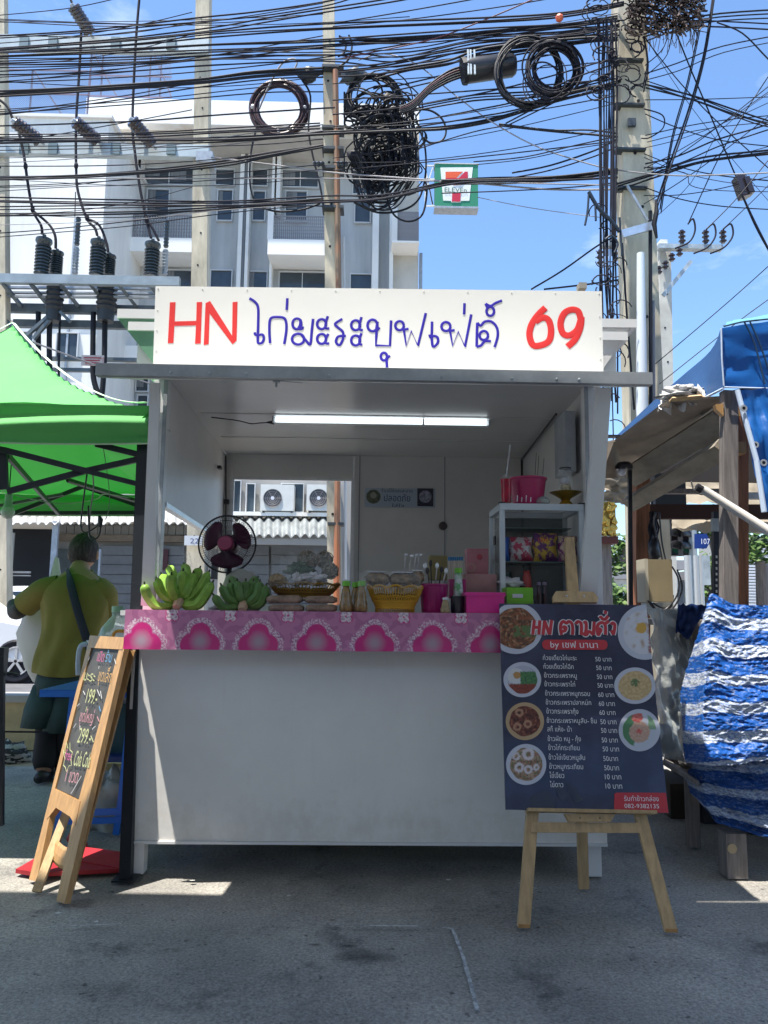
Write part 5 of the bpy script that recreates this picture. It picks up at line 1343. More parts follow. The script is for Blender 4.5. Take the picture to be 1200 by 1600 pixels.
# ================================================================ things behind the chalkboard
TBL = mat('bright_blue_plastic', (0.02, 0.16, 0.62), 0.35)
YT = 3.85
tb_ = thing('blue_table', (X(140, 1080, YT), YT, 0), 'bright blue plastic table behind the chalkboard', 'table')
zt2 = Z(100, 1078, YT)
xa, xb_ = X(62, 1080, YT), X(232, 1080, YT)
MB().box((xa, YT, zt2 - 0.035), (xb_, YT + 0.6, zt2)).build('tabletop', TBL, tb_)
MB().box((xa + 0.012, YT - 0.006, zt2 - 0.03), (xb_ - 0.012, YT - 0.001, zt2 - 0.006)).build('edge', TBL, tb_)
for x0 in (97, 190):
    for dy in (0.05, 0.5):
        MB().bar(P(x0, 1250, YT + dy) * 1.0, Vector((X(x0 + 12, 1090, YT), YT + dy, zt2 - 0.036)), 0.03, 0.03, (0, 1, 0)).build('leg', TBL, tb_)
        p = P(x0, 1250, YT + dy); MB().bar(Vector((X(x0 - 14, 1320, YT), YT + dy, 0)), p, 0.03, 0.03, (0, 1, 0)).build('leg', TBL, tb_)
for yy in (1270, 1283):
    MB().bar(P(100, yy, YT + 0.04), P(192, yy - 2, YT + 0.04), 0.028, 0.02, (0, 1, 0)).build('stretcher', TBL, tb_)
# orange wicker crate
WCK = mat('orange_wicker', (0.55, 0.26, 0.05), 0.6, var=0.3, scale=30)
cr_ = thing('wicker_basket', P(200, 1085, 3.75), 'orange woven basket with handle on the blue table', 'basket')
a_, b_ = P(168, 1082, 3.75), P(212, 1082, 3.75); hz = P(190, 1000, 3.75).z
MB().box((a_.x, 3.75, zt2 + 0.002), (b_.x, 4.0, zt2 + 0.02)).build('base', WCK, cr_)
wv = MB()
for i in range(16):
    z_ = zt2 + 0.02 + i * (hz - zt2 - 0.03) / 16
    for k in range(14):
        x_ = a_.x + (b_.x - a_.x) * k / 14; o_ = 0.006 if (i + k) % 2 else 0.0
        wv.box((x_, 3.748 - o_, z_), (x_ + (b_.x - a_.x) / 14 * 0.92, 3.754 - o_, z_ + 0.011))
wv.build('weave', WCK, cr_, kind='stuff')
MB().box((a_.x, 3.756, zt2 + 0.02), (a_.x + 0.006, 4.0, hz - 0.01)).build('side', WCK, cr_); MB().box((b_.x - 0.006, 3.756, zt2 + 0.02), (b_.x, 4.0, hz - 0.01)).build('side', WCK, cr_)
MB().tube(smooth_line([P(176, 998, 3.7), P(178, 990, 3.7), P(184, 986, 3.7), P(196, 987, 3.7), P(203, 989, 3.7)], 4), 0.008, 8).build('handle', WCK, cr_, smooth=2)
# water bottle
c = P(167, 1070, 3.82); WB = mat('cloudy_clear_bottle', (0.55, 0.65, 0.60), 0.08, alpha=0.6, bump=0.3, bscale=10)
hb = P(167, 950, 3.82).z - zt2
wb_ = thing('water_bottle', (c.x, 3.92, zt2), 'big clear ribbed water bottle behind the chalkboard top', 'bottle')
MB().lathe((c.x, 3.92, zt2), [(0.085, 0), (0.09, 0.02), (0.09, hb * 0.2), (0.086, hb * 0.22), (0.09, hb * 0.24), (0.09, hb * 0.62), (0.075, hb * 0.75), (0.04, hb * 0.86), (0.026, hb * 0.9), (0.026, hb)], 28).build('body', WB, wb_, smooth=2)
MB().lathe((c.x, 3.92, zt2), [(0.029, hb - 0.02), (0.029, hb + 0.01)], 14).build('cap', mat('pale_green_cap', (0.3, 0.5, 0.35), 0.4), wb_)
# jug handle
jg = thing('pale_jug', P(130, 1060, 3.8), 'pale blue translucent jug with a curved handle on the blue table', 'jug')
JG = mat('pale_blue_jug', (0.45, 0.58, 0.72), 0.25, alpha=0.85)
MB().tube(smooth_line([P(122, 1055, 3.72), P(122, 1030, 3.72), P(126, 1010, 3.72), P(136, 1006, 3.72)], 5), 0.012, 8).build('handle', JG, jg, smooth=2)
cj = P(146, 1080, 3.82); MB().lathe((cj.x, 3.86, zt2), [(0.05, 0), (0.06, 0.03), (0.055, 0.22), (0.06, 0.24)], 20).build('body', JG, jg, smooth=True)
# teal bin, tan box, plastic bags, red stool-like thing
single(MB().pbox(150, 1100, 206, 1182, 4.15, 0.35).build('teal_crate', mat('dark_teal_plastic', (0.015, 0.07, 0.08), 0.5)), 'dark teal crate under the blue table', 'crate')
bn_ = thing('blue_shelf', P(170, 1186, 4.1), 'low dark blue shelf under the teal crate', 'shelf')
MB().pbox(118, 1182, 215, 1191, 4.05, 0.5).build('board', mat('navy_plastic', (0.01, 0.04, 0.16), 0.4), bn_)
for x0 in (120, 208): MB().box((X(x0, 1200, 4.1) - 0.015, 4.1, 0), (X(x0, 1200, 4.1) + 0.015, 4.13, Z(x0, 1191, 4.05) - 0.002)).build('leg', TFR, bn_)
single(MB().pbox(125, 1193, 205, 1300, 4.6, 0.4).build('tan_carton', mat('tan_carton', (0.40, 0.30, 0.13), 0.8, var=0.15)), 'tan carton standing on the ground behind the table legs', 'carton')
single(MB().ball(P(172, 1262, 4.1), 1, 24, 16, (0.14, 0.12, 0.17), 0.7).build('plastic_bag', mat('milky_bag', (0.45, 0.47, 0.42), 0.3, alpha=0.8, bump=0.9, bscale=14), smooth=2), 'milky plastic bag under the blue table', 'bag')
rm = thing('red_mat', G(110, 1360), 'red plastic sheet lying on the ground behind the chalkboard', 'mat')
RDP = mat('red_plastic', (0.36, 0.02, 0.03), 0.5, var=0.15, scale=9)
q = [G(24, 1366), G(60, 1372), G(190, 1365), G(196, 1340), G(120, 1333), G(60, 1345)]
MB().slab([p + Vector((0, 0, 0.02)) for p in q], (0, 0, 1), 0.016).build('sheet', RDP, rm)
MB().slab([G(112, 1352) + Vector((0, 0, 0.03)), G(188, 1366) + Vector((0, 0, 0.022)), G(190, 1350) + Vector((0, 0, 0.05)), G(130, 1338) + Vector((0, 0, 0.04))], (0, 0, 1), 0.008).build('flap', RDP, rm)
rl = thing('red_jack', G(122, 1340), 'small upright red metal jack standing on the red sheet', 'jack')
for a, b in (((112, 1302, 3.75), (118, 1338, 3.7)), ((128, 1300, 3.75), (135, 1338, 3.7))):
    MB().bar(P(*a), P(*b), 0.022, 0.02, (0, 1, 0)).build('arm', RDP, rl)
for x_ in (110, 128): MB().ball(P(x_, 1310, 3.74), 0.018, 10, 8).build('knob', RDP, rl, smooth=2)
MB().cyl(P(122, 1342, 3.7), P(122, 1312, 3.74), 0.024, 0.016).build('stem', RDP, rl, smooth=True)
# black stand at the far left, low wall, sack, bench
bs = thing('black_stand', G(6, 1300), 'black metal stand at the left edge by the tent', 'stand')
MB().bar(P(4, 1025, 3.7), P(2, 1290, 3.7), 0.02, 0.02, (0, 1, 0)).build('upright', TFR, bs)
MB().pbox(-8, 1012, 5, 1055, 3.72, 0.05).build('seat', TFR, bs)
MB().bar(P(-5, 1143, 3.7), P(75, 1144, 3.9), 0.008, 0.008).build('rail', TFR, bs)
MB().bar(P(12, 1052, 3.72), P(30, 1055, 3.72), 0.02, 0.014).build('rail', TFR, bs)
lw = thing('low_wall', P(20, 1200, 6.1), 'low yellowish plastered wall along the street behind the man', 'wall')
YW = 6.1
MB().box((-7, YW, 0), (X(250, 1100, YW), YW + 0.18, Z(20, 1097, YW))).build('face', mat('yellow_plaster', (0.42, 0.34, 0.20), 0.85, var=0.2, scale=4), lw)
MB().box((-7, YW - 0.03, Z(20, 1097, YW) + 0.001), (X(250, 1100, YW), YW + 0.22, Z(20, 1086, YW))).build('coping', mat('grey_coping', (0.3, 0.3, 0.3), 0.8), lw)
bn2 = thing('low_bench', P(20, 1205, 5.6), 'low wooden slab bench with a dark underside by the wall', 'bench')
MB().pbox(-90, 1197, 50, 1207, 5.55, 0.4).build('slab', mat('tan_slab', (0.36, 0.27, 0.18), 0.7), bn2); MB().pbox(-90, 1208, 46, 1240, 5.6, 0.35).build('base', BLKP, bn2)
zb_ = mat('zebra_cloth', (0.4, 0.38, 0.34), 0.8, col2=(0.03, 0.03, 0.03), scale=9, lo=0.49, hi=0.51, stretch=(1, 1, 4))
c = P(17, 1180, 5.7)
single(MB().ball((c.x, c.y, c.z - 0.01), 0.12, 18, 12, (1, 0.8, 0.85), 0.6).build('striped_bundle', zb_, smooth=2), 'black and cream striped cloth bundle on the low bench', 'bundle')

# ================================================================ cars in the street
CARW = mat('white_car_paint', (0.72, 0.74, 0.76), 0.18, coat=0.6)
CGL = mat('dark_car_glass', (0.02, 0.03, 0.04), 0.06, coat=0.3)
def car(x_front, Y, lab, dirx=1, zs=1.0):
    t = thing('parked_car', (x_front - dirx * 2.1, Y, 0), lab, 'car')
    W = 1.66
    def prof(x): return x_front - dirx * x
    out = [(0.0, 0.30), (0.02, 0.62), (0.12, 0.74), (0.95, 0.90), (1.65, 1.38), (2.1, 1.46), (3.0, 1.44), (3.75, 1.05), (4.15, 0.98), (4.2, 0.55), (4.15, 0.30)]
    # body as a loft over the width, narrowing to the roof
    mb = MB(); secs = []
    for wy, k in ((0.0, 0.94), (0.06, 1.0), (W / 2, 1.02), (W - 0.06, 1.0), (W, 0.94)):
        secs.append([Vector((prof(x), Y + wy + (0.16 if z > 1.1 and wy < 0.1 else -0.16 if z > 1.1 and wy > W - 0.1 else 0), 0.2 + (z - 0.2) * (k if z > 0.5 else 1))) for x, z in out])
    n = len(out)
    for s_ in secs: mb.v += s_
    for i in range(4):
        for k in range(n): mb.f.append((i * n + k, i * n + (k + 1) % n, (i + 1) * n + (k + 1) % n, (i + 1) * n + k))
    mb.f.append(tuple(range(n))); mb.f.append(tuple(4 * n + k for k in range(n - 1, -1, -1)))
    mb.build('body', CARW, t)
    def side(pts, m, nm, off=-0.012, t_=0.012):
        return MB().slab([Vector((prof(x), Y + off + (0.13 if z > 1.1 else 0.02), z)) for x, z in pts], (0, -1, 0), t_).build(nm, m, t)
    side([(1.20, 0.95), (1.70, 1.30), (2.15, 1.36), (2.15, 0.97)], CGL, 'window'); side([(2.22, 0.97), (2.22, 1.36), (2.95, 1.34), (3.35, 1.02)], CGL, 'window')
    side([(1.2, 0.42), (1.2, 0.90), (1.22, 0.90), (1.22, 0.42)], DARKST, 'door_gap'); side([(2.18, 0.35), (2.18, 0.93), (2.2, 0.93), (2.2, 0.35)], DARKST, 'door_gap')
    side([(0.05, 0.62), (0.10, 0.72), (0.48, 0.76), (0.40, 0.64)], mat('headlight_glass', (0.6, 0.65, 0.7), 0.1), 'headlight')
    mm = MB().ball((prof(1.35), Y - 0.1, 0.98), 1, 12, 8, (0.11, 0.06, 0.075)).build('mirror', mat('blue_grey_mirror', (0.2, 0.3, 0.4), 0.2), t, smooth=2)
    for x in (0.72, 3.4):
        c_ = Vector((prof(x), Y + 0.02, 0.31))
        MB().lathe(c_ + Vector((0, 0.03, 0)), [(0.36, -0.048), (0.36, 0)], 26, 'Y').build('wheel_arch', BLACK, t)
        wh = MB().lathe(c_, [(0.20, -0.04), (0.28, -0.055), (0.31, -0.03), (0.31, 0.16)], 28, 'Y', caps=False).build('wheel', BLACK, t, smooth=True)
        MB().lathe(c_, [(0.21, -0.035), (0.195, -0.03), (0.19, 0.0), (0.0, 0.0)], 26, 'Y', caps=False).build('rim', DARKST, wh)
        rm_ = MB()
        for k in range(5):
            a = k / 5 * math.tau + 0.3
            rm_.bar(c_ + Vector((0, -0.035, 0)), c_ + Vector((math.cos(a) * 0.2, -0.035, math.sin(a) * 0.2)), 0.035, 0.02, (0, 1, 0))
        rm_.tube([c_ + Vector((math.cos(a) * 0.2, -0.04, math.sin(a) * 0.2)) for a in [q / 24 * math.tau for q in range(24)]], 0.012, 6, closed=True)
        rm_.build('spokes', ALU, wh)
    return t
car(X(104, 1040, 11.3) , 11.3, 'white car with dark alloy wheel parked at the left street edge')
car(X(228, 980, 13.8), 13.8, 'white car further back seen between the man and the pink cloth')
# ================================================================ right hand stall: timber, tarps
BT = fabric('bright_blue_tarp', (0.012, 0.13, 0.46), (0.01, 0.10, 0.42), 0.25, 0.38)
BT2 = fabric('blue_tarp_slope', (0.06, 0.16, 0.36), (0.03, 0.10, 0.35), 0.3, 0.4)
rs = thing('timber_stall', G(1150, 1375), 'timber stall with blue tarp canopy to the right of the white stall', 'stall')
YQ = 3.45
# front valance
def pgrid(q, nu, nv, amp, seed, m, nm, par, sc=5, solid=0, ys=None):
    pts = [P(*p) for p in q]
    nrm = (pts[1] - pts[0]).cross(pts[3] - pts[0]).normalized()
    mb = MB()
    mb.grid(lambda u, v: (pts[0] * (1 - u) + pts[1] * u) * (1 - v) + (pts[3] * (1 - u) + pts[2] * u) * v + nrm * amp * (mnoise.noise(Vector((u * sc, v * sc, seed))) + 0.4 * mnoise.noise(Vector((u * sc * 3, v * sc * 3, seed + 5)))), nu, nv)
    return mb.build(nm, m, par, smooth=2, solid=solid)
pgrid([(1126, 513, YQ), (1420, 470, YQ), (1420, 605, YQ), (1130, 606, YQ)], 40, 14, 0.02, 1, BT, 'valance', rs, 4)
pgrid([(1128, 508, YQ + 0.01), (1420, 466, YQ + 0.01), (1430, 455, YQ + 2.6), (1150, 500, YQ + 2.6)], 12, 8, 0.02, 2, mat('pale_teal_tarp', (0.12, 0.36, 0.38), 0.45, bump=0.3, bscale=9), 'roof_tarp', rs)
# left slope: sweeping down to the back left
sl = MB(); top_ = smooth_line([P(1126, 512, YQ), P(1110, 548, YQ + 0.15), P(1065, 588, YQ + 0.5), P(1015, 632, YQ + 0.9), P(962, 682, YQ + 1.3)], 5)
bot = smooth_line([P(1130, 607, YQ), P(1100, 622, YQ + 0.2), P(1060, 640, YQ + 0.5), P(1015, 665, YQ + 0.9), P(960, 688, YQ + 1.3)], 5)
n_ = len(top_)
sl.grid(lambda u, v: top_[round(u * (n_ - 1))] * (1 - v) + bot[round(u * (n_ - 1))] * v + Vector((0, 0.03 * mnoise.noise(Vector((u * 4, v * 3, 8))), 0)), n_ - 1, 8)
sl.build('slope_tarp', BT2, rs, smooth=2)
HEMW = mat('white_tarp_hem', (0.5, 0.6, 0.75), 0.5)
MB().tube([P(1127, 513, YQ - 0.01), P(1128, 560, YQ - 0.012), P(1131, 603, YQ - 0.01)], 0.004, 6).build('hem', HEMW, rs)
MB().tube([P(1131, 605, YQ - 0.01), P(1200, 607, YQ - 0.012), P(1420, 606, YQ - 0.012)], 0.004, 6).build('hem', HEMW, rs)
MB().tube(bot, 0.006, 6).build('hem', HEMW, rs)
for pts in ([(1163, 503), (1180, 540), (1195, 600)], [(1172, 503), (1190, 545), (1208, 600)], [(1131, 510), (1150, 505), (1166, 502), (1205, 498)]):
    MB().tube(smooth_line([P(x, y, YQ - 0.03) for x, y in pts], 4), 0.004, 6).build('rope', mat('dark_blue_rope', (0.01, 0.05, 0.12), 0.7), rs)
# posts
def post(x0, x1, y0, y1, Y, m, nm='post', d=0.06, ground=False):
    a, b = P((x0 + x1) / 2, y0, Y), P((x0 + x1) / 2, y1, Y)
    if ground: b = Vector((a.x + (b.x - a.x) * 1.0, Y, 0))
    return MB().bar(b, a, (x1 - x0) * Y / FPX, d, (0, 1, 0)).build(nm, m, rs)
post(1127, 1150, 612, 1000, YQ + 0.04, WOODG, ground=False, d=0.05)
post(1150, 1166, 620, 1000, YQ + 0.14, WOODR, d=0.05)
MB().pbox(988, 690, 1240, 752, 5.6, 0.05).build('added_dark_sheet', mat('added_dark_fill', (0.05, 0.045, 0.045), 0.9), rs)  # added dark sheet that hides the sky gap behind the beams
post(990, 1012, 735, 1260, 4.75, WOODR, d=0.09)
MB().bar(P(984, 735, 4.5), P(988, 1250, 4.5), 0.022, 0.02, (0, 1, 0)).build('post', TFR, rs)
# plywood ceiling under the tarp
# underside sheets seen from below
def sheet(q, m, nm, t=0.012, par=None):
    p = [P(*a) for a in q]; n = (p[1] - p[0]).cross(p[2] - p[0]).normalized()
    return MB().slab(p, n, t).build(nm, m, par or rs)
sheet([(940, 748, 4.3), (985, 745, 5.4), (1160, 660, 5.2), (1130, 622, 3.55), (1045, 627, 3.7), (962, 690, 4.3), (940, 694, 4.3)], PLYW, 'ceiling_board')
sheet([(1045, 628, 3.68), (1104, 623, 3.6), (1095, 618, 3.6), (1050, 622, 3.66)], WOODL, 'batten')
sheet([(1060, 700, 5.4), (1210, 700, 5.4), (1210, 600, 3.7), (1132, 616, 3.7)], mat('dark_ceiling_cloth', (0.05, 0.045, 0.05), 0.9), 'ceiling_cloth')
# cloth bunch on the roof edge
pg = pgrid([(1028, 645, 3.75), (1102, 622, 3.62), (1106, 606, 3.7), (1038, 622, 3.95)], 22, 12, 0.09, 5, mat('crumpled_white_cloth', (0.52, 0.52, 0.52), 0.8), 'cloth_bunch', rs, 5)
MB().ball(P(1070, 616, 3.75), 1, 24, 16, (0.1, 0.08, 0.035), 1.2).build('cloth_bunch', MATS['crumpled_white_cloth'], rs, smooth=2)
def beam(a, b, w_, m=WOODG, d=0.05, nm='beam'): return MB().bar(P(*a), P(*b), w_, d, (0, 1, 0)).build(nm, m, rs)
BW = mat('pale_grey_timber', (0.27, 0.24, 0.19), 0.8, var=0.2, scale=6, stretch=(1, 1, 4), bump=0.3)
beam((985, 745, 4.72), (1132, 655, 3.7), 0.13, BW); beam((984, 788, 4.68), (1132, 700, 3.6), 0.09, BW); beam((1012, 768, 4.85), (1128, 768, 4.85), 0.03, WOODG)
beam((940, 682, 4.7), (1060, 682, 4.72), 0.012, TFR); beam((1010, 800, 5.2), (1215, 800, 5.2), 0.10, mat('dark_red_beam', (0.05, 0.02, 0.015), 0.8))
beam((1150, 775, 3.7), (1215, 775, 3.7), 0.03, GALV); beam((1140, 690, 3.65), (1178, 690, 3.65), 0.06, WOODR)
# short timber ends nailed on the post
MB().pbox(1143, 690, 1166, 708, 3.5, 0.1).build('timber_end', WOODO, rs); MB().pbox(1143, 628, 1157, 650, 3.52, 0.1).build('timber_end', WOODO, rs)
MB().slab([P(1120, 640, 3.46), P(1131, 650, 3.46), P(1130, 630, 3.46), P(1118, 632, 3.46)], (0, -1, 0), 0.03).build('timber_end', WOODO, rs)
# hanging tarp flap with grommets
FL = [(1152, 612, 3.42), (1230, 600, 3.42), (1250, 800, 3.3), (1194, 800, 3.36)]
fg = pgrid(FL, 24, 30, 0.03, 11, BT, 'hanging_flap', rs, 4)
MB().tube([P(1152, 610, 3.40), P(1182, 720, 3.36), P(1194, 800, 3.34)], 0.012, 8).build('flap_edge', HEMW, rs)
for (x_, y_) in ((1162, 638), (1180, 695), (1193, 723)):
    c = P(x_, y_, 3.37)
    g_ = MB().lathe(c, [(0.016, 0), (0.016, -0.003), (0.008, -0.003), (0.008, 0)], 16, 'Y', caps=False).build('grommet', ALU, rs)
    MB().lathe(c, [(0.008, -0.001), (0.0075, -0.002)], 12, 'Y').build('grommet_hole', BLACK, g_)
single(MB().tube([P(1092, 762, 3.5), P(1100, 766, 3.5), P(1215, 838, 3.3)], [0.017, 0.02, 0.02], 12).build('white_pipe', mat('dusty_white_pipe', (0.5, 0.48, 0.45), 0.5), smooth=True), 'slanting white pipe in front of the timber post', 'pipe')
single(MB().tube([P(1088, 761, 3.5), P(1096, 765, 3.5)], [0.019, 0.021], 10).build('pipe_cap', BLKP), 'black cap at the end of the slanting white pipe', 'cap')
cord([(1080, 752, 3.6), (1084, 765, 3.58), (1094, 772, 3.55), (1106, 772, 3.52)], 0.004, BLKP, 'black cable hanging to the end of the white pipe')
# clamp lamp on the black pole
lmp = thing('clamp_lamp', P(972, 735, 4.4), 'small dark shaded lamp clamped on the back left pole', 'lamp')
MB().lathe(P(975, 728, 4.4), [(0.035, 0.02), (0.05, 0), (0.048, -0.02)], 16).build('shade', BLKP, lmp); MB().ball(P(972, 737, 4.4), 0.025, 12, 8).build('bulb', LBL, lmp, smooth=2)
# tan tarps behind
TAN = mat('tan_tarp', (0.30, 0.26, 0.20), 0.85, var=0.1, scale=4, bump=0.4, bscale=5, transl=0.2)
single(pgrid([(935, 738, 6.0), (1005, 735, 6.2), (1000, 792, 6.3), (938, 782, 6.0)], 16, 10, 0.12, 3, TAN, 'tan_tarp', None), 'tan tarp sagging behind the white stall corner', 'tarp')
single(pgrid([(1050, 748, 6.4), (1230, 748, 6.4), (1230, 792, 6.0), (1050, 785, 6.2)], 20, 8, 0.08, 6, TAN, 'tan_tarp', None), 'tan tarp stretched behind the timber posts', 'tarp')
single(pgrid([(1050, 808, 6.6), (1230, 808, 6.6), (1230, 836, 6.2), (1050, 826, 6.4)], 20, 6, 0.08, 9, TAN, 'tan_tarp', None), 'lower edge of tan tarp above the traffic light', 'tarp')
single(MB().pbox(1024, 740, 1072, 806, 5.3, 0.05).build('dark_board', mat('dark_blue_grey_board', (0.05, 0.06, 0.08), 0.6)), 'dark square board hung between the timber beams', 'board')
# electric box with cables
eb = thing('meter_box', P(1032, 905, 4.1), 'beige metal electric box hanging by the red-brown post', 'electric box')
YE_ = 4.1
MB().pbox(1014, 874, 1051, 940, YE_, 0.14).build('case', mat('beige_box_paint', (0.27, 0.22, 0.13), 0.5, var=0.1), eb); MB().pbox(1008, 873, 1013.5, 941, YE_ + 0.002, 0.13).build('hinge_side', mat('pale_beige_side', (0.5, 0.46, 0.36), 0.5), eb)
MB().pbox(1010, 942, 1036, 955, YE_ + 0.03, 0.08).build('cable_gland', GALV, eb)
for i, pts in enumerate(([(1012, 938), (1022, 950), (1040, 952), (1058, 930), (1060, 905), (1050, 885)], [(1016, 940), (1030, 956), (1050, 952), (1066, 920), (1058, 890)], [(1020, 942), (1035, 950), (1048, 948), (1052, 930)], [(1035, 875), (1030, 850), (1022, 820), (1024, 800)], [(1040, 875), (1034, 845), (1030, 800)])):
    cord([(x_, y_, YE_ - 0.03 + i * 0.02) for x_, y_ in pts], 0.0045, BLKP, ['black cable looping widest around the beige electric box', 'second black cable looping right of the electric box', 'short black cable under the electric box', 'black cable dropping to the top of the electric box', 'straighter black cable dropping beside the electric box'][i])
cm = MB()
for i in range(14):
    x_ = 1018 + R_.uniform(-4, 10); pts = [(x_ + R_.uniform(-3, 3), 800 + k * 12, 4.6 + R_.uniform(-0.05, 0.05)) for k in range(6)]
    cm.tube(smooth_line([P(*p) for p in pts], 3), 0.006, 5)
single(cm.build('cable_bundle', BLACK2), 'tangled bundle of dark cables above the electric box', 'cables', None, None)
single(MB().ball(P(1022, 862, 4.5), 1, 12, 10, (0.03, 0.04, 0.08), 0.6).build('black_fitting', BLKP, smooth=2), 'black lumpy cable fitting left of the electric box', 'fitting')
# punched steel post
pp = thing('slotted_post', P(1120, 900, 4.0), 'black slotted steel upright beside the grey timber post', 'post')
MB().bar(P(1120, 800, 4.0), P(1121, 1180, 4.0), 0.045, 0.03, (0, 1, 0)).build('upright', mat('navy_black_steel', (0.01, 0.015, 0.03), 0.4), pp)
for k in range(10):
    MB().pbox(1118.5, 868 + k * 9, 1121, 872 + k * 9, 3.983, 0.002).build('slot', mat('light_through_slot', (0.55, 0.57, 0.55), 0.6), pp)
MB().pbox(1113, 810, 1124, 830, 3.96, 0.02).build('bracket', GALV, pp)
# crumpled tarp covers over the table
def tarp_col(sfn, shift, sc):
    Bc, Wc_ = (0.008, 0.085, 0.36) if sc > 4 else (0.008, 0.06, 0.24), (0.52, 0.57, 0.64) if sc > 4 else (0.38, 0.44, 0.54)  # lower tarp takes darker colours, its shade is painted in
    def f(u, v):
        z = sfn(u, v) * sc + shift + 0.10 * mnoise.noise(Vector((u * 6, v * 6, 1)))
        k = z % 1.0
        w_ = 1 if 0.52 < k < 0.94 else 0
        e = mnoise.noise(Vector((u * 24, v * 130, 3))) + 0.5 * mnoise.noise(Vector((u * 70, v * 260, 5)))
        if w_ and e < 0.12: return Wc_ if e > -0.35 else mixc(Wc_, Bc, 0.5)
        if w_: return mixc(Bc, Wc_, 0.35)
        return Bc if e < 0.3 else mixc(Bc, Wc_, 0.3)
    return f
CRT = mat('crumpled_striped_tarp', (1, 1, 1), 0.5, vcol=True, bump=0.7, bscale=34, coat=0.04, spec=0.35, dist=0.012)
def crumple(outline_fn, nu, nv, amp, seed, colf, nm, lab, kin=1.0):
    mb = MB()
    def f(u, v):
        p = outline_fn(u, v)
        a = mnoise.noise(Vector((u * 5 * kin, v * 9, seed))); b = abs(mnoise.noise(Vector((u * 11 * kin, v * 30, seed + 3)))); c = abs(mnoise.noise(Vector((u * 30 * kin, v * 62, seed + 7))))
        return p + Vector((0, -amp * (a * 1.0 + (0.3 - b) * 0.9 + (0.3 - c) * 0.4), amp * 0.3 * b))
    mb.grid(f, nu, nv, colf)
    return single(mb.build(nm, CRT, None, smooth=2), lab, 'tarp')
def lerp(a, b, t): return a + (b - a) * t
YQ2 = 3.0
def edge(pts, v):
    for (y0, x0), (y1, x1) in zip(pts, pts[1:]):
        if v <= y1: return lerp(x0, x1, (v - y0) / (y1 - y0))
    return pts[-1][1]
def up_fn(u, v):
    y = lerp(946, 1192, v) - 0
    xl_ = edge([(0, 1108), (0.12, 1098), (0.4, 1072), (0.55, 1063), (0.9, 1067), (1.0, 1070)], v)
    x = lerp(xl_, 1330, u)
    yy = y - (18 * math.exp(-((x - 1112) / 24) ** 2) * (1 - v)) + 4 * math.sin(u * 9) * v
    Y = 3.41 - 0.16 * v - 0.03 * math.sin(v * 3) + 0.30 * max(0, (1100 - x) / 40) 
    return P(x, yy, Y)
crumple(up_fn, 190, 210, 0.019, 4, tarp_col(lambda u, v: v, 0.05, 5.6), 'upper_tarp_cover', 'crumpled blue and white striped tarp covering the table on the right')
def lo_fn(u, v):
    y = lerp(1184, edge([(0, 1262), (0.08, 1285), (0.4, 1308), (1, 1325)], u), v)
    xl_ = edge([(0, 1085), (0.4, 1070), (0.7, 1078), (1.0, 1100)], v)
    x = lerp(xl_, 1330, u)
    return P(x, y, 3.37 - 0.08 * v + 0.2 * max(0, (1100 - x) / 40))
crumple(lo_fn, 170, 110, 0.026, 15, tarp_col(lambda u, v: v, 0.35, 3.0), 'lower_tarp_cover', 'lower crumpled blue and white tarp hanging below the first one')
# dark blue fold on the left of the tarp and clear sheet
single(pgrid([(1060, 944, 3.55), (1108, 945, 3.5), (1075, 1000, 3.6), (1055, 985, 3.65)], 12, 12, 0.04, 21, mat('navy_tarp_fold', (0.006, 0.03, 0.13), 0.45), 'tarp_fold', None), 'dark navy fold of tarp behind the striped cover', 'tarp')
CLR = mat('dusty_clear_sheet', (0.30, 0.32, 0.31), 0.22, alpha=0.88, bump=0.9, bscale=7, dist=0.03, spec=0.9)
single(pgrid([(1013, 950, 3.6), (1085, 952, 3.75), (1090, 1205, 3.7), (1036, 1180, 3.5)], 30, 50, 0.06, 25, CLR, 'clear_sheet', None, 4), 'dusty clear plastic sheet hanging between menu board and striped tarp', 'plastic sheet')
tt_ = thing('market_table', G(1150, 1375), 'rough timber table under the striped tarps', 'table')
a, b = G(1157, 1377), P(1157, 1300, 3.25)
zt3 = P(1200, 960, 3.4).z
MB().box((X(1085, 960, 3.5), 3.60, zt3 - 0.06), (3.2, 4.6, zt3 - 0.03)).build('tabletop', WOODG, tt_)
MB().box((X(1085, 1200, 3.5), 3.45, Z(1100, 1190, 3.45) - 0.04), (3.2, 4.6, Z(1100, 1190, 3.45))).build('shelf', WOODG, tt_)
for x_, yf in ((1157, 1376), (1090, 1327)):
    g_ = G(x_, yf); w_ = 0.085 if x_ > 1100 else 0.05
    MB().box((g_.x - w_ / 2, g_.y + 0.02, 0), (g_.x + w_ / 2, g_.y + 0.02 + w_, Z(1157, 1303, g_.y + 0.02) if x_ > 1100 else 0.42)).build('leg', WOODG, tt_)
for x_, y_ in ((3.1, 3.4), (3.1, 4.5), (X(1090, 1200, 4.5), 4.5)):
    MB().box((x_, y_, 0), (x_ + 0.08, y_ + 0.08, zt3 - 0.062)).build('leg', WOODG, tt_)
g_ = G(1157, 1376)
for (dx, z_) in ((-0.02, 0.12),):
    MB().lathe((g_.x + dx, g_.y + 0.019, z_ - 0.0), [(0.02, 0), (0.02, -0.002)], 10, 'Y').build('peeled_patch', mat('pale_wood_patch', (0.45, 0.36, 0.22), 0.8), tt_)
single(MB().slab([P(1036, 1188, 3.5), P(1092, 1222, 3.3), P(1096, 1208, 3.9), P(1040, 1178, 4.2)], (0, 0, 1), 0.02).build('worn_plank', WOODG), 'worn grey plank lying at the left end under the tarps', 'plank')
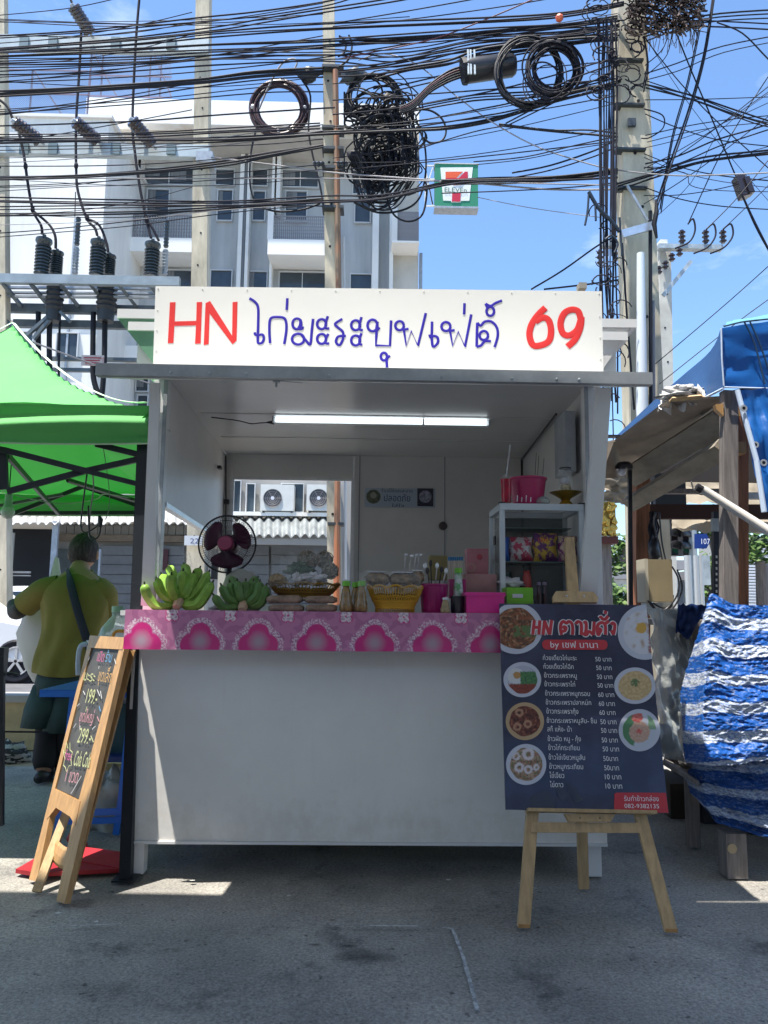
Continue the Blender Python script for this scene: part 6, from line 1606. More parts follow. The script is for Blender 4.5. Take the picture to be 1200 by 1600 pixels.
# clutter in the dark below the table
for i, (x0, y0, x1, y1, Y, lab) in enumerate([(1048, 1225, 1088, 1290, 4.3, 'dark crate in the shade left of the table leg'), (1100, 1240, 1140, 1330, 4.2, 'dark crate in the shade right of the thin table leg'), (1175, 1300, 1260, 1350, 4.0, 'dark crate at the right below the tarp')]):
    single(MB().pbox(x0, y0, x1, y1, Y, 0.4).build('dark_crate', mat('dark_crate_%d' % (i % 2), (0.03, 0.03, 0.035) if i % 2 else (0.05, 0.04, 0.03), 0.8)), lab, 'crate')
# added panel behind that stall, coloured dark to stand in for shade
single(MB().pbox(1050, 955, 1400, 1270, 4.75, 0.05).build('added_shade_board', mat('dark_shade_fill', (0.06, 0.055, 0.05), 0.8)), 'added dark board standing in for shade behind the timber table', 'board')

# ================================================================ seen past the right stall
tl_ = thing('traffic_light', P(1066, 840, 9.0), 'dark traffic light with hooded lamps behind the timber stall', 'traffic light')
YTL = 9.0
MB().cyl(P(1084, 900, YTL).xy.to_3d(), Vector((P(1084, 900, YTL).x, YTL, P(1084, 815, YTL).z)), 0.05).build('pole', GALV, tl_)
for cx_, dy in ((1074, 0.0), (1056, 0.3)):
    MB().pbox(cx_ - 7, 812, cx_ + 10, 868, YTL + dy, 0.15).build('housing', BLKP, tl_)
    for y_ in (819, 838, 857):
        c = P(cx_, y_, YTL + dy)
        col = (0.02, 0.09, 0.06) if y_ > 850 else (0.03, 0.02, 0.02)
        MB().lathe(c, [(0.055, 0), (0.055, -0.01)], 18, 'Y').build('lens', mat('lens_%d' % y_, col, 0.2), tl_)
        hd_ = MB().grid(lambda u, v, c=c: c + Vector((math.cos(math.pi * (u * 1.2 - 0.1)) * 0.08 - v * 0.19, -v * 0.16, math.sin(math.pi * (u * 1.2 - 0.1)) * 0.07 + 0.01)), 14, 3)
        hd_.build('hood', BLKP, tl_, smooth=2, solid=0.004)
for i, x_ in enumerate((1074, 1087, 1094)):
    a = P(x_, 868, 8.6 + 0.2 * i)
    single(MB().cyl((a.x, a.y, 0), a, 0.03 if i else 0.038).build('steel_pipe', mat('pale_steel_pipe', (0.52, 0.54, 0.55), 0.45, 0.4), smooth=True), ['pale steel pipe directly under the traffic light', 'pale steel pipe under the blue numbered sign', 'rightmost pale steel pipe by the numbered sign'][i], 'pipe')
sg7 = thing('numbered_sign', P(1098, 845, 8.8), 'small blue sign with white number 107', 'sign')
MB().slab([P(1086, 857, 8.8), P(1104, 857, 8.8), P(1110, 846, 8.8), P(1104, 834, 8.8), P(1086, 834, 8.8)], (0, -1, 0), 0.02).build('plate', mat('blue_sign_plate', (0.01, 0.04, 0.22), 0.4), sg7)
text_on('lettering', '107', P(1096, 850, 8.79), UX, UZ, NF, 0.09, 0.10, BWH, sg7)
single(MB().pbox(1096, 868, 1110, 914, 10.0, 0.1).build('steel_cabinet', GALV), 'grey steel cabinet behind the pipes', 'cabinet')
# trees
def leaf_tree(name, blobs, trunk, n, size, cols, lab, Y=None):
    base = Vector(trunk[0]); t = thing(name, base, lab, 'tree')
    tk = MB(); tk.tube(trunk, [0.14, 0.1, 0.06][:len(trunk)] if len(trunk) <= 3 else 0.08, 8)
    for b in blobs: tk.tube([Vector(trunk[-1]), (Vector(trunk[-1]) + Vector(b[0])) / 2 + Vector((0, 0, 0.1)), Vector(b[0])], [0.05, 0.03, 0.012], 5)
    tk.build('trunk', WOODG, t, smooth=2)
    ms = MB(); cc = []
    for c_, r_ in blobs:
        c_ = Vector(c_)
        for _ in range(n):
            d = Vector((R_.gauss(0, 1), R_.gauss(0, 1), R_.gauss(0, 1))).normalized() * (R_.random() ** 0.5) * (1 + 0.3 * mnoise.noise(c_ + Vector((_ * 0.1, 0, 0))))
            p = c_ + Vector((d.x * r_, d.y * r_, d.z * r_ * 0.7)); a = Vector((R_.gauss(0, 1), R_.gauss(0, 1), R_.gauss(0, 0.5))).normalized(); b_ = a.orthogonal().normalized() * 0.55
            s_ = size * R_.uniform(0.6, 1.3); k = R_.choice(cols)
            ms.add([p - a * s_, p + b_ * s_, p + a * s_, p - b_ * s_], [(0, 1, 2, 3)]); ms.c += [k] * 4
    ms.build('crown', mat('leaf_green', (1, 1, 1), 0.55, vcol=True, transl=0.3), t)
    return t
LC = [(0.05, 0.11, 0.02), (0.08, 0.16, 0.03), (0.11, 0.20, 0.04), (0.035, 0.07, 0.02), (0.14, 0.22, 0.06)]
def tp(x, y, Y): return tuple(P(x, y, Y))
leaf_tree('street_tree', [(tp(955, 860, 11), 0.22), (tp(963, 880, 11), 0.25), (tp(945, 893, 11), 0.22), (tp(972, 850, 11), 0.22), (tp(985, 870, 11.3), 0.3)], [(P(990, 900, 11.5).x, 11.5, 0), tp(990, 900, 11.5), tp(975, 875, 11.2)], 90, 0.055, LC, 'leafy branch of a tree showing between white stall and red-brown post')
leaf_tree('street_tree', [(tp(1100, 820, 12), 0.4), (tp(1120, 815, 12), 0.4), (tp(1110, 835, 12.2), 0.35), (tp(1090, 830, 12), 0.3)], [(P(1125, 900, 12.5).x, 12.5, 0), tp(1125, 880, 12.5), tp(1112, 840, 12.2)], 130, 0.06, LC, 'tree crown just above the blue numbered sign')
leaf_tree('street_tree', [(tp(1178, 850, 12), 0.35), (tp(1165, 868, 12), 0.3), (tp(1195, 840, 12), 0.3), (tp(1185, 862, 12), 0.3)], [(P(1190, 900, 12.4).x, 12.4, 0), tp(1190, 880, 12.4), tp(1180, 860, 12.1)], 120, 0.06, LC, 'tree crown right of the grey timber post')
leaf_tree('street_shrub', [(tp(1108, 930, 13), 0.45), (tp(1104, 900, 13), 0.35), (tp(1112, 880, 13), 0.3), (tp(1118, 915, 13), 0.3)], [(P(1108, 950, 13).x, 13, 0), tp(1108, 930, 13)], 130, 0.06, LC, 'green shrub behind the slotted black post')
leaf_tree('street_shrub', [(tp(958, 935, 15), 0.4), (tp(948, 925, 15), 0.3), (tp(968, 930, 15), 0.3), (tp(942, 940, 15), 0.3)], [(P(958, 950, 15).x, 15, 0), tp(958, 935, 15)], 110, 0.07, LC, 'green shrub low behind the right post of the white stall')
# gold frame
gf = thing('gilded_arch', P(948, 815, 8.0), 'ornate gilded frame with red-brown base seen beside the white stall', 'frame')
mb = MB(); mb.pbox(936, 784, 962, 836, 8.0, 0.12)
mb2 = MB()
for k in range(90):
    p = P(R_.uniform(941, 962), R_.uniform(783, 838), 7.98); mb2.ball(p, R_.uniform(0.012, 0.03), 6, 4)
mb.build('panel', mat('gilded_panel', (0.50, 0.34, 0.08), 0.35, 0.6, var=0.5, scale=14, bump=1, bscale=30, dist=0.02), gf); mb2.build('carving', mat('gilded_carving', (0.62, 0.42, 0.10), 0.3, 0.7), gf, smooth=2, kind='stuff')
MB().pbox(934, 838, 966, 849, 7.95, 0.3).build('base', mat('dark_red_base', (0.10, 0.03, 0.025), 0.6), gf)
MB().box((P(950, 850, 8).x - 0.05, 8.05, 0), (P(950, 850, 8).x + 0.05, 8.15, P(950, 849, 8).z)).build('post', WOODG, gf)
# white louvred building at the right
lb = thing('louvred_building', P(1190, 900, 17), 'white slatted building side at the far right', 'building')
MB().box((P(1150, 900, 17.1).x, 17.1, 0), (P(1330, 900, 17.1).x, 19, P(1190, 838, 17.1).z)).build('wall', mat('grey_building_wall', (0.35, 0.36, 0.36), 0.7), lb)
for k in range(30):
    y_ = 846 + k * 4.6
    a = P(1167, y_, 17); MB().box((a.x, 17.0, a.z - 0.045), (P(1330, y_, 17).x, 17.08, a.z)).build('slat', mat('white_slat', (0.62, 0.64, 0.66), 0.6), lb)
# far hazy row of roofs on the right horizon
HZ = mat('pale_far_wall', (0.45, 0.47, 0.48), 0.8, var=0.2, scale=1.5)
for i, (x0, x1, y0, lab) in enumerate([(936, 985, 905, 'pale low far building behind the green shrub'), (986, 1060, 890, 'pale far building behind the electric box'), (1100, 1170, 905, 'pale far building behind the shrub by the slotted post')]):
    t = thing('far_building', P((x0 + x1) / 2, 950, 40), lab, 'building')
    a, b = P(x0, y0, 40), P(x1, y0, 40)
    MB().box((a.x, 40, 0), (b.x, 46, a.z)).build('wall', HZ, t); MB().box((a.x - 0.3, 39.6, a.z + 0.01), (b.x + 0.3, 46, a.z + 0.5)).build('roof', mat('grey_far_roof', (0.25, 0.25, 0.26), 0.8), t)
    for k in range(3):
        xx = a.x + (b.x - a.x) * (0.15 + k * 0.28); MB().box((xx, 39.9, a.z * 0.4), (xx + 0.9, 39.98, a.z * 0.7)).build('window', mat('dark_far_glass', (0.05, 0.06, 0.08), 0.2), t)
# ================================================================ buildings behind
FW = mat('pale_blue_grey_render', (0.42, 0.43, 0.43), 0.8, var=0.16, scale=1.1, stretch=(1.4, 1, 0.22))
FWL = mat('white_render', (0.76, 0.75, 0.71), 0.8, var=0.10, scale=1.1, col2=None, stretch=(1.4, 1, 0.2))
FWB = mat('beige_render', (0.50, 0.47, 0.42), 0.8, var=0.12, scale=0.8)
PAR = mat('stained_white_parapet', (0.84, 0.83, 0.79), 0.8, col2=(0.62, 0.50, 0.36), scale=0.7, lo=0.55, hi=0.8, stretch=(1.2, 1, 0.5))
PIL = mat('white_pilaster', (0.72, 0.71, 0.68), 0.75, var=0.06, scale=1)
GL2 = mat('dark_window_glass', (0.045, 0.06, 0.075), 0.12, var=0.3, scale=0.8)
FRW = mat('white_window_frame', (0.55, 0.57, 0.58), 0.6)
CURT = mat('dim_curtain', (0.16, 0.17, 0.18), 0.8, var=0.3, scale=4, stretch=(6, 1, 0.3))
IRON = mat('grey_iron', (0.24, 0.23, 0.24), 0.7)
YBD = 24.0
bd = thing('apartment_building', (P(400, 500, YBD).x, YBD, 0), 'pale grey apartment block with balconies behind the white stall', 'building')
def fbox(x0, y0, x1, y1, m, nm, Y=YBD, d=0.3, par=bd): return MB().pbox(x0, y0, x1, y1, Y, d).build(nm, m, par)
a, b = P(160, 200, YBD), P(612, 200, YBD)
MB().box((a.x, YBD, 0), (b.x, YBD + 9, P(400, 215, YBD).z)).build('wall', FW, bd)
a2 = P(655, 200, YBD - 0.2)
MB().box((b.x + 0.003, YBD - 0.2, 0), (a2.x, YBD + 9, P(600, 170, YBD).z)).build('end_wall', FWB, bd)
# cornice with its deep soffit
YCN = 22.3
c0, c1 = P(134, 170, YCN), P(655, 170, YCN)
MB().box((c0.x, YCN, P(400, 196, YCN).z), (c1.x, YBD + 9, P(400, 158, YCN).z)).build('parapet', PAR, bd)
MB().box((c0.x + 0.05, YCN + 0.35, P(400, 203, YCN).z), (c1.x - 0.05, YBD + 8, P(400, 196, YCN).z - 0.003)).build('soffit', FWB, bd)
def win(x0, y0, x1, y1, panes=1, Y=YBD, fr=1.6, frm=FRW, par=bd):
    f = MB(); xm, ym = (x0 + x1) / 2, (y0 + y1) / 2
    A0, A1 = P(x0, ym, Y).x, P(x1, ym, Y).x; z1, z0 = P(xm, y0, Y).z, P(xm, y1, Y).z; t = fr * Y / FPX
    f.box((A0 - t, Y - 0.09, z0 - t), (A0, Y - 0.003, z1 + t)).box((A1, Y - 0.09, z0 - t), (A1 + t, Y - 0.003, z1 + t))
    f.box((A0, Y - 0.09, z1), (A1, Y - 0.003, z1 + t)).box((A0, Y - 0.11, z0 - t), (A1, Y - 0.003, z0))
    for k in range(1, panes):
        q = A0 + (A1 - A0) * k / panes; f.box((q - t / 3, Y - 0.08, z0), (q + t / 3, Y - 0.003, z1))
    fo = f.build('window', frm, par)
    for k in range(panes):
        if R_.random() < 0.35: MB().box((A0 + (A1 - A0) * (k + 0.04) / panes, Y - 0.045, z0 + (z1 - z0) * R_.uniform(0.1, 0.6)), (A0 + (A1 - A0) * (k + R_.uniform(0.3, 0.9)) / panes, Y - 0.032, z1)).build('blind', CURT, fo)
        MB().box((A0 + (A1 - A0) * k / panes + 0.01, Y - 0.03, z0), (A0 + (A1 - A0) * (k + 1) / panes - 0.01, Y - 0.003, z1)).build('pane', GL2, fo)
rows_ = [(262, 292, 299, 345)]
for (x0, y0, x1, y1, n) in ((170, 269, 200, 289, 1), (175, 297, 200, 343, 1), (227, 265, 303, 290, 2), (231, 298, 264, 345, 1), (338, 267, 366, 291, 1), (341, 299, 363, 346, 1),
                            (391, 267, 418, 292, 1), (396, 301, 414, 346, 1), (442, 268, 497, 294, 2), (447, 301, 479, 347, 1), (552, 268, 580, 305, 1), (555, 316, 578, 349, 1),
                            (180, 425, 200, 452, 1), (260, 424, 300, 455, 1), (330, 424, 362, 455, 1), (388, 426, 417, 455, 1), (437, 427, 508, 455, 2), (548, 430, 580, 455, 1),
                            (166, 586, 190, 612, 1), (168, 619, 188, 634, 1), (214, 588, 232, 612, 1), (216, 619, 231, 640, 1), (616, 381, 650, 412, 1), (616, 268, 632, 345, 1)):
    win(x0, y0, x1, y1, n)
for (x0, x1, y0, y1) in ((205, 210, 246, 640), (214, 219, 246, 330), (369, 375.5, 240, 640), (381, 386, 240, 640), (420, 424, 240, 640), (432, 438, 240, 330), (581, 591, 235, 640), (608, 614, 230, 640), (198, 204, 560, 640)):
    fbox(x0, y0, x1, y1, PIL, 'pilaster', YBD - 0.45, 0.44)
fbox(376.3, 238, 380.2, 640, mat('grey_drain_pipe', (0.14, 0.15, 0.16), 0.6), 'drain_pipe', YBD - 0.42, 0.2)
fbox(655.5, 395, 660, 450, GREYM, 'drain_pipe', YBD - 0.1, 0.2)
def balcony(x0, x1, yt, yb, ys):
    Yb_ = YBD - 1.1
    t = MB().pbox(x0, yb, x1, ys, Yb_, 1.09).build('balcony', PAR, bd)
    MB().pbox(x0, yt - 6, x0 + 9, yb - 0.3, Yb_ + 0.01, 0.2).build('pier', PIL, t)
    g_ = MB(); A0, A1 = P(x0 + 10, yt, Yb_ + 0.1).x, P(x1 - 1, yt, Yb_ + 0.1).x; z1, z0 = P(x0, yt, Yb_ + 0.1).z, P(x0, yb, Yb_ + 0.1).z
    n = 26
    for k in range(n):
        x = A0 + (A1 - A0) * k / (n - 1); g_.box((x - 0.012, Yb_ + 0.1, z0 + 0.003), (x + 0.012, Yb_ + 0.125, z1))
        if k < n - 1:
            for q in range(3):
                zz = z0 + (z1 - z0) * (0.2 + q * 0.28); g_.tube([Vector((x + (A1 - A0) / n * (0.5 + 0.4 * math.cos(a_)), Yb_ + 0.11, zz + 0.09 * math.sin(a_))) for a_ in [w_ / 6 * math.tau for w_ in range(6)]], 0.008, 3, closed=True)
    for zz in (z1 - 0.02, z0 + 0.02): g_.box((A0, Yb_ + 0.097, zz - 0.015), (A1, Yb_ + 0.13, zz + 0.015))
    g_.build('grille', IRON, t, kind='stuff')
balcony(190, 302, 334, 371, 393); balcony(418, 508, 336, 374, 398); balcony(612, 655, 330, 376, 379)
balcony(418, 508, 500, 540, 560)
fbox(190, 540, 232, 562, PAR, 'balcony', YBD - 1.1, 1.09)
# roof fences
MESHW = mat('wire_fence', (0.25, 0.30, 0.40), 0.6, 0.3); RUSTP = mat('purple_grey_rail', (0.20, 0.16, 0.22), 0.6)
def fence(x0, y0, x1, y1, Y, lab, posts, braces):
    t = thing('rooftop_fence', P((x0 + x1) / 2, y1, Y), lab, 'fence')
    for x in posts: MB().pbox(x - 1, y0, x + 1, y1, Y, 0.05).build('post', RUSTP, t)
    for y in (y0, (y0 + y1) / 2, y1 - 3): MB().pbox(x0, y, x1, y + 1.5, Y - 0.03, 0.03).build('rail', RUSTP, t)
    for (a, b) in braces: MB().bar(P(*a, Y + 0.4), P(*b, Y + 0.4), 0.045, 0.04, (0, 1, 0)).build('brace', RUSTP, t)
    m_ = MB(); s = 3.0; n = int((x1 - x0 + (y1 - y0)) / s)
    for k in range(n):
        xa, ya = x0 + k * s, y1; d_ = (y1 - y0)
        for sg_ in (1, -1):
            xs_, xe_ = (xa, xa - d_) if sg_ == 1 else (xa - d_, xa)
            ys_, ye_ = y1, y0
            if xs_ > x1: ys_ -= (xs_ - x1) if sg_ == 1 else 0; xs_ = min(xs_, x1)
            if xe_ < x0: ye_ = ys_ - abs(xs_ - x0); xe_ = x0
            if xs_ < x0: ys_ -= x0 - xs_; xs_ = x0
            if xe_ > x1: ye_ += xe_ - x1; xe_ = x1
            if abs(xs_ - xe_) > 1: m_.tube([P(xs_, ys_, Y), P(xe_, ye_, Y)], 0.006, 3, caps=False)
    m_.build('wire_mesh', MESHW, t, kind='stuff')
fence(140, 82, 268, 153, 22.6, 'tall wire mesh fence on the raised parapet of the apartment block', (141, 159, 234, 251), (((240, 83), (268, 152)), ((146, 83), (182, 150))))
fence(-30, 108, 138, 182, 20.6, 'wire mesh fence on the flat roof of the plain white building', (-20, 48, 138), (((53, 110), (97, 180)), ((-10, 112), (20, 180))))
# plain white building on the left
wb = thing('white_building', (P(60, 400, 20.5).x, 20.5, 0), 'plain white building wall at the left behind the transformers', 'building')
a, b = P(-160, 400, 20.5), P(158, 400, 20.5)
MB().box((a.x, 20.5, 0), (b.x, 31, P(60, 184, 20.5).z)).build('wall', FWL, wb)
MB().box((a.x, 20.42, P(60, 184, 20.5).z + 0.002), (b.x + 0.1, 31, P(60, 180, 20.5).z + 0.01)).build('coping', PIL, wb)
MB().box((P(118, 300, 20.4).x, 20.43, 0.5), (P(121, 300, 20.4).x, 20.497, P(120, 340, 20.4).z)).build('drain_pipe', GREYM, wb)
MB().box((P(-20, 300, 20.4).x, 20.44, P(60, 500, 20.4).z), (b.x - 0.02, 20.497, P(60, 497, 20.4).z)).build('band', PIL, wb)
def pwin(x0, y0, x1, y1): win(x0, y0, x1, y1, 1, 20.5, 1.6, FRW, wb)
pwin(20, 520, 52, 560); pwin(90, 522, 122, 560)
# shop row at street level
YSH = 17.6
sr = thing('shop_row', (P(200, 900, YSH).x, YSH, 0), 'row of shaded shop fronts with corrugated awnings across the street', 'building')
SHD = mat('dim_shop_wall', (0.13, 0.13, 0.125), 0.8, var=0.2, scale=1.5)
zt_s = P(200, 812, YSH + 1.2).z
MB().box((-22, YSH + 1.2, 0.13), (2.2, YSH + 2.8, P(300, 700, YSH + 1.2).z)).build('wall', mat('white_lower_wall', (0.33, 0.32, 0.30), 0.8, var=0.1, scale=1), sr)
def sbox(x0, y0, x1, y1, m, nm, Y=YSH, d=0.1): return MB().pbox(x0, y0, x1, y1, Y, d).build(nm, m, sr)
# roller shutters, openings, fascia
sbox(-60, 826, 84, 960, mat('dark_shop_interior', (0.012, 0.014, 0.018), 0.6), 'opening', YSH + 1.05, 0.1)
sbox(86, 858, 152, 960, mat('dim_grey_door', (0.06, 0.075, 0.075), 0.6, var=0.2), 'door', YSH + 1.05, 0.1)
SHUT = mat('grey_roller_shutter', (0.14, 0.145, 0.15), 0.5, var=0.1)
for (x0, x1) in ((156, 214), (222, 288), (370, 420), (424, 520)):
    for k in range(7):
        y = 853 + k * 15; sbox(x0, y, x1, y + 14.2, SHUT, 'shutter_slat', YSH + 1.02 + 0.02 * (k % 2), 0.1)
sbox(86, 836, 360, 846, mat('brown_fascia', (0.16, 0.13, 0.10), 0.7, var=0.2), 'fascia', YSH + 0.9, 0.25)
FT = mat('grey_fascia_tile', (0.20, 0.20, 0.185), 0.7, var=0.1)
for k in range(17): sbox(92 + k * 12.2, 821, 92 + k * 12.2 + 11.4, 835.5, FT, 'tile', YSH + 0.95, 0.2)
for (x0, y0, x1, y1, m) in ((79, 814, 88, 918, GREYM), (-60, 892, 46, 895, PIL), (-60, 898, 46, 899.5, PIL), (3, 908, 8, 955, PIL), (152, 858, 155, 950, GREYM)):
    sbox(x0, y0, x1, y1, m, 'post' if x1 - x0 < 15 else 'rail', YSH + 0.3 if x0 != 79 else YSH - 0.3, 0.08)
sbox(10, 925, 24, 940, mat('dull_red_sign', (0.30, 0.03, 0.03), 0.6), 'red_sign', YSH + 0.25, 0.05)
sbox(240, 858, 262, 890, mat('dark_maroon_panel', (0.07, 0.02, 0.025), 0.6), 'maroon_panel', YSH + 0.95, 0.05)
# food banner, far left
bn3 = thing('food_banner', P(8, 870, YSH), 'pale banner printed with fried food hanging at the far left shop', 'banner')
MB().pbox(-40, 832, 20, 906, YSH - 0.1, 0.04).build('sheet', mat('pale_banner', (0.30, 0.30, 0.28), 0.6), bn3)
for (x, y, r_, c_) in ((-2, 870, 0.3, (0.32, 0.16, 0.04)), (6, 880, 0.2, (0.40, 0.20, 0.05)), (-6, 850, 0.16, (0.22, 0.2, 0.06))):
    MB().lathe(P(x, y, YSH - 0.11), [(r_, 0), (r_, -0.01)], 20, 'Y').build('print', mat('banner_print_%d' % y, c_, 0.6, var=0.4, scale=6), bn3)
# corrugated awnings
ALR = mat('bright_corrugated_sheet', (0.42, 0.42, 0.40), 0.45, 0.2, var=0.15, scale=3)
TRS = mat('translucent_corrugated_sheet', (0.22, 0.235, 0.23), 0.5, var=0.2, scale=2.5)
def corr(x0, x1, y0, Y0, y1, Y1, pitch, amp, m, nm, lab):
    a0, a1, b0, b1 = P(x0, y0, Y0), P(x1, y0, Y0), P(x0, y1, Y1), P(x1, y1, Y1)
    W = a1.x - a0.x; n = max(8, int(W / pitch * 8)); mb = MB()
    mb.grid(lambda u, v: (a0 * (1 - u) + a1 * u) * (1 - v) + (b0 * (1 - u) + b1 * u) * v + Vector((0, 0, amp * math.sin(u * W / pitch * math.tau) + 0.02 * mnoise.noise(Vector((u * 20, v * 3, 1))))), n, 4)
    return single(mb.build(nm, m, None, smooth=2, solid=0.01), lab, 'awning')
corr(-80, 92, 806, YSH + 1.1, 818, YSH - 0.5, 0.2, 0.03, ALR, 'corrugated_awning', 'bright corrugated awning over the dark shop at far left')
corr(88, 318, 798, YSH + 1.15, 818, YSH + 0.1, 0.2, 0.035, ALR, 'corrugated_awning', 'bright corrugated awning behind the head of the man')
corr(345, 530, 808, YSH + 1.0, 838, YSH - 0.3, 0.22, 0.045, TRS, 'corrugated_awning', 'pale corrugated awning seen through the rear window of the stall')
single(MB().pbox(345, 841, 520, 851, YSH - 0.25, 0.1).build('awning_beam', mat('beige_grey_beam', (0.34, 0.31, 0.27), 0.7)), 'beige beam under the awning seen through the rear window', 'beam')
# lower facade seen through the back window: frames and air conditioners
YLF = YSH + 1.1
sbox(358, 800, 520, 806, PAR, 'ledge', YLF - 0.35, 0.4)
win(386, 757, 398, 801, 1, YLF + 0.06, 1.3, FRW, sr); win(440, 757, 474, 800, 1, YLF + 0.06, 1.3, FRW, sr); win(366, 752, 376, 800, 1, YLF + 0.06, 1.0, FRW, sr)
win(515, 760, 528, 800, 1, YLF + 0.06, 1.3, FRW, sr)
def aircon(x0, x1, y0, y1, fx, lab):
    Y = YLF - 0.4; t = thing('air_conditioner', P((x0 + x1) / 2, y1, Y), lab, 'air conditioner')
    MB().pbox(x0, y0, x1, y1, Y, 0.36).build('case', mat('pale_ac_case', (0.62, 0.63, 0.60), 0.5, var=0.05), t)
    c = P(fx, (y0 + y1) / 2 + 1, Y); r_ = (y1 - y0) * 0.36 * Y / FPX
    MB().lathe(c, [(r_, -0.001), (r_, -0.012)], 26, 'Y').build('fan_recess', mat('dark_ac_grille', (0.07, 0.075, 0.08), 0.5), t)
    g_ = MB()
    for q in (0.35, 0.55, 0.75, 0.97): g_.tube([c + Vector((math.cos(k / 24 * math.tau) * r_ * q, -0.02, math.sin(k / 24 * math.tau) * r_ * q)) for k in range(24)], 0.008, 3, closed=True)
    for k in range(6): g_.tube([c + Vector((0, -0.02, 0)), c + Vector((math.cos(k / 6 * math.tau) * r_, -0.02, math.sin(k / 6 * math.tau) * r_))], 0.008, 3)
    g_.build('fan_guard', GREYC, t); MB().lathe(c, [(r_ * 0.2, -0.015), (r_ * 0.2, -0.03)], 14, 'Y').build('fan_hub', LBL, t)
    for x in (x0 + 3, x1 - 5): MB().pbox(x, y1 + 0.3, x + 3, y1 + 3, Y + 0.02, 0.3).build('foot', DARKST, t)
aircon(407, 459, 757, 798, 426, 'white air conditioner outdoor unit, the left one seen through the stall window')
aircon(479, 522, 757, 798, 498, 'white air conditioner outdoor unit nearest the pole in the stall window')
# street clutter across the road
single(MB().pbox(330, 880, 352, 905, 12.0, 0.3).build('dark_sign', BLKP), 'dark board standing behind the fan', 'board')
# the seven sign
YSG = 21.0
sv = thing('shop_sign', P(713, 290, YSG), 'square green, white and red shop sign on a white bracket beside the apartment block', 'sign')
MB().pbox(680, 256, 747, 322, YSG, 0.35).build('box', mat('green_sign_face', (0.03, 0.22, 0.12), 0.4), sv)
MB().pbox(679, 254.5, 748, 256, YSG - 0.02, 0.39).build('edge', mat('silver_edge', (0.5, 0.52, 0.52), 0.4), sv); MB().pbox(679, 322, 748, 325, YSG - 0.02, 0.39).build('edge', GREYM, sv)
def spoly(pts, m, k, nm): return MB().slab([P(640 + x / 8.571, 230 + y / 8.571, YSG - 0.012 * k) for x, y in pts][::-1] , (0, -1, 0), 0.01).build(nm, m, sv)
SW = mat('sign_white', (0.72, 0.74, 0.72), 0.4); SR = mat('sign_red', (0.50, 0.02, 0.05), 0.4); SO = mat('sign_orange', (0.70, 0.10, 0.03), 0.4); SGn = mat('sign_dark_green', (0.01, 0.10, 0.06), 0.4)
spoly([(412, 272), (848, 268), (800, 716), (690, 718), (684, 738), (560, 738), (556, 718), (450, 714)], SW, 1, 'white_field')
spoly([(482, 328), (712, 326), (625, 410), (482, 412)], SO, 2, 'seven_bar'); spoly([(742, 326), (780, 326), (780, 410), (660, 412)], SR, 2, 'seven_bar')
spoly([(482, 414), (780, 412), (740, 450), (700, 500), (580, 505), (600, 460), (482, 450)], SR, 2.2, 'seven_stem')
spoly([(572, 612), (686, 612), (678, 728), (566, 726)], SR, 2, 'seven_foot')
text_on('lettering', 'ELEVEn', P(640 + 470 / 8.571, 230 + 600 / 8.571, YSG - 0.03), UX, UZ, NF, 0.21, 315 / 8.571 * YSG / FPX, SGn, sv)
BRK = MB()
for (a, b) in (((664, 259), (679, 259)), ((664, 322), (679, 322)), ((664, 262), (676, 320)), ((676, 262), (664, 300)), ((664, 280), (679, 280)), ((666, 259), (664, 322)), ((670, 290), (676, 320))): BRK.bar(P(*a, YSG + 0.1), P(*b, YSG + 0.1), 0.035, 0.035, (0, 1, 0))
BRK.build('bracket', PIL, sv)
# far row: generic low buildings to the left horizon and right so the street closes
# ================================================================ poles
def pole(x0, y0, x1, y1, Y, wpx, lab, wtop=None, m=CONC, foot=True, name='utility_pole', holes=True, dk=1.0):
    a, b = P(x0, y0, Y), P(x1, y1, Y)
    d = (a - b); base = b - d * (b.z / d.z); base.z = 0
    w0 = wpx * Y / FPX; w1 = (wtop or wpx * 0.9) * Y / FPX
    t = thing(name, base, lab, 'utility pole')
    MB().bar(base, a, w0 * 1.04, w0 * dk, (0, 1, 0), w1).build('shaft', m, t)
    if holes:
        n = int((a.z - base.z) / 0.55)
        for k in range(2, n):
            p = base + d.normalized() * (k * 0.55)
            ww = (w0 + (w1 - w0) * k / n) * dk
            MB().lathe((p.x + w0 * 0.08 * ((k % 2) * 2 - 1), p.y - ww / 2 - 0.001, p.z), [(0.016, 0.002), (0.016, -0.002)], 8, 'Y').build('bolt_hole', BLACK, t)
    return t, base, a
p1 = pole(319, -30, 308, 900, 12.0, 27, 'square concrete pole carrying the transformer platform behind the left part of sign board', 23)
p0 = pole(2, -30, 4, 900, 12.0, 22, 'concrete pole at the left edge of the transformer platform', 16)
p2 = pole(513, -30, 523, 905, 9.0, 21, 'slim concrete pole with an orange pipe and the big cable tangle', 20)
p3 = pole(980, -30, 1016, 960, 7.0, 56, 'thick concrete pole holding most of the cables right of the sign board', 47, dk=0.8)
p4 = pole(1036, 385, 1042, 940, 11.5, 24, 'thin pale concrete pole with a crossarm of insulators, right of the thick one', 19, mat('pale_concrete', (0.50, 0.49, 0.44), 0.85, var=0.2, scale=2))
ORG = mat('rusty_orange_pipe', (0.40, 0.13, 0.05), 0.6, col2=(0.22, 0.15, 0.10), scale=3, lo=0.4, hi=0.6, stretch=(1, 1, 0.3))
MB().tube([P(524, 110, 8.85), P(527, 300, 8.85), P(529, 450, 8.85), P(527, 780, 8.85), P(526, 905, 8.85), P(526, 1000, 8.85)], 0.036, 8).build('pipe', ORG, p2[0], smooth=True)
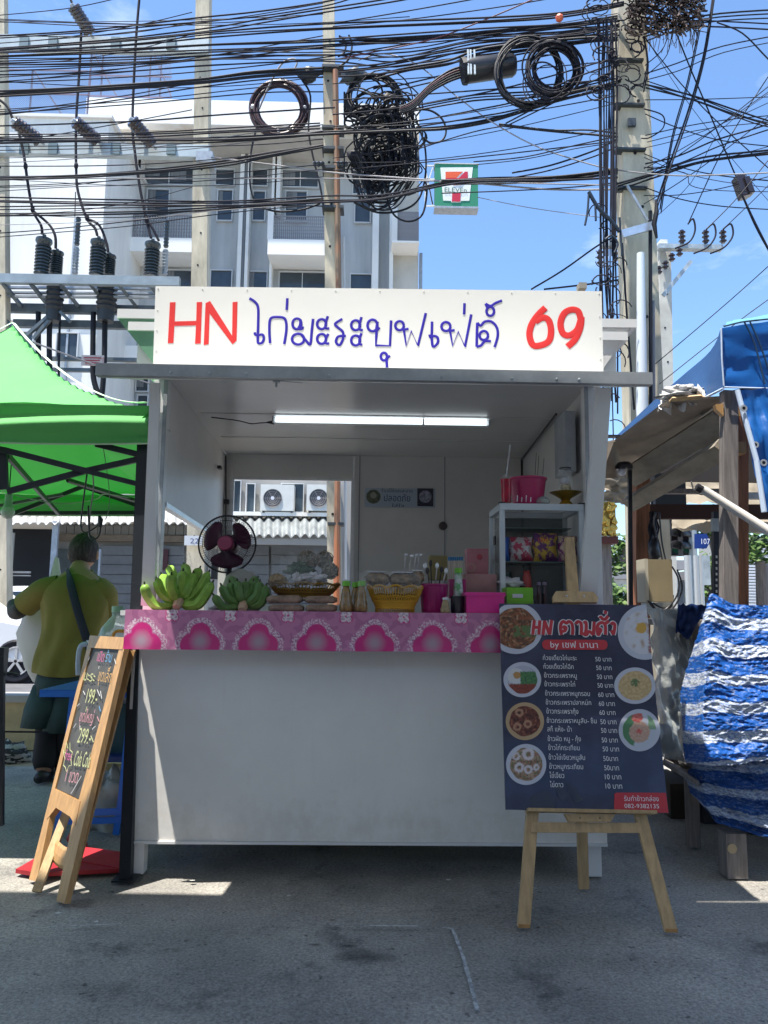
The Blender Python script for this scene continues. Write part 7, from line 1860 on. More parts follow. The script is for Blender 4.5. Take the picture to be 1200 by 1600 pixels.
MB().tube([P(537, 370, 8.9), P(538, 450, 8.9), P(540, 905, 8.9)], 0.014, 6).build('pipe', mat('white_conduit', (0.6, 0.6, 0.6), 0.5), p2[0], smooth=True)
for y_ in (100, 195, 228, 258, 320, 816): MB().pbox(503 if y_ < 400 else 512, y_, 537, y_ + 4, 8.82, 0.2).build('band', DARKST, p2[0])
MB().tube([P(1001, 396, 6.7), P(1003, 640, 6.7), P(1012, 960, 6.7)], [0.035, 0.052, 0.055], 14).build('conduit', mat('white_pvc', (0.62, 0.65, 0.66), 0.4), p3[0], smooth=True)
MB().tube([P(1016, 330, 6.72), P(1017, 640, 6.72), P(1024, 940, 6.72)], 0.018, 6).build('riser_cable', BLACK, p3[0], smooth=True)
MB().tube([P(1021, 470, 6.75), P(1022, 640, 6.75), P(1028, 940, 6.75)], 0.014, 6).build('riser_cable', GREYC, p3[0], smooth=True)
MB().tube([P(972, 380, 6.72), P(980, 500, 6.72), P(991, 640, 6.72)], 0.010, 6).build('riser_cable', BLACK, p3[0], smooth=True)
for (y_, x0_, x1_) in ((90, 960, 1006), (160, 962, 1008), (230, 963, 1010), (290, 965, 1012)): MB().pbox(x0_, y_, x1_, y_ + 3, 6.84, 0.1).build('band', DARKST, p3[0])
MB().bar(P(972, 366, 6.7), P(1022, 352, 6.7), 0.075, 0.03, (0, 1, 0)).build('bracket', ALU, p3[0])
MB().bar(P(980, 290, 6.72), P(1012, 345, 6.72), 0.02, 0.02, (0, 1, 0)).build('stay', GREYM, p3[0])
MB().pbox(982, 184, 994, 196, 6.82, 0.03).build('bracket', DARKST, p3[0])
INS = mat('brown_porcelain', (0.035, 0.022, 0.022), 0.2, coat=0.5)
INSB = mat('dark_grey_porcelain', (0.035, 0.045, 0.05), 0.22, coat=0.5)
def sheds(n, r, step, core=0.55, taper=0.0):
    pr = [(r * core, 0)]
    for k in range(n):
        z_ = (k + 0.5) * step; q = r * (1 - taper * k / n)
        pr += [(r * core, z_ - step * 0.35), (q, z_ - step * 0.1), (q, z_ + step * 0.05), (r * core, z_ + step * 0.25)]
    return pr + [(r * core, n * step)]
np_ = thing('number_plate', P(301, 844, 11.7), 'small white number plate 22 on the concrete pole behind the fan', 'plate')
MB().pbox(288, 837, 316, 852, 11.72, 0.02).build('plate', mat('white_plate', (0.55, 0.57, 0.6), 0.5), np_)
text_on('lettering', '22', P(297, 849, 11.71), UX, UZ, NF, 0.11, 0.13, NAVY, np_)
# crossarm of the thin pole
for (x0, y0, x1, y1, m_) in ((1030, 381, 1130, 388, GALV), (940, 376, 1000, 384, GALV)): MB().pbox(x0, y0, x1, y1, 11.2, 0.12).build('crossarm', m_, p4[0])
MB().bar(P(1080, 408, 11.1), P(1036, 462, 11.1), 0.06, 0.03, (0, 1, 0)).build('brace', GALV, p4[0]); MB().pbox(1032, 374, 1043, 383, 11.25, 0.2).build('pole_cap', PIL, p4[0])
def insul(x, y, Y, par, n=3, r=0.045, step=0.05, m=INS, dirv=None, nm='insulator'):
    return MB().lathe(P(x, y, Y), sheds(n, r, step), 14).build(nm, m, par, smooth=True)
for x in (1066, 1103, 1130): insul(x, 380, 11.2, p4[0], 3, 0.055, 0.07)
for (x, y) in ((1050, 408), (1040, 420), (1030, 428), (1062, 400)): insul(x, y, 11.0, p4[0], 2, 0.05, 0.06)
for (x, y) in ((938, 410), (962, 404)): insul(x, y + 4, 11.0, p4[0], 3, 0.05, 0.08)

# ================================================================ transformer platform
YTP = 12.0
PLM = mat('blue_grey_angle_steel', (0.12, 0.145, 0.16), 0.5, 0.4, var=0.2, scale=4)
PLL = mat('pale_galvanised_beam', (0.26, 0.31, 0.34), 0.5, 0.3, var=0.15, scale=4)
tp_ = thing('transformer_platform', P(140, 470, YTP), 'steel transformer platform spanning between two poles above the green tent', 'platform')
def tbar(x0, y0, x1, y1, w_, Y=YTP, Y2=None, m=PLM, nm='beam', d=0.06): return MB().bar(P(x0, y0, Y), P(x1, y1, Y2 or Y), w_, d, (0, 1, 0)).build(nm, m, tp_)
MB().pbox(-40, 429, 280, 443, YTP - 0.4, 0.1).build('front_beam', PLL, tp_)
MB().pbox(-40, 475, 262, 488, YTP + 0.3, 0.1).build('rear_beam', PLM, tp_)
MB().pbox(20, 500, 210, 511, YTP + 0.4, 0.1).build('lower_beam', PLM, tp_)
for x in (-30, 5, 48, 94, 140, 184, 232): tbar(x, 443, x + 28, 478, 0.05, YTP - 0.35, YTP + 0.28, nm='brace')
for y, w_ in ((449, 0.035), (457, 0.03), (463, 0.03)): tbar(-40, y, 250, y + 2, w_, YTP, nm='rail', m=GREYM)
tbar(-10, 482, 30, 520, 0.06, nm='brace'); tbar(92, 480, 42, 524, 0.05, nm='brace'); tbar(86, 490, 52, 530, 0.05, nm='brace'); tbar(94, 487, 110, 503, 0.05, nm='brace')
for y0, y1, x1 in ((558, 563, 250), (575, 580, 215)): MB().pbox(60, y0, x1, y1, YTP + 0.3, 0.08).build('rail', PLM, tp_)
# crossarms at the top of the frame
for (y0, y1) in ((56, 77), (222, 241)):
    MB().pbox(-60, y0, 326, y1, YTP - 0.2, 0.12).build('crossarm', mat('pale_blue_steel', (0.40, 0.46, 0.48), 0.5, 0.2, var=0.12, scale=2), tp_)
    for x in (37, 82, 180, 267): MB().pbox(x - 7, y0 + 1, x + 7, y1 - 1, YTP - 0.24, 0.035).build('plate', mat('teal_grey_plate', (0.14, 0.2, 0.22), 0.5, 0.2), tp_)
MB().pbox(306, 236, 332, 252, YTP - 0.26, 0.3).build('clamp', GREYM, tp_)
# transformer tanks under the platform with bushings on top
def bushing(x, ytop, ybot, rpx, Y, lab, big=True):
    a, b = P(x, ybot, Y), P(x, ytop, Y); h = b.z - a.z; r_ = rpx * Y / FPX
    t = thing('bushing', a, lab, 'insulator')
    n = 9; st_ = h * 0.74 / n
    MB().lathe(a, sheds(n, r_, st_, 0.72), 20).build('ribbed_body', INSB, t, smooth=True)
    MB().lathe(a, [(r_ * 0.8, h * 0.74), (r_ * 0.9, h * 0.78), (r_ * 1.06, h * 0.84), (r_ * 1.02, h * 0.9), (r_ * 0.75, h * 0.92), (r_ * 0.3, h * 0.93), (r_ * 0.22, h * 1.02)], 20).build('cap', INSB, t, smooth=True)
for (x, yt, yb, r_, lab) in ((65, 368, 430, 12.5, 'big ribbed dark bushing, the leftmost on the platform'), (151, 371, 431, 12.5, 'big ribbed dark bushing in the middle of the platform'), (236, 375, 432, 12.5, 'big ribbed dark bushing nearest the concrete pole'),
                              (87, 390, 431, 10, 'smaller bushing just right of the leftmost big one'), (170, 396, 432, 9.5, 'smaller bushing just right of the middle big one')):
    bushing(x, yt, yb, r_, YTP - 0.1 if r_ > 11 else YTP + 0.2, lab)
for (x, y0, y1, lab) in ((117, 338, 428, 'slim arrester rod standing between the left and middle bushings'), (257, 343, 430, 'slim arrester rod beside the concrete pole')):
    a, b = P(x, y1, YTP + 0.1), P(x, y0, YTP + 0.1); t = thing('arrester', a, lab, 'arrester'); h = b.z - a.z
    MB().lathe(a, sheds(8, 0.05, h * 0.45 / 8, 0.8), 12).build('lower_rod', GREYM, t, smooth=True); MB().lathe(a + Vector((0, 0, h * 0.5)), sheds(8, 0.045, h * 0.48 / 8, 0.8), 12).build('upper_rod', INSB, t, smooth=True)
for (x0, x1, yt, yb, lab) in ((52, 96, 445, 500, 'dark transformer tank under the leftmost bushings'), (132, 182, 445, 500, 'dark transformer tank under the middle bushings')):
    t = thing('transformer', P((x0 + x1) / 2, yb, YTP + 0.2), lab, 'transformer')
    a, b = P(x0, 480, YTP - 0.2), P(x1, 480, YTP - 0.2); r_ = (b.x - a.x) / 2
    c = Vector(((a.x + b.x) / 2, YTP + 0.05, P(x0, yb, YTP).z)); h = P(x0, yt, YTP).z - c.z
    MB().lathe(c, [(r_ * 0.5, 0), (r_ * 0.55, h * 0.3)] + [(r_ * (0.55 + 0.1 * (k % 2)), h * (0.3 + 0.07 * k)) for k in range(10)] + [(r_ * 0.55, h)], 20).build('tank', mat('dark_tank_paint', (0.03, 0.035, 0.04), 0.4, 0.2), t, smooth=True)
# thick cables dropping below
def cable(pts, Y, r, m, lab, group=None, k=5, name='overhead_cable', cat='cable'):
    """pts in photo pixels, Y a depth or (x0,Y0,x1,Y1)"""
    w3 = []
    for p in pts:
        if len(p) > 2: yy = p[2]
        elif isinstance(Y, tuple): yy = Y[1] + (Y[3] - Y[1]) * (p[0] - Y[0]) / (Y[2] - Y[0])
        else: yy = Y
        w3.append(P(p[0], p[1], yy))
    return single(MB().tube(smooth_line(w3, k), r, 6, caps=False).build(name, m, None, smooth=2), lab, cat, group)
for i, pts in enumerate(([(60, 488), (60, 560), (62, 640)], [(78, 490), (77, 550), (80, 640)], [(146, 488), (145, 570), (148, 600), (158, 625)], [(164, 488), (163, 560), (160, 610), (155, 640)], [(94, 490), (92, 560), (92, 640)])):
    cable(pts, YTP + 0.1, 0.045 if i < 4 else 0.02, BLACK, ['thick black cable dropping from the left end of the platform', 'second thick black cable dropping from the platform', 'thick black cable passing left behind the small red and white plate', 'thick black cable passing right behind the small red and white plate', 'thin black cable dropping beside the thick left pair'][i], name='drop_cable')
wp = thing('warning_plate', P(145, 563, YTP - 0.1), 'small weathered red and white warning plate under the platform', 'plate')
MB().pbox(127, 555, 162, 571, YTP - 0.1, 0.02).build('plate', mat('rusty_white_plate', (0.45, 0.40, 0.38), 0.6, col2=(0.30, 0.12, 0.12), scale=9, lo=0.5, hi=0.7), wp)
for k in range(3): MB().pbox(131 + k, 558 + k * 4, 158 - k * 2, 560 + k * 4, YTP - 0.105, 0.003).build('print_line', mat('faded_red_print', (0.30, 0.05, 0.06), 0.6), wp)
# fuse cut-outs on the crossarms
def cutout(x0, y0, x1, y1, lab):
    a, b = P(x0, y0, YTP - 0.6), P(x1, y1, YTP - 0.3); t = thing('fuse_cutout', b, lab, 'fuse')
    d = (b - a); pts = [a + d * (k / 16) for k in range(17)]
    MB().tube(pts, [0.115 if k % 2 else 0.098 for k in range(17)], 12).build('ribbed_tube', INS, t, smooth=True)
    MB().tube([a - d * 0.10, a], [0.03, 0.05], 8).build('end_fitting', GREYM, t); MB().tube([b, b + d * 0.2], [0.02, 0.02], 6).build('end_fitting', GREYM, t)
for q in ((114, 10, 141, 52, 'slanting dark fuse tube on the highest crossarm'), (22, 190, 62, 220, 'slanting dark fuse tube, leftmost on the lower crossarm'), (117, 190, 152, 220, 'slanting dark fuse tube in the middle of the lower crossarm'), (206, 188, 238, 226, 'slanting dark fuse tube nearest the pole on the lower crossarm')):
    cutout(*q)
# ================================================================ overhead cables
LEADS = [([(108, -6), (114, 8)], 0), ([(127, 50), (124, 110), (119, 190), (119, 262), (122, 300), (136, 342), (148, 356), (152, 368)], 0), ([(136, 342), (155, 352), (166, 378), (169, 394)], 0),
         ([(218, -6), (212, 70), (207, 190), (211, 240), (218, 290), (228, 340), (236, 372)], 0), ([(228, 340), (240, 360), (248, 376)], 0),
         ([(29, 205), (37, 240), (44, 290), (52, 330), (64, 352), (66, 366)], 0), ([(52, 330), (76, 350), (86, 368), (87, 388)], 0), ([(-10, 150), (10, 165), (20, 186)], 0), ([(118, 300), (117, 338)], 1)]
for i, (pts, kx) in enumerate(LEADS):
    cable(pts, YTP - 0.35, 0.022 if not kx else 0.008, BLACK2, ['short black lead above the highest fuse tube', 'long black lead down to the middle bushing', 'branch lead to the smaller middle bushing', 'long black lead down to the bushing nearest the pole', 'branch lead curling right of the bushing nearest the pole', 'black lead down to the leftmost bushing', 'branch lead to the smaller left bushing', 'black lead entering the leftmost fuse tube', 'thin lead to the left arrester rod'][i], name='jumper_lead')
for i, (x, y) in enumerate(((40, 260), (119, 259), (136, 340), (229, 343), (51, 327))):
    single(MB().ball(P(x, y, YTP - 0.36), 1, 8, 6, (0.035, 0.035, 0.06)).build('line_clamp', BLACK2, smooth=2), 'small dark clamp on a black lead above the bushings', 'clamp', 'clamps on the transformer leads')
DY = (0, 9.6, 980, 6.75)
# (points, pixel thickness, strands, spread, material, label, group)
B_ = BLACK2
bands = [
    ([(-40, 27), (100, 14), (185, -3)], 1.8, 1, 0, B_, 'thin cable crossing the top left corner of the sky'),
    ([(-40, 61), (130, 48), (307, 31), (400, 21), (505, 6), (560, -8)], 2.6, 2, 5, B_, 'upper black cable rising from left edge to top of the slim pole'),
    ([(-40, 80), (167, 63), (330, 45), (420, 31), (505, 16), (627, -2), (720, -22)], 2.6, 2, 5, B_, 'black cable above the slim pole top, second band from the sky'),
    ([(-40, 82), (200, 68), (330, 53), (502, 43), (750, 32), (880, 22), (975, 5)], 2.6, 3, 8, B_, 'cable in the third band running to top of the thick pole'),
    ([(-40, 90), (200, 80), (330, 74), (502, 68), (750, 52), (880, 42), (965, 30)], 2.8, 4, 12, B_, 'cable in the band crossing just above the brown coil'),
    ([(-40, 98), (200, 92), (350, 86), (480, 88), (640, 82), (760, 60), (965, 34)], 2.4, 3, 10, B_, 'cable in the band grazing the highest crossarm'),
    ([(-40, 112), (160, 105), (330, 92), (505, 86), (620, 98), (740, 70), (900, 58), (968, 45)], 2.4, 3, 14, B_, 'cable crossing the rooftop fence and pole heads'),
    ([(-40, 148), (100, 140), (300, 128), (400, 117), (505, 112)], 3.6, 4, 7, BLACK, 'thick cable of the bundle ending at the slim pole'),
    ([(-40, 128), (150, 115), (300, 98), (400, 92), (505, 92)], 2.0, 2, 8, B_, 'thin cable over the rooftop fences'),
    ([(-40, 182), (60, 172), (200, 150), (300, 135), (420, 120), (505, 118)], 2.4, 2, 6, B_, 'cable slanting up across the parapet to the slim pole'),
    ([(-40, 178), (200, 160), (400, 142), (505, 138)], 2.0, 2, 8, B_, 'thin cable passing below the thick bundle'),
    ([(-40, 198), (200, 190), (350, 179), (523, 168)], 2.4, 1, 0, GREYC, 'grey cable running straight across the parapet'),
    ([(-40, 215), (200, 211), (360, 203), (500, 197)], 2.4, 3, 6, B_, 'cable just above the lower crossarm'),
    ([(-40, 222), (200, 219), (350, 217), (523, 208), (640, 203), (700, 200), (760, 190), (820, 172), (870, 155), (935, 138), (970, 125)], 4.2, 2, 3, BLACK, 'thick black cable dipping under the round coils to the thick pole'),
    ([(-40, 232), (200, 228), (400, 222), (505, 214)], 1.6, 2, 6, B_, 'thin cable across the lower crossarm'),
    ([(-40, 279), (100, 276), (230, 268), (350, 255), (420, 243), (505, 228)], 3.6, 3, 5, BLACK, 'thick cable crossing the upper windows to the slim pole'),
    ([(-40, 252), (100, 246), (300, 228), (400, 212), (505, 200)], 1.4, 2, 10, GREYC, 'thin grey wire slanting across the soffit'),
    ([(-40, 278), (200, 279), (400, 279), (525, 279), (640, 282), (750, 285), (900, 288), (965, 290)], 2.2, 1, 0, GREYC, 'grey straight cable crossing the upper windows'),
    ([(330, 246), (430, 258), (523, 270), (640, 279), (750, 287), (860, 296), (960, 296)], 2.6, 1, 0, GREYC, 'grey cable sloping down behind the square sign'),
    ([(-40, 298), (100, 291), (200, 284), (350, 274), (505, 262)], 1.6, 2, 7, B_, 'thin wire over the balcony windows'),
    ([(-40, 312), (200, 316), (350, 316), (505, 312), (600, 308), (720, 283), (870, 278), (965, 272)], 2.6, 3, 7, B_, 'cable of the band at balcony height'),
    ([(-40, 326), (200, 321), (350, 318), (505, 318)], 2.4, 2, 6, B_, 'lower cable of the balcony band'),
    ([(-40, 335), (100, 334), (250, 330), (400, 320), (505, 312)], 3.0, 2, 4, BLACK, 'thick cable just above the balcony grille'),
    ([(-40, 370), (60, 363), (200, 350), (300, 336), (400, 324), (480, 318)], 1.8, 2, 6, B_, 'thin wire sloping over the left bushings'),
    ([(-40, 352), (60, 350), (200, 344), (330, 330), (440, 322)], 1.4, 1, 5, GREYC, 'thin grey wire above the bushings'),
    ([(530, 64), (640, 62), (760, 52), (870, 46), (968, 40)], 2.4, 3, 10, B_, 'cable spanning between the slim and the thick pole near the top'),
    ([(530, 112), (590, 105), (700, 88), (830, 72), (965, 55)], 2.8, 4, 16, B_, 'cable rising from the tangle to the top of the thick pole'),
    ([(590, 120), (640, 108), (700, 96), (760, 78), (900, 65), (965, 60)], 3.8, 2, 6, BLACK, 'thick cable rising right above the black tangle'),
    ([(530, 92), (600, 78), (680, 60), (760, 30), (840, -4)], 2.0, 1, 0, REDC, 'dark red cable rising steeply above the black closure'),
    ([(615, 138), (700, 118), (780, 96), (860, 80)], 2.2, 2, 8, B_, 'cable rising behind the black closure box'),
    ([(640, 172), (740, 152), (850, 145), (950, 125)], 2.2, 3, 8, B_, 'cable passing behind the round coils'),
    ([(650, 195), (740, 178), (820, 160), (900, 128), (960, 108)], 2.0, 2, 12, B_, 'thin cable under the round coils'),
    ([(655, 232), (740, 206), (800, 195)], 1.6, 1, 0, B_, 'thin wire slanting above the square sign'),
    ([(560, 94), (600, 84), (650, 100), (700, 140), (760, 185), (830, 225), (900, 250), (960, 265), (1050, 274), (1130, 273), (1240, 268)], 2.3, 1, 0, GREYC, 'long pale grey cable looping down right past the thick pole'),
    ([(740, 255), (820, 248), (900, 228), (965, 218)], 1.6, 2, 6, B_, 'thin wire above the square sign to the thick pole'),
    ([(690, 284), (790, 283), (880, 278), (965, 268)], 3.4, 4, 7, BLACK, 'thick cable bundle strand crossing the square sign'),
    ([(745, 308), (830, 325), (940, 340)], 1.0, 1, 0, GREYC, 'very thin wire sagging right of the square sign'),
    ([(800, 275), (860, 262), (930, 238), (965, 222)], 2.2, 2, 8, B_, 'cable climbing to the thick pole below the coils'),
    ([(690, 302), (800, 298), (900, 292), (965, 285)], 1.8, 1, 0, B_, 'thin wire below the square sign bundle'),
    ([(780, 195), (860, 204), (920, 206), (965, 210)], 3.0, 2, 4, BLACK, 'short thick cable below the coils entering the thick pole'),
    ([(790, 196), (860, 160), (900, 140), (960, 135)], 2.0, 2, 6, B_, 'curving cable at the right of the coils'),
]
for pts, wpx, n, spr, m, lab in bands:
    for k in range(n):
        dy = 0 if n == 1 else spr * (k / (n - 1) - 0.5)
        ph = R_.uniform(0, 6); q = []
        for j, (x, y) in enumerate(pts):
            e = dy * (1 - 0.35 * math.sin(j * 1.3 + k)) + (R_.uniform(-1.6, 1.6) if n > 1 else 0)
            q.append((x, y + e))
        lb_ = lab if n == 1 else lab + ', ' + {2: ['upper one', 'lower one'], 3: ['topmost', 'middle one', 'lowest'], 4: ['topmost', 'second down', 'third down', 'lowest']}[n][k]
        cable(q, (0, 9.6 + R_.uniform(-.25, .25), 980, 6.75 + R_.uniform(-.08, .08)), wpx * R_.uniform(0.38, 0.56) * 8.3 / FPX, m if R_.random() < 0.88 else R_.choice([BLACK, BLACK2]), lb_, lab.replace('cable', 'cables').replace('wire ', 'wires ') if n > 1 else None)
# loose lines that sag and cross between the bands
for k in range(30):
    y0 = R_.uniform(20, 345); y1 = y0 + R_.uniform(-70, 30) - 18; x1 = R_.choice([505, 505, 965, 965, 300, 640]); sg_ = R_.uniform(2, 16)
    q = [(-40, y0), (x1 * 0.25, lerp(y0, y1, .28) + sg_ * .7), (x1 * 0.5, lerp(y0, y1, .53) + sg_), (x1 * 0.75, lerp(y0, y1, .77) + sg_ * .8), (x1, y1)]
    if x1 == 965: q = [(520, y0 * 0.8 + 20), (640, lerp(y0 * 0.8 + 20, y1 * 0.7, .3) + sg_), (800, lerp(y0 * 0.8 + 20, y1 * 0.7, .65) + sg_), (965, y1 * 0.7)]
    cable(q, (0, 9.6 + R_.uniform(-.3, .3), 980, 6.75), R_.uniform(0.5, 1.1) * 8.3 / FPX, R_.choice([BLACK2, BLACK2, BLACK]), 'loose thin line sagging across the bands of cables ' + ('left of the slim pole' if x1 != 965 else 'between the slim and thick poles'), 'loose lines crossing the cable bands')
for k in range(12):
    y0 = R_.uniform(30, 330); y1 = R_.uniform(0, 380)
    cable([(1006, y0), (1060, lerp(y0, y1, .25) + 9), (1130, lerp(y0, y1, .55) + 10), (1240, y1)], 6.7 + R_.uniform(-.1, .1), R_.uniform(0.4, 0.9) * 6.7 / FPX, BLACK2, 'loose thin line running right from the thick pole', 'loose lines right of the thick pole')
# right of the thick pole
right = [
    ([(1004, 60), (1100, 30), (1240, 20)], 2.8, 3, 12, 'cable leaving the top of the thick pole to the upper right'),
    ([(1004, 40), (1100, 36), (1240, 44)], 2.6, 2, 8, 'cable running level right from the pole top'),
    ([(1120, 35), (1160, 52), (1200, 92), (1240, 130)], 2.8, 1, 0, 'cable hooking down at the upper right corner'),
    ([(1008, 120), (1060, 105), (1130, 78), (1240, 55)], 2.0, 2, 10, 'thin cable fanning up right from the thick pole'),
    ([(1008, 135), (1080, 152), (1150, 176), (1240, 205)], 3.4, 2, 6, 'thick cable sagging down right from the thick pole'),
    ([(1008, 128), (1100, 160), (1180, 190), (1240, 200)], 2.0, 2, 8, 'thin cable beside the sagging thick pair'),
    ([(1008, 156), (1100, 155), (1240, 150)], 1.6, 1, 0, 'thin wire level with the pole bolt'),
    ([(1008, 178), (1060, 200), (1130, 220), (1240, 232)], 1.8, 1, 0, 'thin wire sagging right of the thick pole'),
    ([(1010, 218), (1080, 200), (1150, 190), (1240, 182)], 1.6, 2, 10, 'thin pair of wires rising slightly to the right edge'),
    ([(1010, 262), (1060, 250), (1120, 225), (1180, 205), (1240, 185)], 2.8, 2, 10, 'cable rising right below the middle of the thick pole'),
    ([(965, 292), (1030, 272), (1100, 250), (1200, 238), (1240, 232)], 3.2, 3, 8, 'thick cable sweeping right at the pole bracket level'),
    ([(1010, 262), (1070, 270), (1080, 290), (1130, 298), (1240, 300)], 1.6, 1, 0, 'wavy thin wire right of the bracket'),
    ([(1240, 60), (1140, 215), (1075, 350)], 2.0, 1, 0, 'straight line running down to the left insulator of the crossarm'),
    ([(1240, 200), (1160, 300), (1104, 358)], 2.0, 1, 0, 'straight line down to the middle insulator of the crossarm'),
    ([(1240, 250), (1180, 310), (1130, 358)], 2.0, 1, 0, 'straight line down to the right insulator of the crossarm'),
    ([(1240, 120), (1130, 200), (1080, 285), (1018, 345)], 1.4, 1, 0, 'thin line slanting to the pole bracket'),
    ([(1116, -10), (1100, 90), (1075, 180), (1050, 250), (1026, 322)], 3.2, 2, 5, 'thick slanting pair from the top right down to the bracket'),
    ([(1096, 30), (1075, 130), (1050, 220), (1032, 330)], 2.4, 2, 5, 'thinner slanting pair beside the thick one'),
    ([(1056, 50), (1080, 110), (1110, 180), (1144, 262), (1150, 275)], 2.4, 1, 0, 'stay wire coming down to the brown block insulator'),
    ([(1160, 305), (1180, 350), (1204, 395), (1230, 440)], 3.0, 2, 5, 'stay wire continuing below the brown block insulator'),
    ([(1240, 380), (1140, 470), (1020, 572)], 1.8, 1, 0, 'line slanting down behind the blue tarp peak'),
    ([(1240, 440), (1150, 505), (1030, 600)], 1.8, 1, 0, 'second line slanting down to the blue tarp'),
    ([(1010, 110), (1040, 80), (1050, 30), (1060, -10)], 2.0, 2, 14, 'cable curling up right of the nest'),
    ([(1006, 170), (1035, 180), (1036, 200), (1015, 215), (1002, 216)], 2.2, 1, 0, 'cable loop bulging right of the thick pole'),
    ([(1006, 60), (1012, 100), (1005, 140)], 2.4, 2, 5, 'short cable tucked against the right pole side'),
]
for pts, wpx, n, spr, lab in right:
    for k in range(n):
        dy = 0 if n == 1 else spr * (k / (n - 1) - 0.5)
        q = [(x + dy * 0.3, y + dy + (R_.uniform(-1.5, 1.5) if n > 1 else 0)) for x, y in pts]
        lb_ = lab if n == 1 else lab + ', ' + {2: ['upper one', 'lower one'], 3: ['topmost', 'middle one', 'lowest']}[n][k]
        cable(q, 6.7 + R_.uniform(-.1, .1), wpx * R_.uniform(0.38, 0.52) * 6.7 / FPX, BLACK2 if R_.random() < .7 else BLACK, lb_, lab.replace('cable', 'cables').replace('pair', 'pair of cables') if n > 1 else None)
for (x, y, dx) in ((1075, 350, 8), (1104, 358, 11), (1130, 358, 12)):
    cable([(x, y), (x + dx, y - 8), (x + dx + 3, y + 10), (x + 2, y + 28), (x - 20, y + 38)], 11.1, 0.014, BLACK2, 'looping jumper wire at an insulator of the crossarm', 'jumper wires on the crossarm', name='jumper_wire')
for q in ([(830, 452), (880, 422), (940, 380), (975, 366)], [(850, 452), (920, 444), (975, 436)], [(940, 440), (975, 437)]):
    cable(q, 7.4, 0.009, BLACK2, 'wire rising from the sign board edge to the thick pole', 'wires between sign board and thick pole')
# vertical risers left of the thick pole
for k in range(12):
    x = 936 + k * 2.3 + R_.uniform(-1, 1)
    q = [(x + R_.uniform(-3, 3), 30), (x + R_.uniform(-3, 3), 140), (x + R_.uniform(-1.5, 1.5), 260), (x + 1 + R_.uniform(-2, 2), 400), (x + 3 + R_.uniform(-4, 4), 520), (x + 6, 640 + R_.uniform(-30, 70))]
    if k % 3 == 2: q = q[:4]
    cable(q, 6.65, R_.uniform(0.005, 0.010), BLACK2, 'thin vertical cable hanging close left of the thick pole', 'vertical cables left of the thick pole', name='riser_cable')
# block insulator, closure, coils, nests
bi = thing('stay_insulator', P(1160, 293, 6.7), 'dark brown block insulator hanging in the stay wire at right', 'insulator')
MB().bar(P(1153, 277, 6.7), P(1164, 309, 6.7), 0.085, 0.1, (0, 1, 0)).build('block', INS, bi); MB().bar(P(1163, 280, 6.68), P(1172, 305, 6.68), 0.05, 0.1, (0, 1, 0)).build('block', INS, bi)
cs_ = thing('cable_closure', P(766, 106, 7.3), 'black cylindrical cable closure box left of the round coils', 'closure')
MB().tube([P(727, 111, 7.35), P(728, 111, 7.35), P(800, 102, 7.3), P(805, 101.5, 7.3)], [0.10, 0.125, 0.115, 0.09], 16).build('housing', BLKP, cs_, smooth=True)
MB().tube([P(722, 112, 7.35), P(728, 111, 7.35)], [0.13, 0.135], 12).build('end_plate', BLACK, cs_)
for x in (731, 735, 741): MB().bar(P(x, 78, 7.25), P(x + 1, 116, 7.22), 0.018, 0.015, (0, 1, 0)).build('strap', GALV, cs_)
for k in range(5): cable([(722, 104 + k * 4), (700, 112 + k * 4), (672, 132 + k * 3), (645, 158 + k * 3), (625, 168 + k * 2)], 7.45, 0.012, REDC if k == 1 else BLACK, 'cable curving from the closure box down to the tangle', 'cables from the closure box to the tangle')
def coil(cx, cy, r0, r1, n, Y, m, lab, wr=0.011, sq=1.0, clips=(), til=0.0, jit=1.5):
    t = thing('cable_coil', P(cx, cy, Y), lab, 'cable coil')
    mb = MB()
    for k in range(n):
        rr = r0 + (r1 - r0) * R_.random(); ox, oy = R_.uniform(-jit, jit), R_.uniform(-jit, jit)
        yy = Y + R_.uniform(-0.07, 0.07); ph = R_.uniform(0, 6)
        mb.tube([P(cx + ox + rr * math.cos(a) * (1 + 0.02 * math.sin(3 * a + ph)), cy + oy - rr * sq * math.sin(a), yy + 0.03 * math.sin(2 * a + ph)) for a in [j / 40 * math.tau for j in range(40)]], wr, 5, closed=True)
    mb.build('turns', m, t, smooth=2)
    for a in clips:
        rm = (r0 + r1) / 2; c = P(cx + rm * math.cos(a), cy - rm * math.sin(a), Y)
        MB().ball(c, 1, 10, 6, (0.045, 0.09, 0.045)).build('clip', mat('white_clip', (0.6, 0.6, 0.62), 0.5), t)
    return t
coil(436, 169, 34, 46, 26, 9.0, mat('brown_black_cable', (0.05, 0.025, 0.03), 0.35), 'neat brown black round cable coil with white clips', 0.014, 0.98, (1.4, 3.2, 4.7, 6.2))
cable([(401, 200), (392, 240), (391, 290), (402, 318), (430, 330), (470, 328), (500, 318)], 8.95, 0.012, BLACK, 'cable tail dropping from the neat coil and looping right')
cable([(405, 170), (420, 135), (440, 100), (458, 92), (464, 98), (460, 108)], 8.85, 0.012, GREYC, 'grey cable tail crossing the neat coil and hooking at top')
cable([(472, 125), (485, 150), (482, 200), (488, 240), (500, 290), (505, 320)], 8.9, 0.013, BLACK, 'black cable hanging between neat coil and slim pole')
coil(583, 152, 34, 44, 10, 8.6, BLACK, 'dark cable coil at the top of the big tangle', 0.012, 0.85, (), 0, 4)
coil(826, 112, 44, 54, 9, 7.15, BLACK, 'larger round black cable coil beside the closure box', 0.010, 1.05, (), 0, 2)
coil(866, 108, 30, 48, 15, 7.05, BLACK2, 'smaller round black cable coil overlapping the larger one', 0.009, 1.0, (), 0, 3)
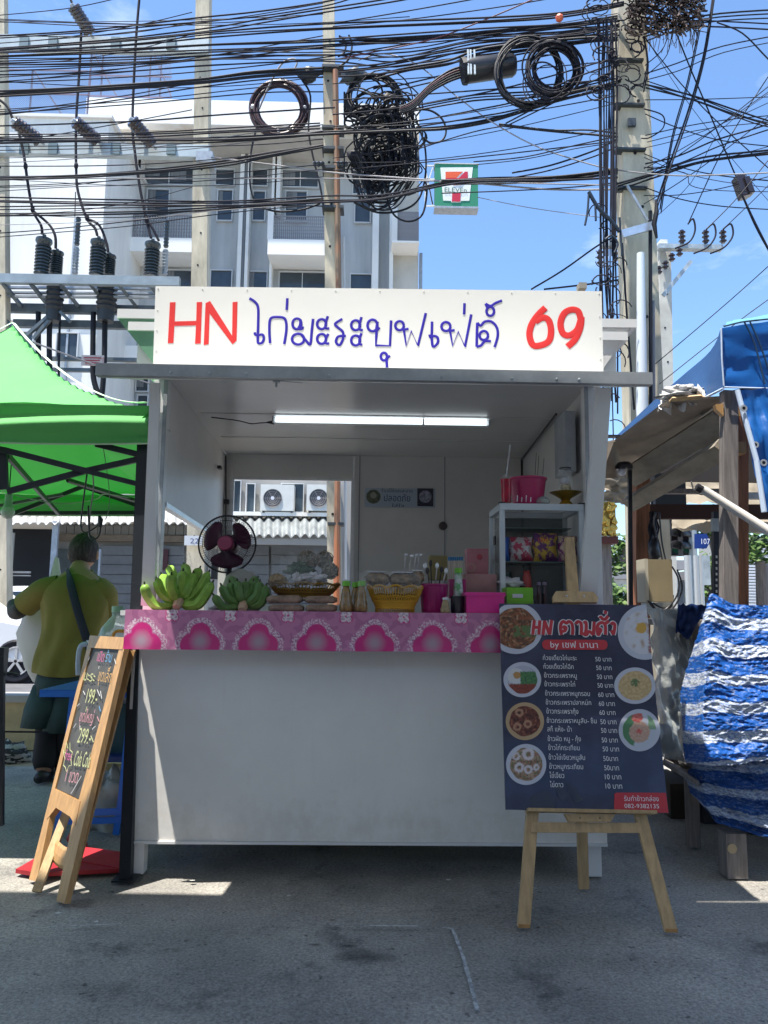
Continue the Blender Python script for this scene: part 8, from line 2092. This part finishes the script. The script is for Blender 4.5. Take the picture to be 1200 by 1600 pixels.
coil(852, 125, 24, 34, 4, 7.0, BLACK2, 'loose inner loops of cable within the right coils', 0.006, 1.15, (), 0, 6)
tg = MB()
for k in range(88):
    u = R_.random(); cx = 560 + 70 * R_.random() + 10 * u; cy = 150 + 120 * u
    rr = R_.uniform(14, 46); sq = R_.uniform(0.35, 1.1); a0 = R_.uniform(0, 6); sp = R_.uniform(2.5, 6.2); tl = R_.uniform(-0.8, 0.8)
    Y = R_.uniform(8.25, 8.95); q = []
    for j in range(16):
        a = a0 + sp * j / 15; x, y = rr * math.cos(a), rr * sq * math.sin(a)
        X_, Y_ = cx + x * math.cos(tl) - y * math.sin(tl), cy + x * math.sin(tl) + y * math.cos(tl)
        X_ = min(max(X_, 538), 658 - 9 * math.sin(Y_ * 0.11)); q.append(P(X_, Y_, Y + 0.08 * math.sin(a)))
    tg.tube(q, R_.uniform(0.007, 0.013), 5, caps=False)
for k in range(46):   # long hanging loops on the right of the tangle
    x0 = R_.uniform(600, 650); d = R_.uniform(160, 330); xs_ = R_.uniform(548, 590)
    q = [(x0 - 12, 168), (x0, 200), (x0 + R_.uniform(0, 10), 235 + d * 0.1), (x0 - 4, 180 + d * 0.35), (x0 - 28, 190 + d * 0.42), (xs_ + 15, 195 + d * 0.40), (xs_, 180 + d * 0.30)]
    tg.tube(smooth_line([P(min(x, 655), y, 8.5 + R_.uniform(-.25, .25)) for x, y in q], 4), R_.uniform(0.006, 0.011), 5, caps=False)
for k in range(6):
    tg.ball(P(R_.uniform(548, 625), R_.uniform(150, 262), 8.75), R_.uniform(0.06, 0.14), 8, 6, (1.1, 0.5, 0.8), 1.0)
single(tg.build('cable_tangle', BLACK, None, smooth=2), 'huge black tangle of cables hanging on the slim pole', 'cable tangle', None, 'stuff')
for q, lab in (([(553, 316), (590, 332), (630, 328), (655, 310), (665, 270), (664, 230), (655, 200)], 'big cable loop hanging below the tangle'), ([(607, 290), (606, 315), (618, 338), (640, 346), (660, 335), (667, 300), (664, 280)], 'lowest cable loop hanging over the beige end wall'),
               ([(640, 172), (670, 172), (690, 185), (697, 205), (690, 220), (672, 223), (662, 215)], 'cable loop curling into the sky right of the tangle'), ([(545, 55), (550, 70), (545, 92), (530, 104)], 'small cable loop at the head of the slim pole'), ([(530, 56), (540, 66), (538, 82), (528, 88)], 'tiny cable loop at the head of the slim pole')):
    cable(q, 8.4, 0.012, BLACK, lab)
single(MB().ball(P(482, 117, 8.9), 1, 10, 8, (0.11, 0.08, 0.09), 0.8).build('splice_clamp', DARKST, smooth=2), 'dark clamp fitting just left of the slim pole', 'clamp')
single(MB().ball(P(550, 118, 8.6), 1, 10, 8, (0.14, 0.1, 0.09), 0.9).build('splice_clamp', DARKST, smooth=2), 'dark clamp fitting on the right of the slim pole', 'clamp')
for (x, lab) in ((498, 'small bracket of hooks left of the slim pole'), (535, 'small bracket of hooks right of the slim pole')):
    t = thing('hook_bracket', P(x, 257, 8.8), lab, 'bracket')
    for k in range(3): MB().lathe(P(x - 6 + k * 6, 260, 8.75), sheds(2, 0.025, 0.03), 10).build('hook', DARKST, t)
    MB().pbox(x - 9, 252, x + 9, 255, 8.78, 0.04).build('bar', GREYM, t)
# nest of wires and twigs at the thick pole top
ns = MB()
for k in range(480):
    c = Vector((R_.uniform(985, 1098), R_.uniform(-20, 52) , 0)); c.y = min(c.y, 52 - max(0, (c.x - 1060)) * 0.2)
    a = R_.uniform(0, 6); l = R_.uniform(8, 30); b2 = R_.uniform(-8, 8)
    ns.tube([P(c.x - l / 2 * math.cos(a), c.y - l / 2 * math.sin(a) * 0.5, 6.6 + R_.uniform(-.2, .2)), P(c.x + b2, c.y + b2, 6.6 + R_.uniform(-.2, .2)), P(c.x + l / 2 * math.cos(a), c.y + l / 2 * math.sin(a) * 0.5, 6.6)], R_.uniform(0.004, 0.010), 4, caps=False)
for k in range(30):
    x = R_.uniform(1010, 1090); ns.tube([P(x, 45, 6.6), P(x + R_.uniform(-4, 4), 60, 6.6), P(x + R_.uniform(-7, 7), R_.uniform(62, 92), 6.6)], 0.003, 4, caps=False)
single(ns.build('bird_nest', mat('dark_twigs', (0.11, 0.08, 0.07), 0.8, var=0.5, scale=5)), 'bushy dark nest of twigs and wires at the top of the thick pole', 'nest', None, 'stuff')
nm_ = MB()
for k in range(60):
    cx, cy = R_.uniform(925, 1000), R_.uniform(-10, 150); rr = R_.uniform(5, 20); a0 = R_.uniform(0, 6); sp = R_.uniform(2, 5)
    nm_.tube([P(cx + rr * math.cos(a0 + sp * j / 8), cy + rr * 0.8 * math.sin(a0 + sp * j / 8), 6.62 + R_.uniform(-.02, .02)) for j in range(9)], R_.uniform(0.004, 0.009), 4, caps=False)
for k in range(34):
    cx, cy = R_.uniform(930, 972), R_.uniform(330, 700); rr = R_.uniform(5, 20); a0 = R_.uniform(0, 6)
    nm_.tube([P(cx + rr * math.cos(a0 + 3 * j / 8), cy + rr * math.sin(a0 + 3 * j / 8), 6.62) for j in range(9)], R_.uniform(0.004, 0.007), 4, caps=False)
single(nm_.build('pole_wire_clutter', BLACK2, None), 'loose loops of wire wrapped round the thick pole', 'wire clutter', None, 'stuff')
for q, lab in (([(920, 300), (935, 325), (955, 345), (968, 362)], 'knotted dark blue cable reaching to the thick pole'), ([(968, 340), (972, 400)], 'short dark clamp rod left of the thick pole'), ([(920, 302), (918, 330), (914, 352)], 'frayed end of the knotted cable'), ([(930, 315), (931, 345)], 'second frayed end of the knotted cable'), ([(945, 362), (944, 375), (955, 368), (965, 380), (960, 395)], 'small twisted cable end beside the bracket')):
    cable(q, 6.6, 0.017 if 'reaching' in lab else 0.010, mat('dark_blue_black', (0.01, 0.02, 0.035), 0.5), lab)
single(MB().tube([P(1025, 312, 6.6), P(1026, 330, 6.6), P(1022, 350, 6.6), P(1026, 372, 6.6)], [0.01, 0.022, 0.024, 0.012], 8).build('wire_grip', BLACK, smooth=True), 'dark wedge grip at the end of the pole bracket', 'grip')
single(MB().pbox(905, 441, 917, 450, 7.0, 0.1).build('junction_block', mat('tan_block', (0.3, 0.26, 0.2), 0.7)), 'small tan block peeping over the right part of sign board', 'block')
single(MB().ball(P(874, 28, 6.9), 0.04, 8, 6).build('tag_holder', mat('orange_tag', (0.6, 0.12, 0.05), 0.5)), 'small orange tag on a cable near the top of the thick pole', 'tag')
single(MB().tube([P(20, 523, 6.5), P(120, 560, 7.5), P(236, 600, 8.5)], 0.008, 6).build('guy_line', GREYC), 'thin grey line sloping right from the tent peak', 'line')
